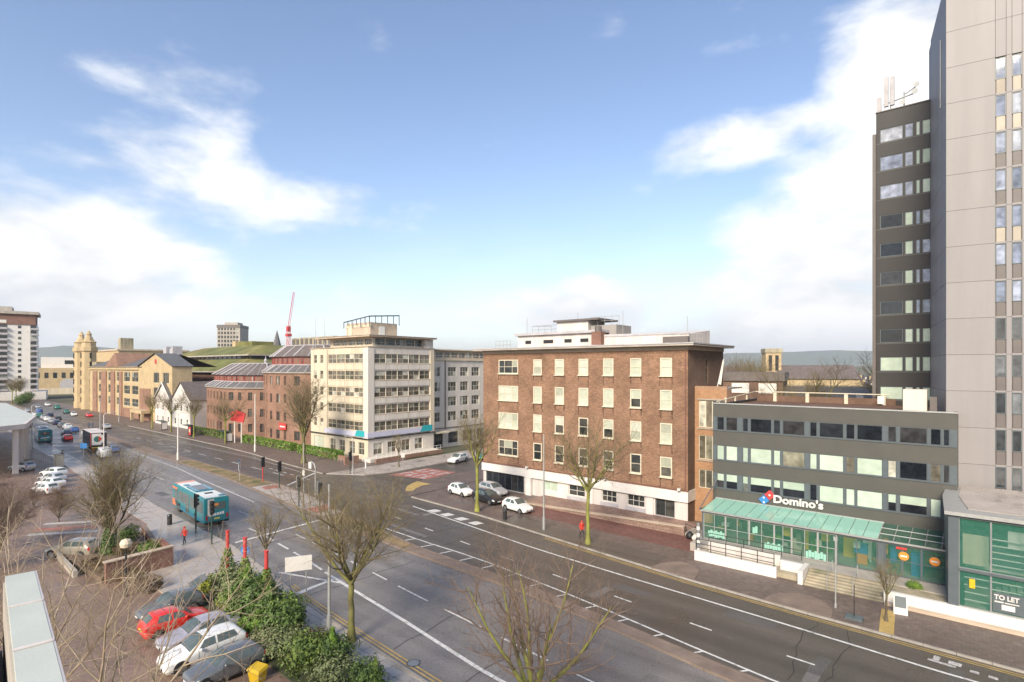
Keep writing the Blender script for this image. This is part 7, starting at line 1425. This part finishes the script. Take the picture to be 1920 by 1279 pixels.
# bus shelters and totem before the brick offices
def shelter(x, y, label):
    t = thing('bus_shelter', label, 'bus shelter', (x, y, .11), R(-2)); B('greenpost').box(-2.4, 2.4, -1.0, .5, 2.4, 2.52).build('roof', t)
    for a in (-2.3, 0, 2.3): B('greenpost').cyl(a, .4, 0, 2.4, .05, 6).build('post', t)
    for a in (-2.25, .05): B('glass_greenclear').box(a, a + 2.2, .38, .4, .3, 2.2).build('glass_panel', t)
    B('greenpost').box(2.3, 2.4, -.9, .5, .2, 2.3).build('end_panel', t); p = B('white').box(2.41, 2.45, -.8, .4, .4, 2.1).build('poster', t); B('timber').box(-1.6, 1.4, -.1, .25, .45, .52).build('bench', t); return t
shelter(-131.5, 55.6, 'bus shelter with white poster before the lower brick office'); shelter(-152, 55.4, 'bus shelter beyond the red kiosk panel'); shelter(-170, 55.2, 'farther bus shelter before the white gabled house')
t = thing('red_kiosk', 'red and black advertising kiosk panel by the bus stop', 'kiosk', (-149.0, 54.6, .11)); B('plastic_black').box(-.9, .9, -.25, .25, 0, 2.8).build('casing', t); B('red_sign').box(-.6, .6, -.28, -.252, .3, 2.3).build('panel', t); B('cream').box(-.35, .35, -.3, -.282, 1.0, 1.8).build('picture', t)
t = thing('red_totem', 'red diamond topped totem sign on two posts before the brick offices', 'sign', (-127.6, 56.6, .11), R(25)); B('white').cyl(-.9, 0, 0, 5.2, .12, 8).cyl(.9, 0, 0, 5.2, .12, 8).build('post', t); B('red_sign').add([(-2.0, -.12, 5.0), (1.4, -.12, 4.6), (2.0, -.12, 6.6), (-.2, -.12, 7.4), (-2.0, -.12, 6.8), (-2.0, .12, 5.0), (1.4, .12, 4.6), (2.0, .12, 6.6), (-.2, .12, 7.4), (-2.0, .12, 6.8)], [(0, 1, 2, 3, 4), (9, 8, 7, 6, 5)] + [(i, 5 + i, 5 + (i + 1) % 5, (i + 1) % 5) for i in range(5)]).build('panel', t)
t = thing('red_name_board', 'small red board on the taller brick office ground floor', 'sign', (-115.5, 60.75, 0)); B('red_sign').box(-1.5, 1.5, -.1, -.0, 3.6, 5.0).build('board', t); B('white').box(-1.1, 1.1, -.115, -.102, 4.1, 4.4).build('white_bar', t)
t = thing('bicycle_stand', 'metal cycle stands by the cream block hedge', 'cycle stand', (-88.5, 56.4, .11)); [B('galv').tube([(k * .9, 0, 0), (k * .9, 0, .8), (k * .9, .7, .8), (k * .9, .7, 0)], .03, 6).build('hoop', t) for k in range(4)]
t = thing('corner_bollard', 'white bollard on the corner pavement by the side road', 'bollard', (-79.0, 56.2, .12)); B('white').cyl(0, 0, 0, 1.0, .14, 10, .12).build('shaft', t); c_ = B('white'); c_.lathe([(.14, 1.0), (.16, 1.05), (.1, 1.18), (.01, 1.22)], 0, 0, 10); c_.build('cap', t)
t = thing('corner_sign', 'small white plate on a pole by the white railing', 'sign', (-73.4, 59.6, .12), R(60)); B('galv').cyl(0, 0, 0, 2.6, .04, 6).build('pole', t); B('white').box(-.3, .3, -.05, -.01, 1.9, 2.6).build('plate', t)
t = thing('lot_fence', 'grey bar fence along the edge of the left car park', 'fence', (0, 0, 0))
for k in range(24): B('galv').cyl(-148 + k * 1.1, 21.4 + k * .1, 0, 1.2, .05, 5).build('post', t)
B('galv').tube([(-148, 21.4, 1.2), (-122.5, 23.7, 1.2)], .04, 5).build('rail', t)
t = thing('ticket_cabinet', 'cream utility cabinet at the end of the bar fence', 'cabinet', (-121.0, 23.4, .03)); B('cream').box(-.9, .9, -.5, .5, 0, 2.0).build('box', t); B('stone_band').box(-.95, .95, -.55, .55, 2.0, 2.1).build('lid', t); B('cream_pale').box(-.8, -.02, -.52, -.5, .15, 1.85).build('door', t)
m_ = thing('manhole_cover', 'dark manhole cover in the near lane', 'manhole', (-24.8, 20.9, .012)); B('metal_grey').cyl(0, 0, -.01, .006, .34, 18).build('lid', m_); B('blackmetal').cyl(0, 0, -.01, .003, .4, 18).build('ring', m_)
# ================================================================ PEOPLE
def person_mesh(walk=.22):
    """one continuous skinned figure, 1.74 m"""
    J = {'pel': (0, 0, .95, .15, .11), 'wst': (0, 0, 1.12, .135, .10), 'chs': (0, .01, 1.32, .17, .115), 'nkb': (0, 0, 1.46, .09, .08), 'nck': (0, -.01, 1.52, .055, .055), 'hed': (0, -.03, 1.62, .085, .10), 'top': (0, -.02, 1.71, .06, .07)}
    E_ = [('pel', 'wst'), ('wst', 'chs'), ('chs', 'nkb'), ('nkb', 'nck'), ('nck', 'hed'), ('hed', 'top')]
    for s, n in ((-1, 'l'), (1, 'r')):
        w = walk * s
        J['sh' + n] = (s * .19, 0, 1.42, .07, .07); J['el' + n] = (s * .25, w * .25 + .03, 1.16, .052, .052); J['wr' + n] = (s * .24, -.1 + w * .45, .92, .036, .036); J['ha' + n] = (s * .235, -.13 + w * .5, .83, .04, .03)
        J['hp' + n] = (s * .095, 0, .90, .1, .1); J['kn' + n] = (s * .1, -.04 - w * .6, .5, .066, .066); J['an' + n] = (s * .1, .02 - w * 1.0, .1, .045, .05); J['to' + n] = (s * .105, -.15 - w * 1.0, .05, .042, .035)
        E_ += [('nkb', 'sh' + n), ('sh' + n, 'el' + n), ('el' + n, 'wr' + n), ('wr' + n, 'ha' + n), ('pel', 'hp' + n), ('hp' + n, 'kn' + n), ('kn' + n, 'an' + n), ('an' + n, 'to' + n)]
        for k in range(4): J['f%d' % k + n] = (s * (.225 + .006 * k), -.155 + .018 * k + w * .5, .755 + .006 * abs(k - 1.5), .011, .011); E_.append(('ha' + n, 'f%d' % k + n))
        J['th' + n] = (s * .2, -.17 + w * .5, .81, .011, .011); E_.append(('ha' + n, 'th' + n))
    nm = list(J); me = bpy.data.meshes.new('person'); me.from_pydata([J[k][:3] for k in nm], [(nm.index(a), nm.index(b)) for a, b in E_], [])
    o = bpy.data.objects.new('person', me); COL.objects.link(o); md = o.modifiers.new('skin', 'SKIN'); md.use_smooth_shade = True; sv = me.skin_vertices[0].data
    for i, k in enumerate(nm): sv[i].radius = J[k][3:5]; sv[i].use_root = (k == 'pel')
    sb = o.modifiers.new('sub', 'SUBSURF'); sb.levels = 1; sb.render_levels = 1
    dg = bpy.context.evaluated_depsgraph_get(); dg.update(); out = bpy.data.meshes.new_from_object(o.evaluated_get(dg)); bpy.data.objects.remove(o)
    out.materials.clear(); [out.materials.append(M[k]) for k in ('skin', 'cloth_red', 'cloth_dark', 'plastic_black')]
    for p in out.polygons:
        c = p.center; z = c.z; ax = abs(c.x)
        p.material_index = 0 if z > 1.5 or (ax > .17 and z < .88 and z > .7) else (3 if z < .1 else (1 if (z > .88 or ax > .19 and z > .86) else 2)); p.use_smooth = True
    return out
PM = person_mesh()
def person(x, y, z, rz, label, top='cloth_red', leg='cloth_dark', group=None, sc=1.0):
    t = tag(link('person', PM, None, (x, y, z), R(rz)), label, 'person', group); t.scale = (sc,) * 3
    h = B('hair' if top != 'cloth_red' else 'cloth_red'); h.lathe([(.02, 1.755), (.075, 1.735), (.1, 1.68), (.1, 1.62), (.085, 1.575)], 0, -.012, 12); h.build('hair' if top != 'cloth_red' else 'hood', t, smooth=True)
    for s_, n_ in ((-.035, 'eye'), (.035, 'eye')): B('cloth_dark').tube([(s_, -.125, 1.635), (s_, -.135, 1.635)], .012, 6).build(n_, t)
    n = B('skin'); n.tube([(0, -.12, 1.635), (0, -.155, 1.605)], [.01, .018], 6); n.build('nose', t); B('lamp_red').box(-.025, .025, -.134, -.126, 1.568, 1.576).build('mouth', t)
    if top != 'cloth_red': swap(t, 'cloth_red', top)
    if leg != 'cloth_dark': swap(t, 'cloth_dark', leg)
    return t
person(-58.0, 20.7, .12, 20, 'person in red hooded jacket and dark trousers walking on the wet pavement near the crossing')
person(-29.9, 46.7, .12, 60, 'person in red jacket walking beside the mossy tree before the brick block', leg='cloth_dark')
person(-127.0, 25.0, .1, 90, 'person in dark coat walking by the bar fence at the left', 'cloth_dark', 'cloth_dark'); person(-129.4, 25.6, .1, -90, 'person in cream jacket by the bar fence at the left', 'cloth_cream', 'cloth_dark')
person(-190, 43.4, .12, 30, 'person in blue clothes crossing at the far median', 'cloth_blue', 'cloth_dark'); person(-189.0, 44.0, .12, 30, 'person in dark clothes at the far median', 'cloth_dark', 'cloth_blue')
person(-67.0, 84.0, .02, 10, 'person in dark coat down the side road', 'cloth_dark', 'cloth_dark')
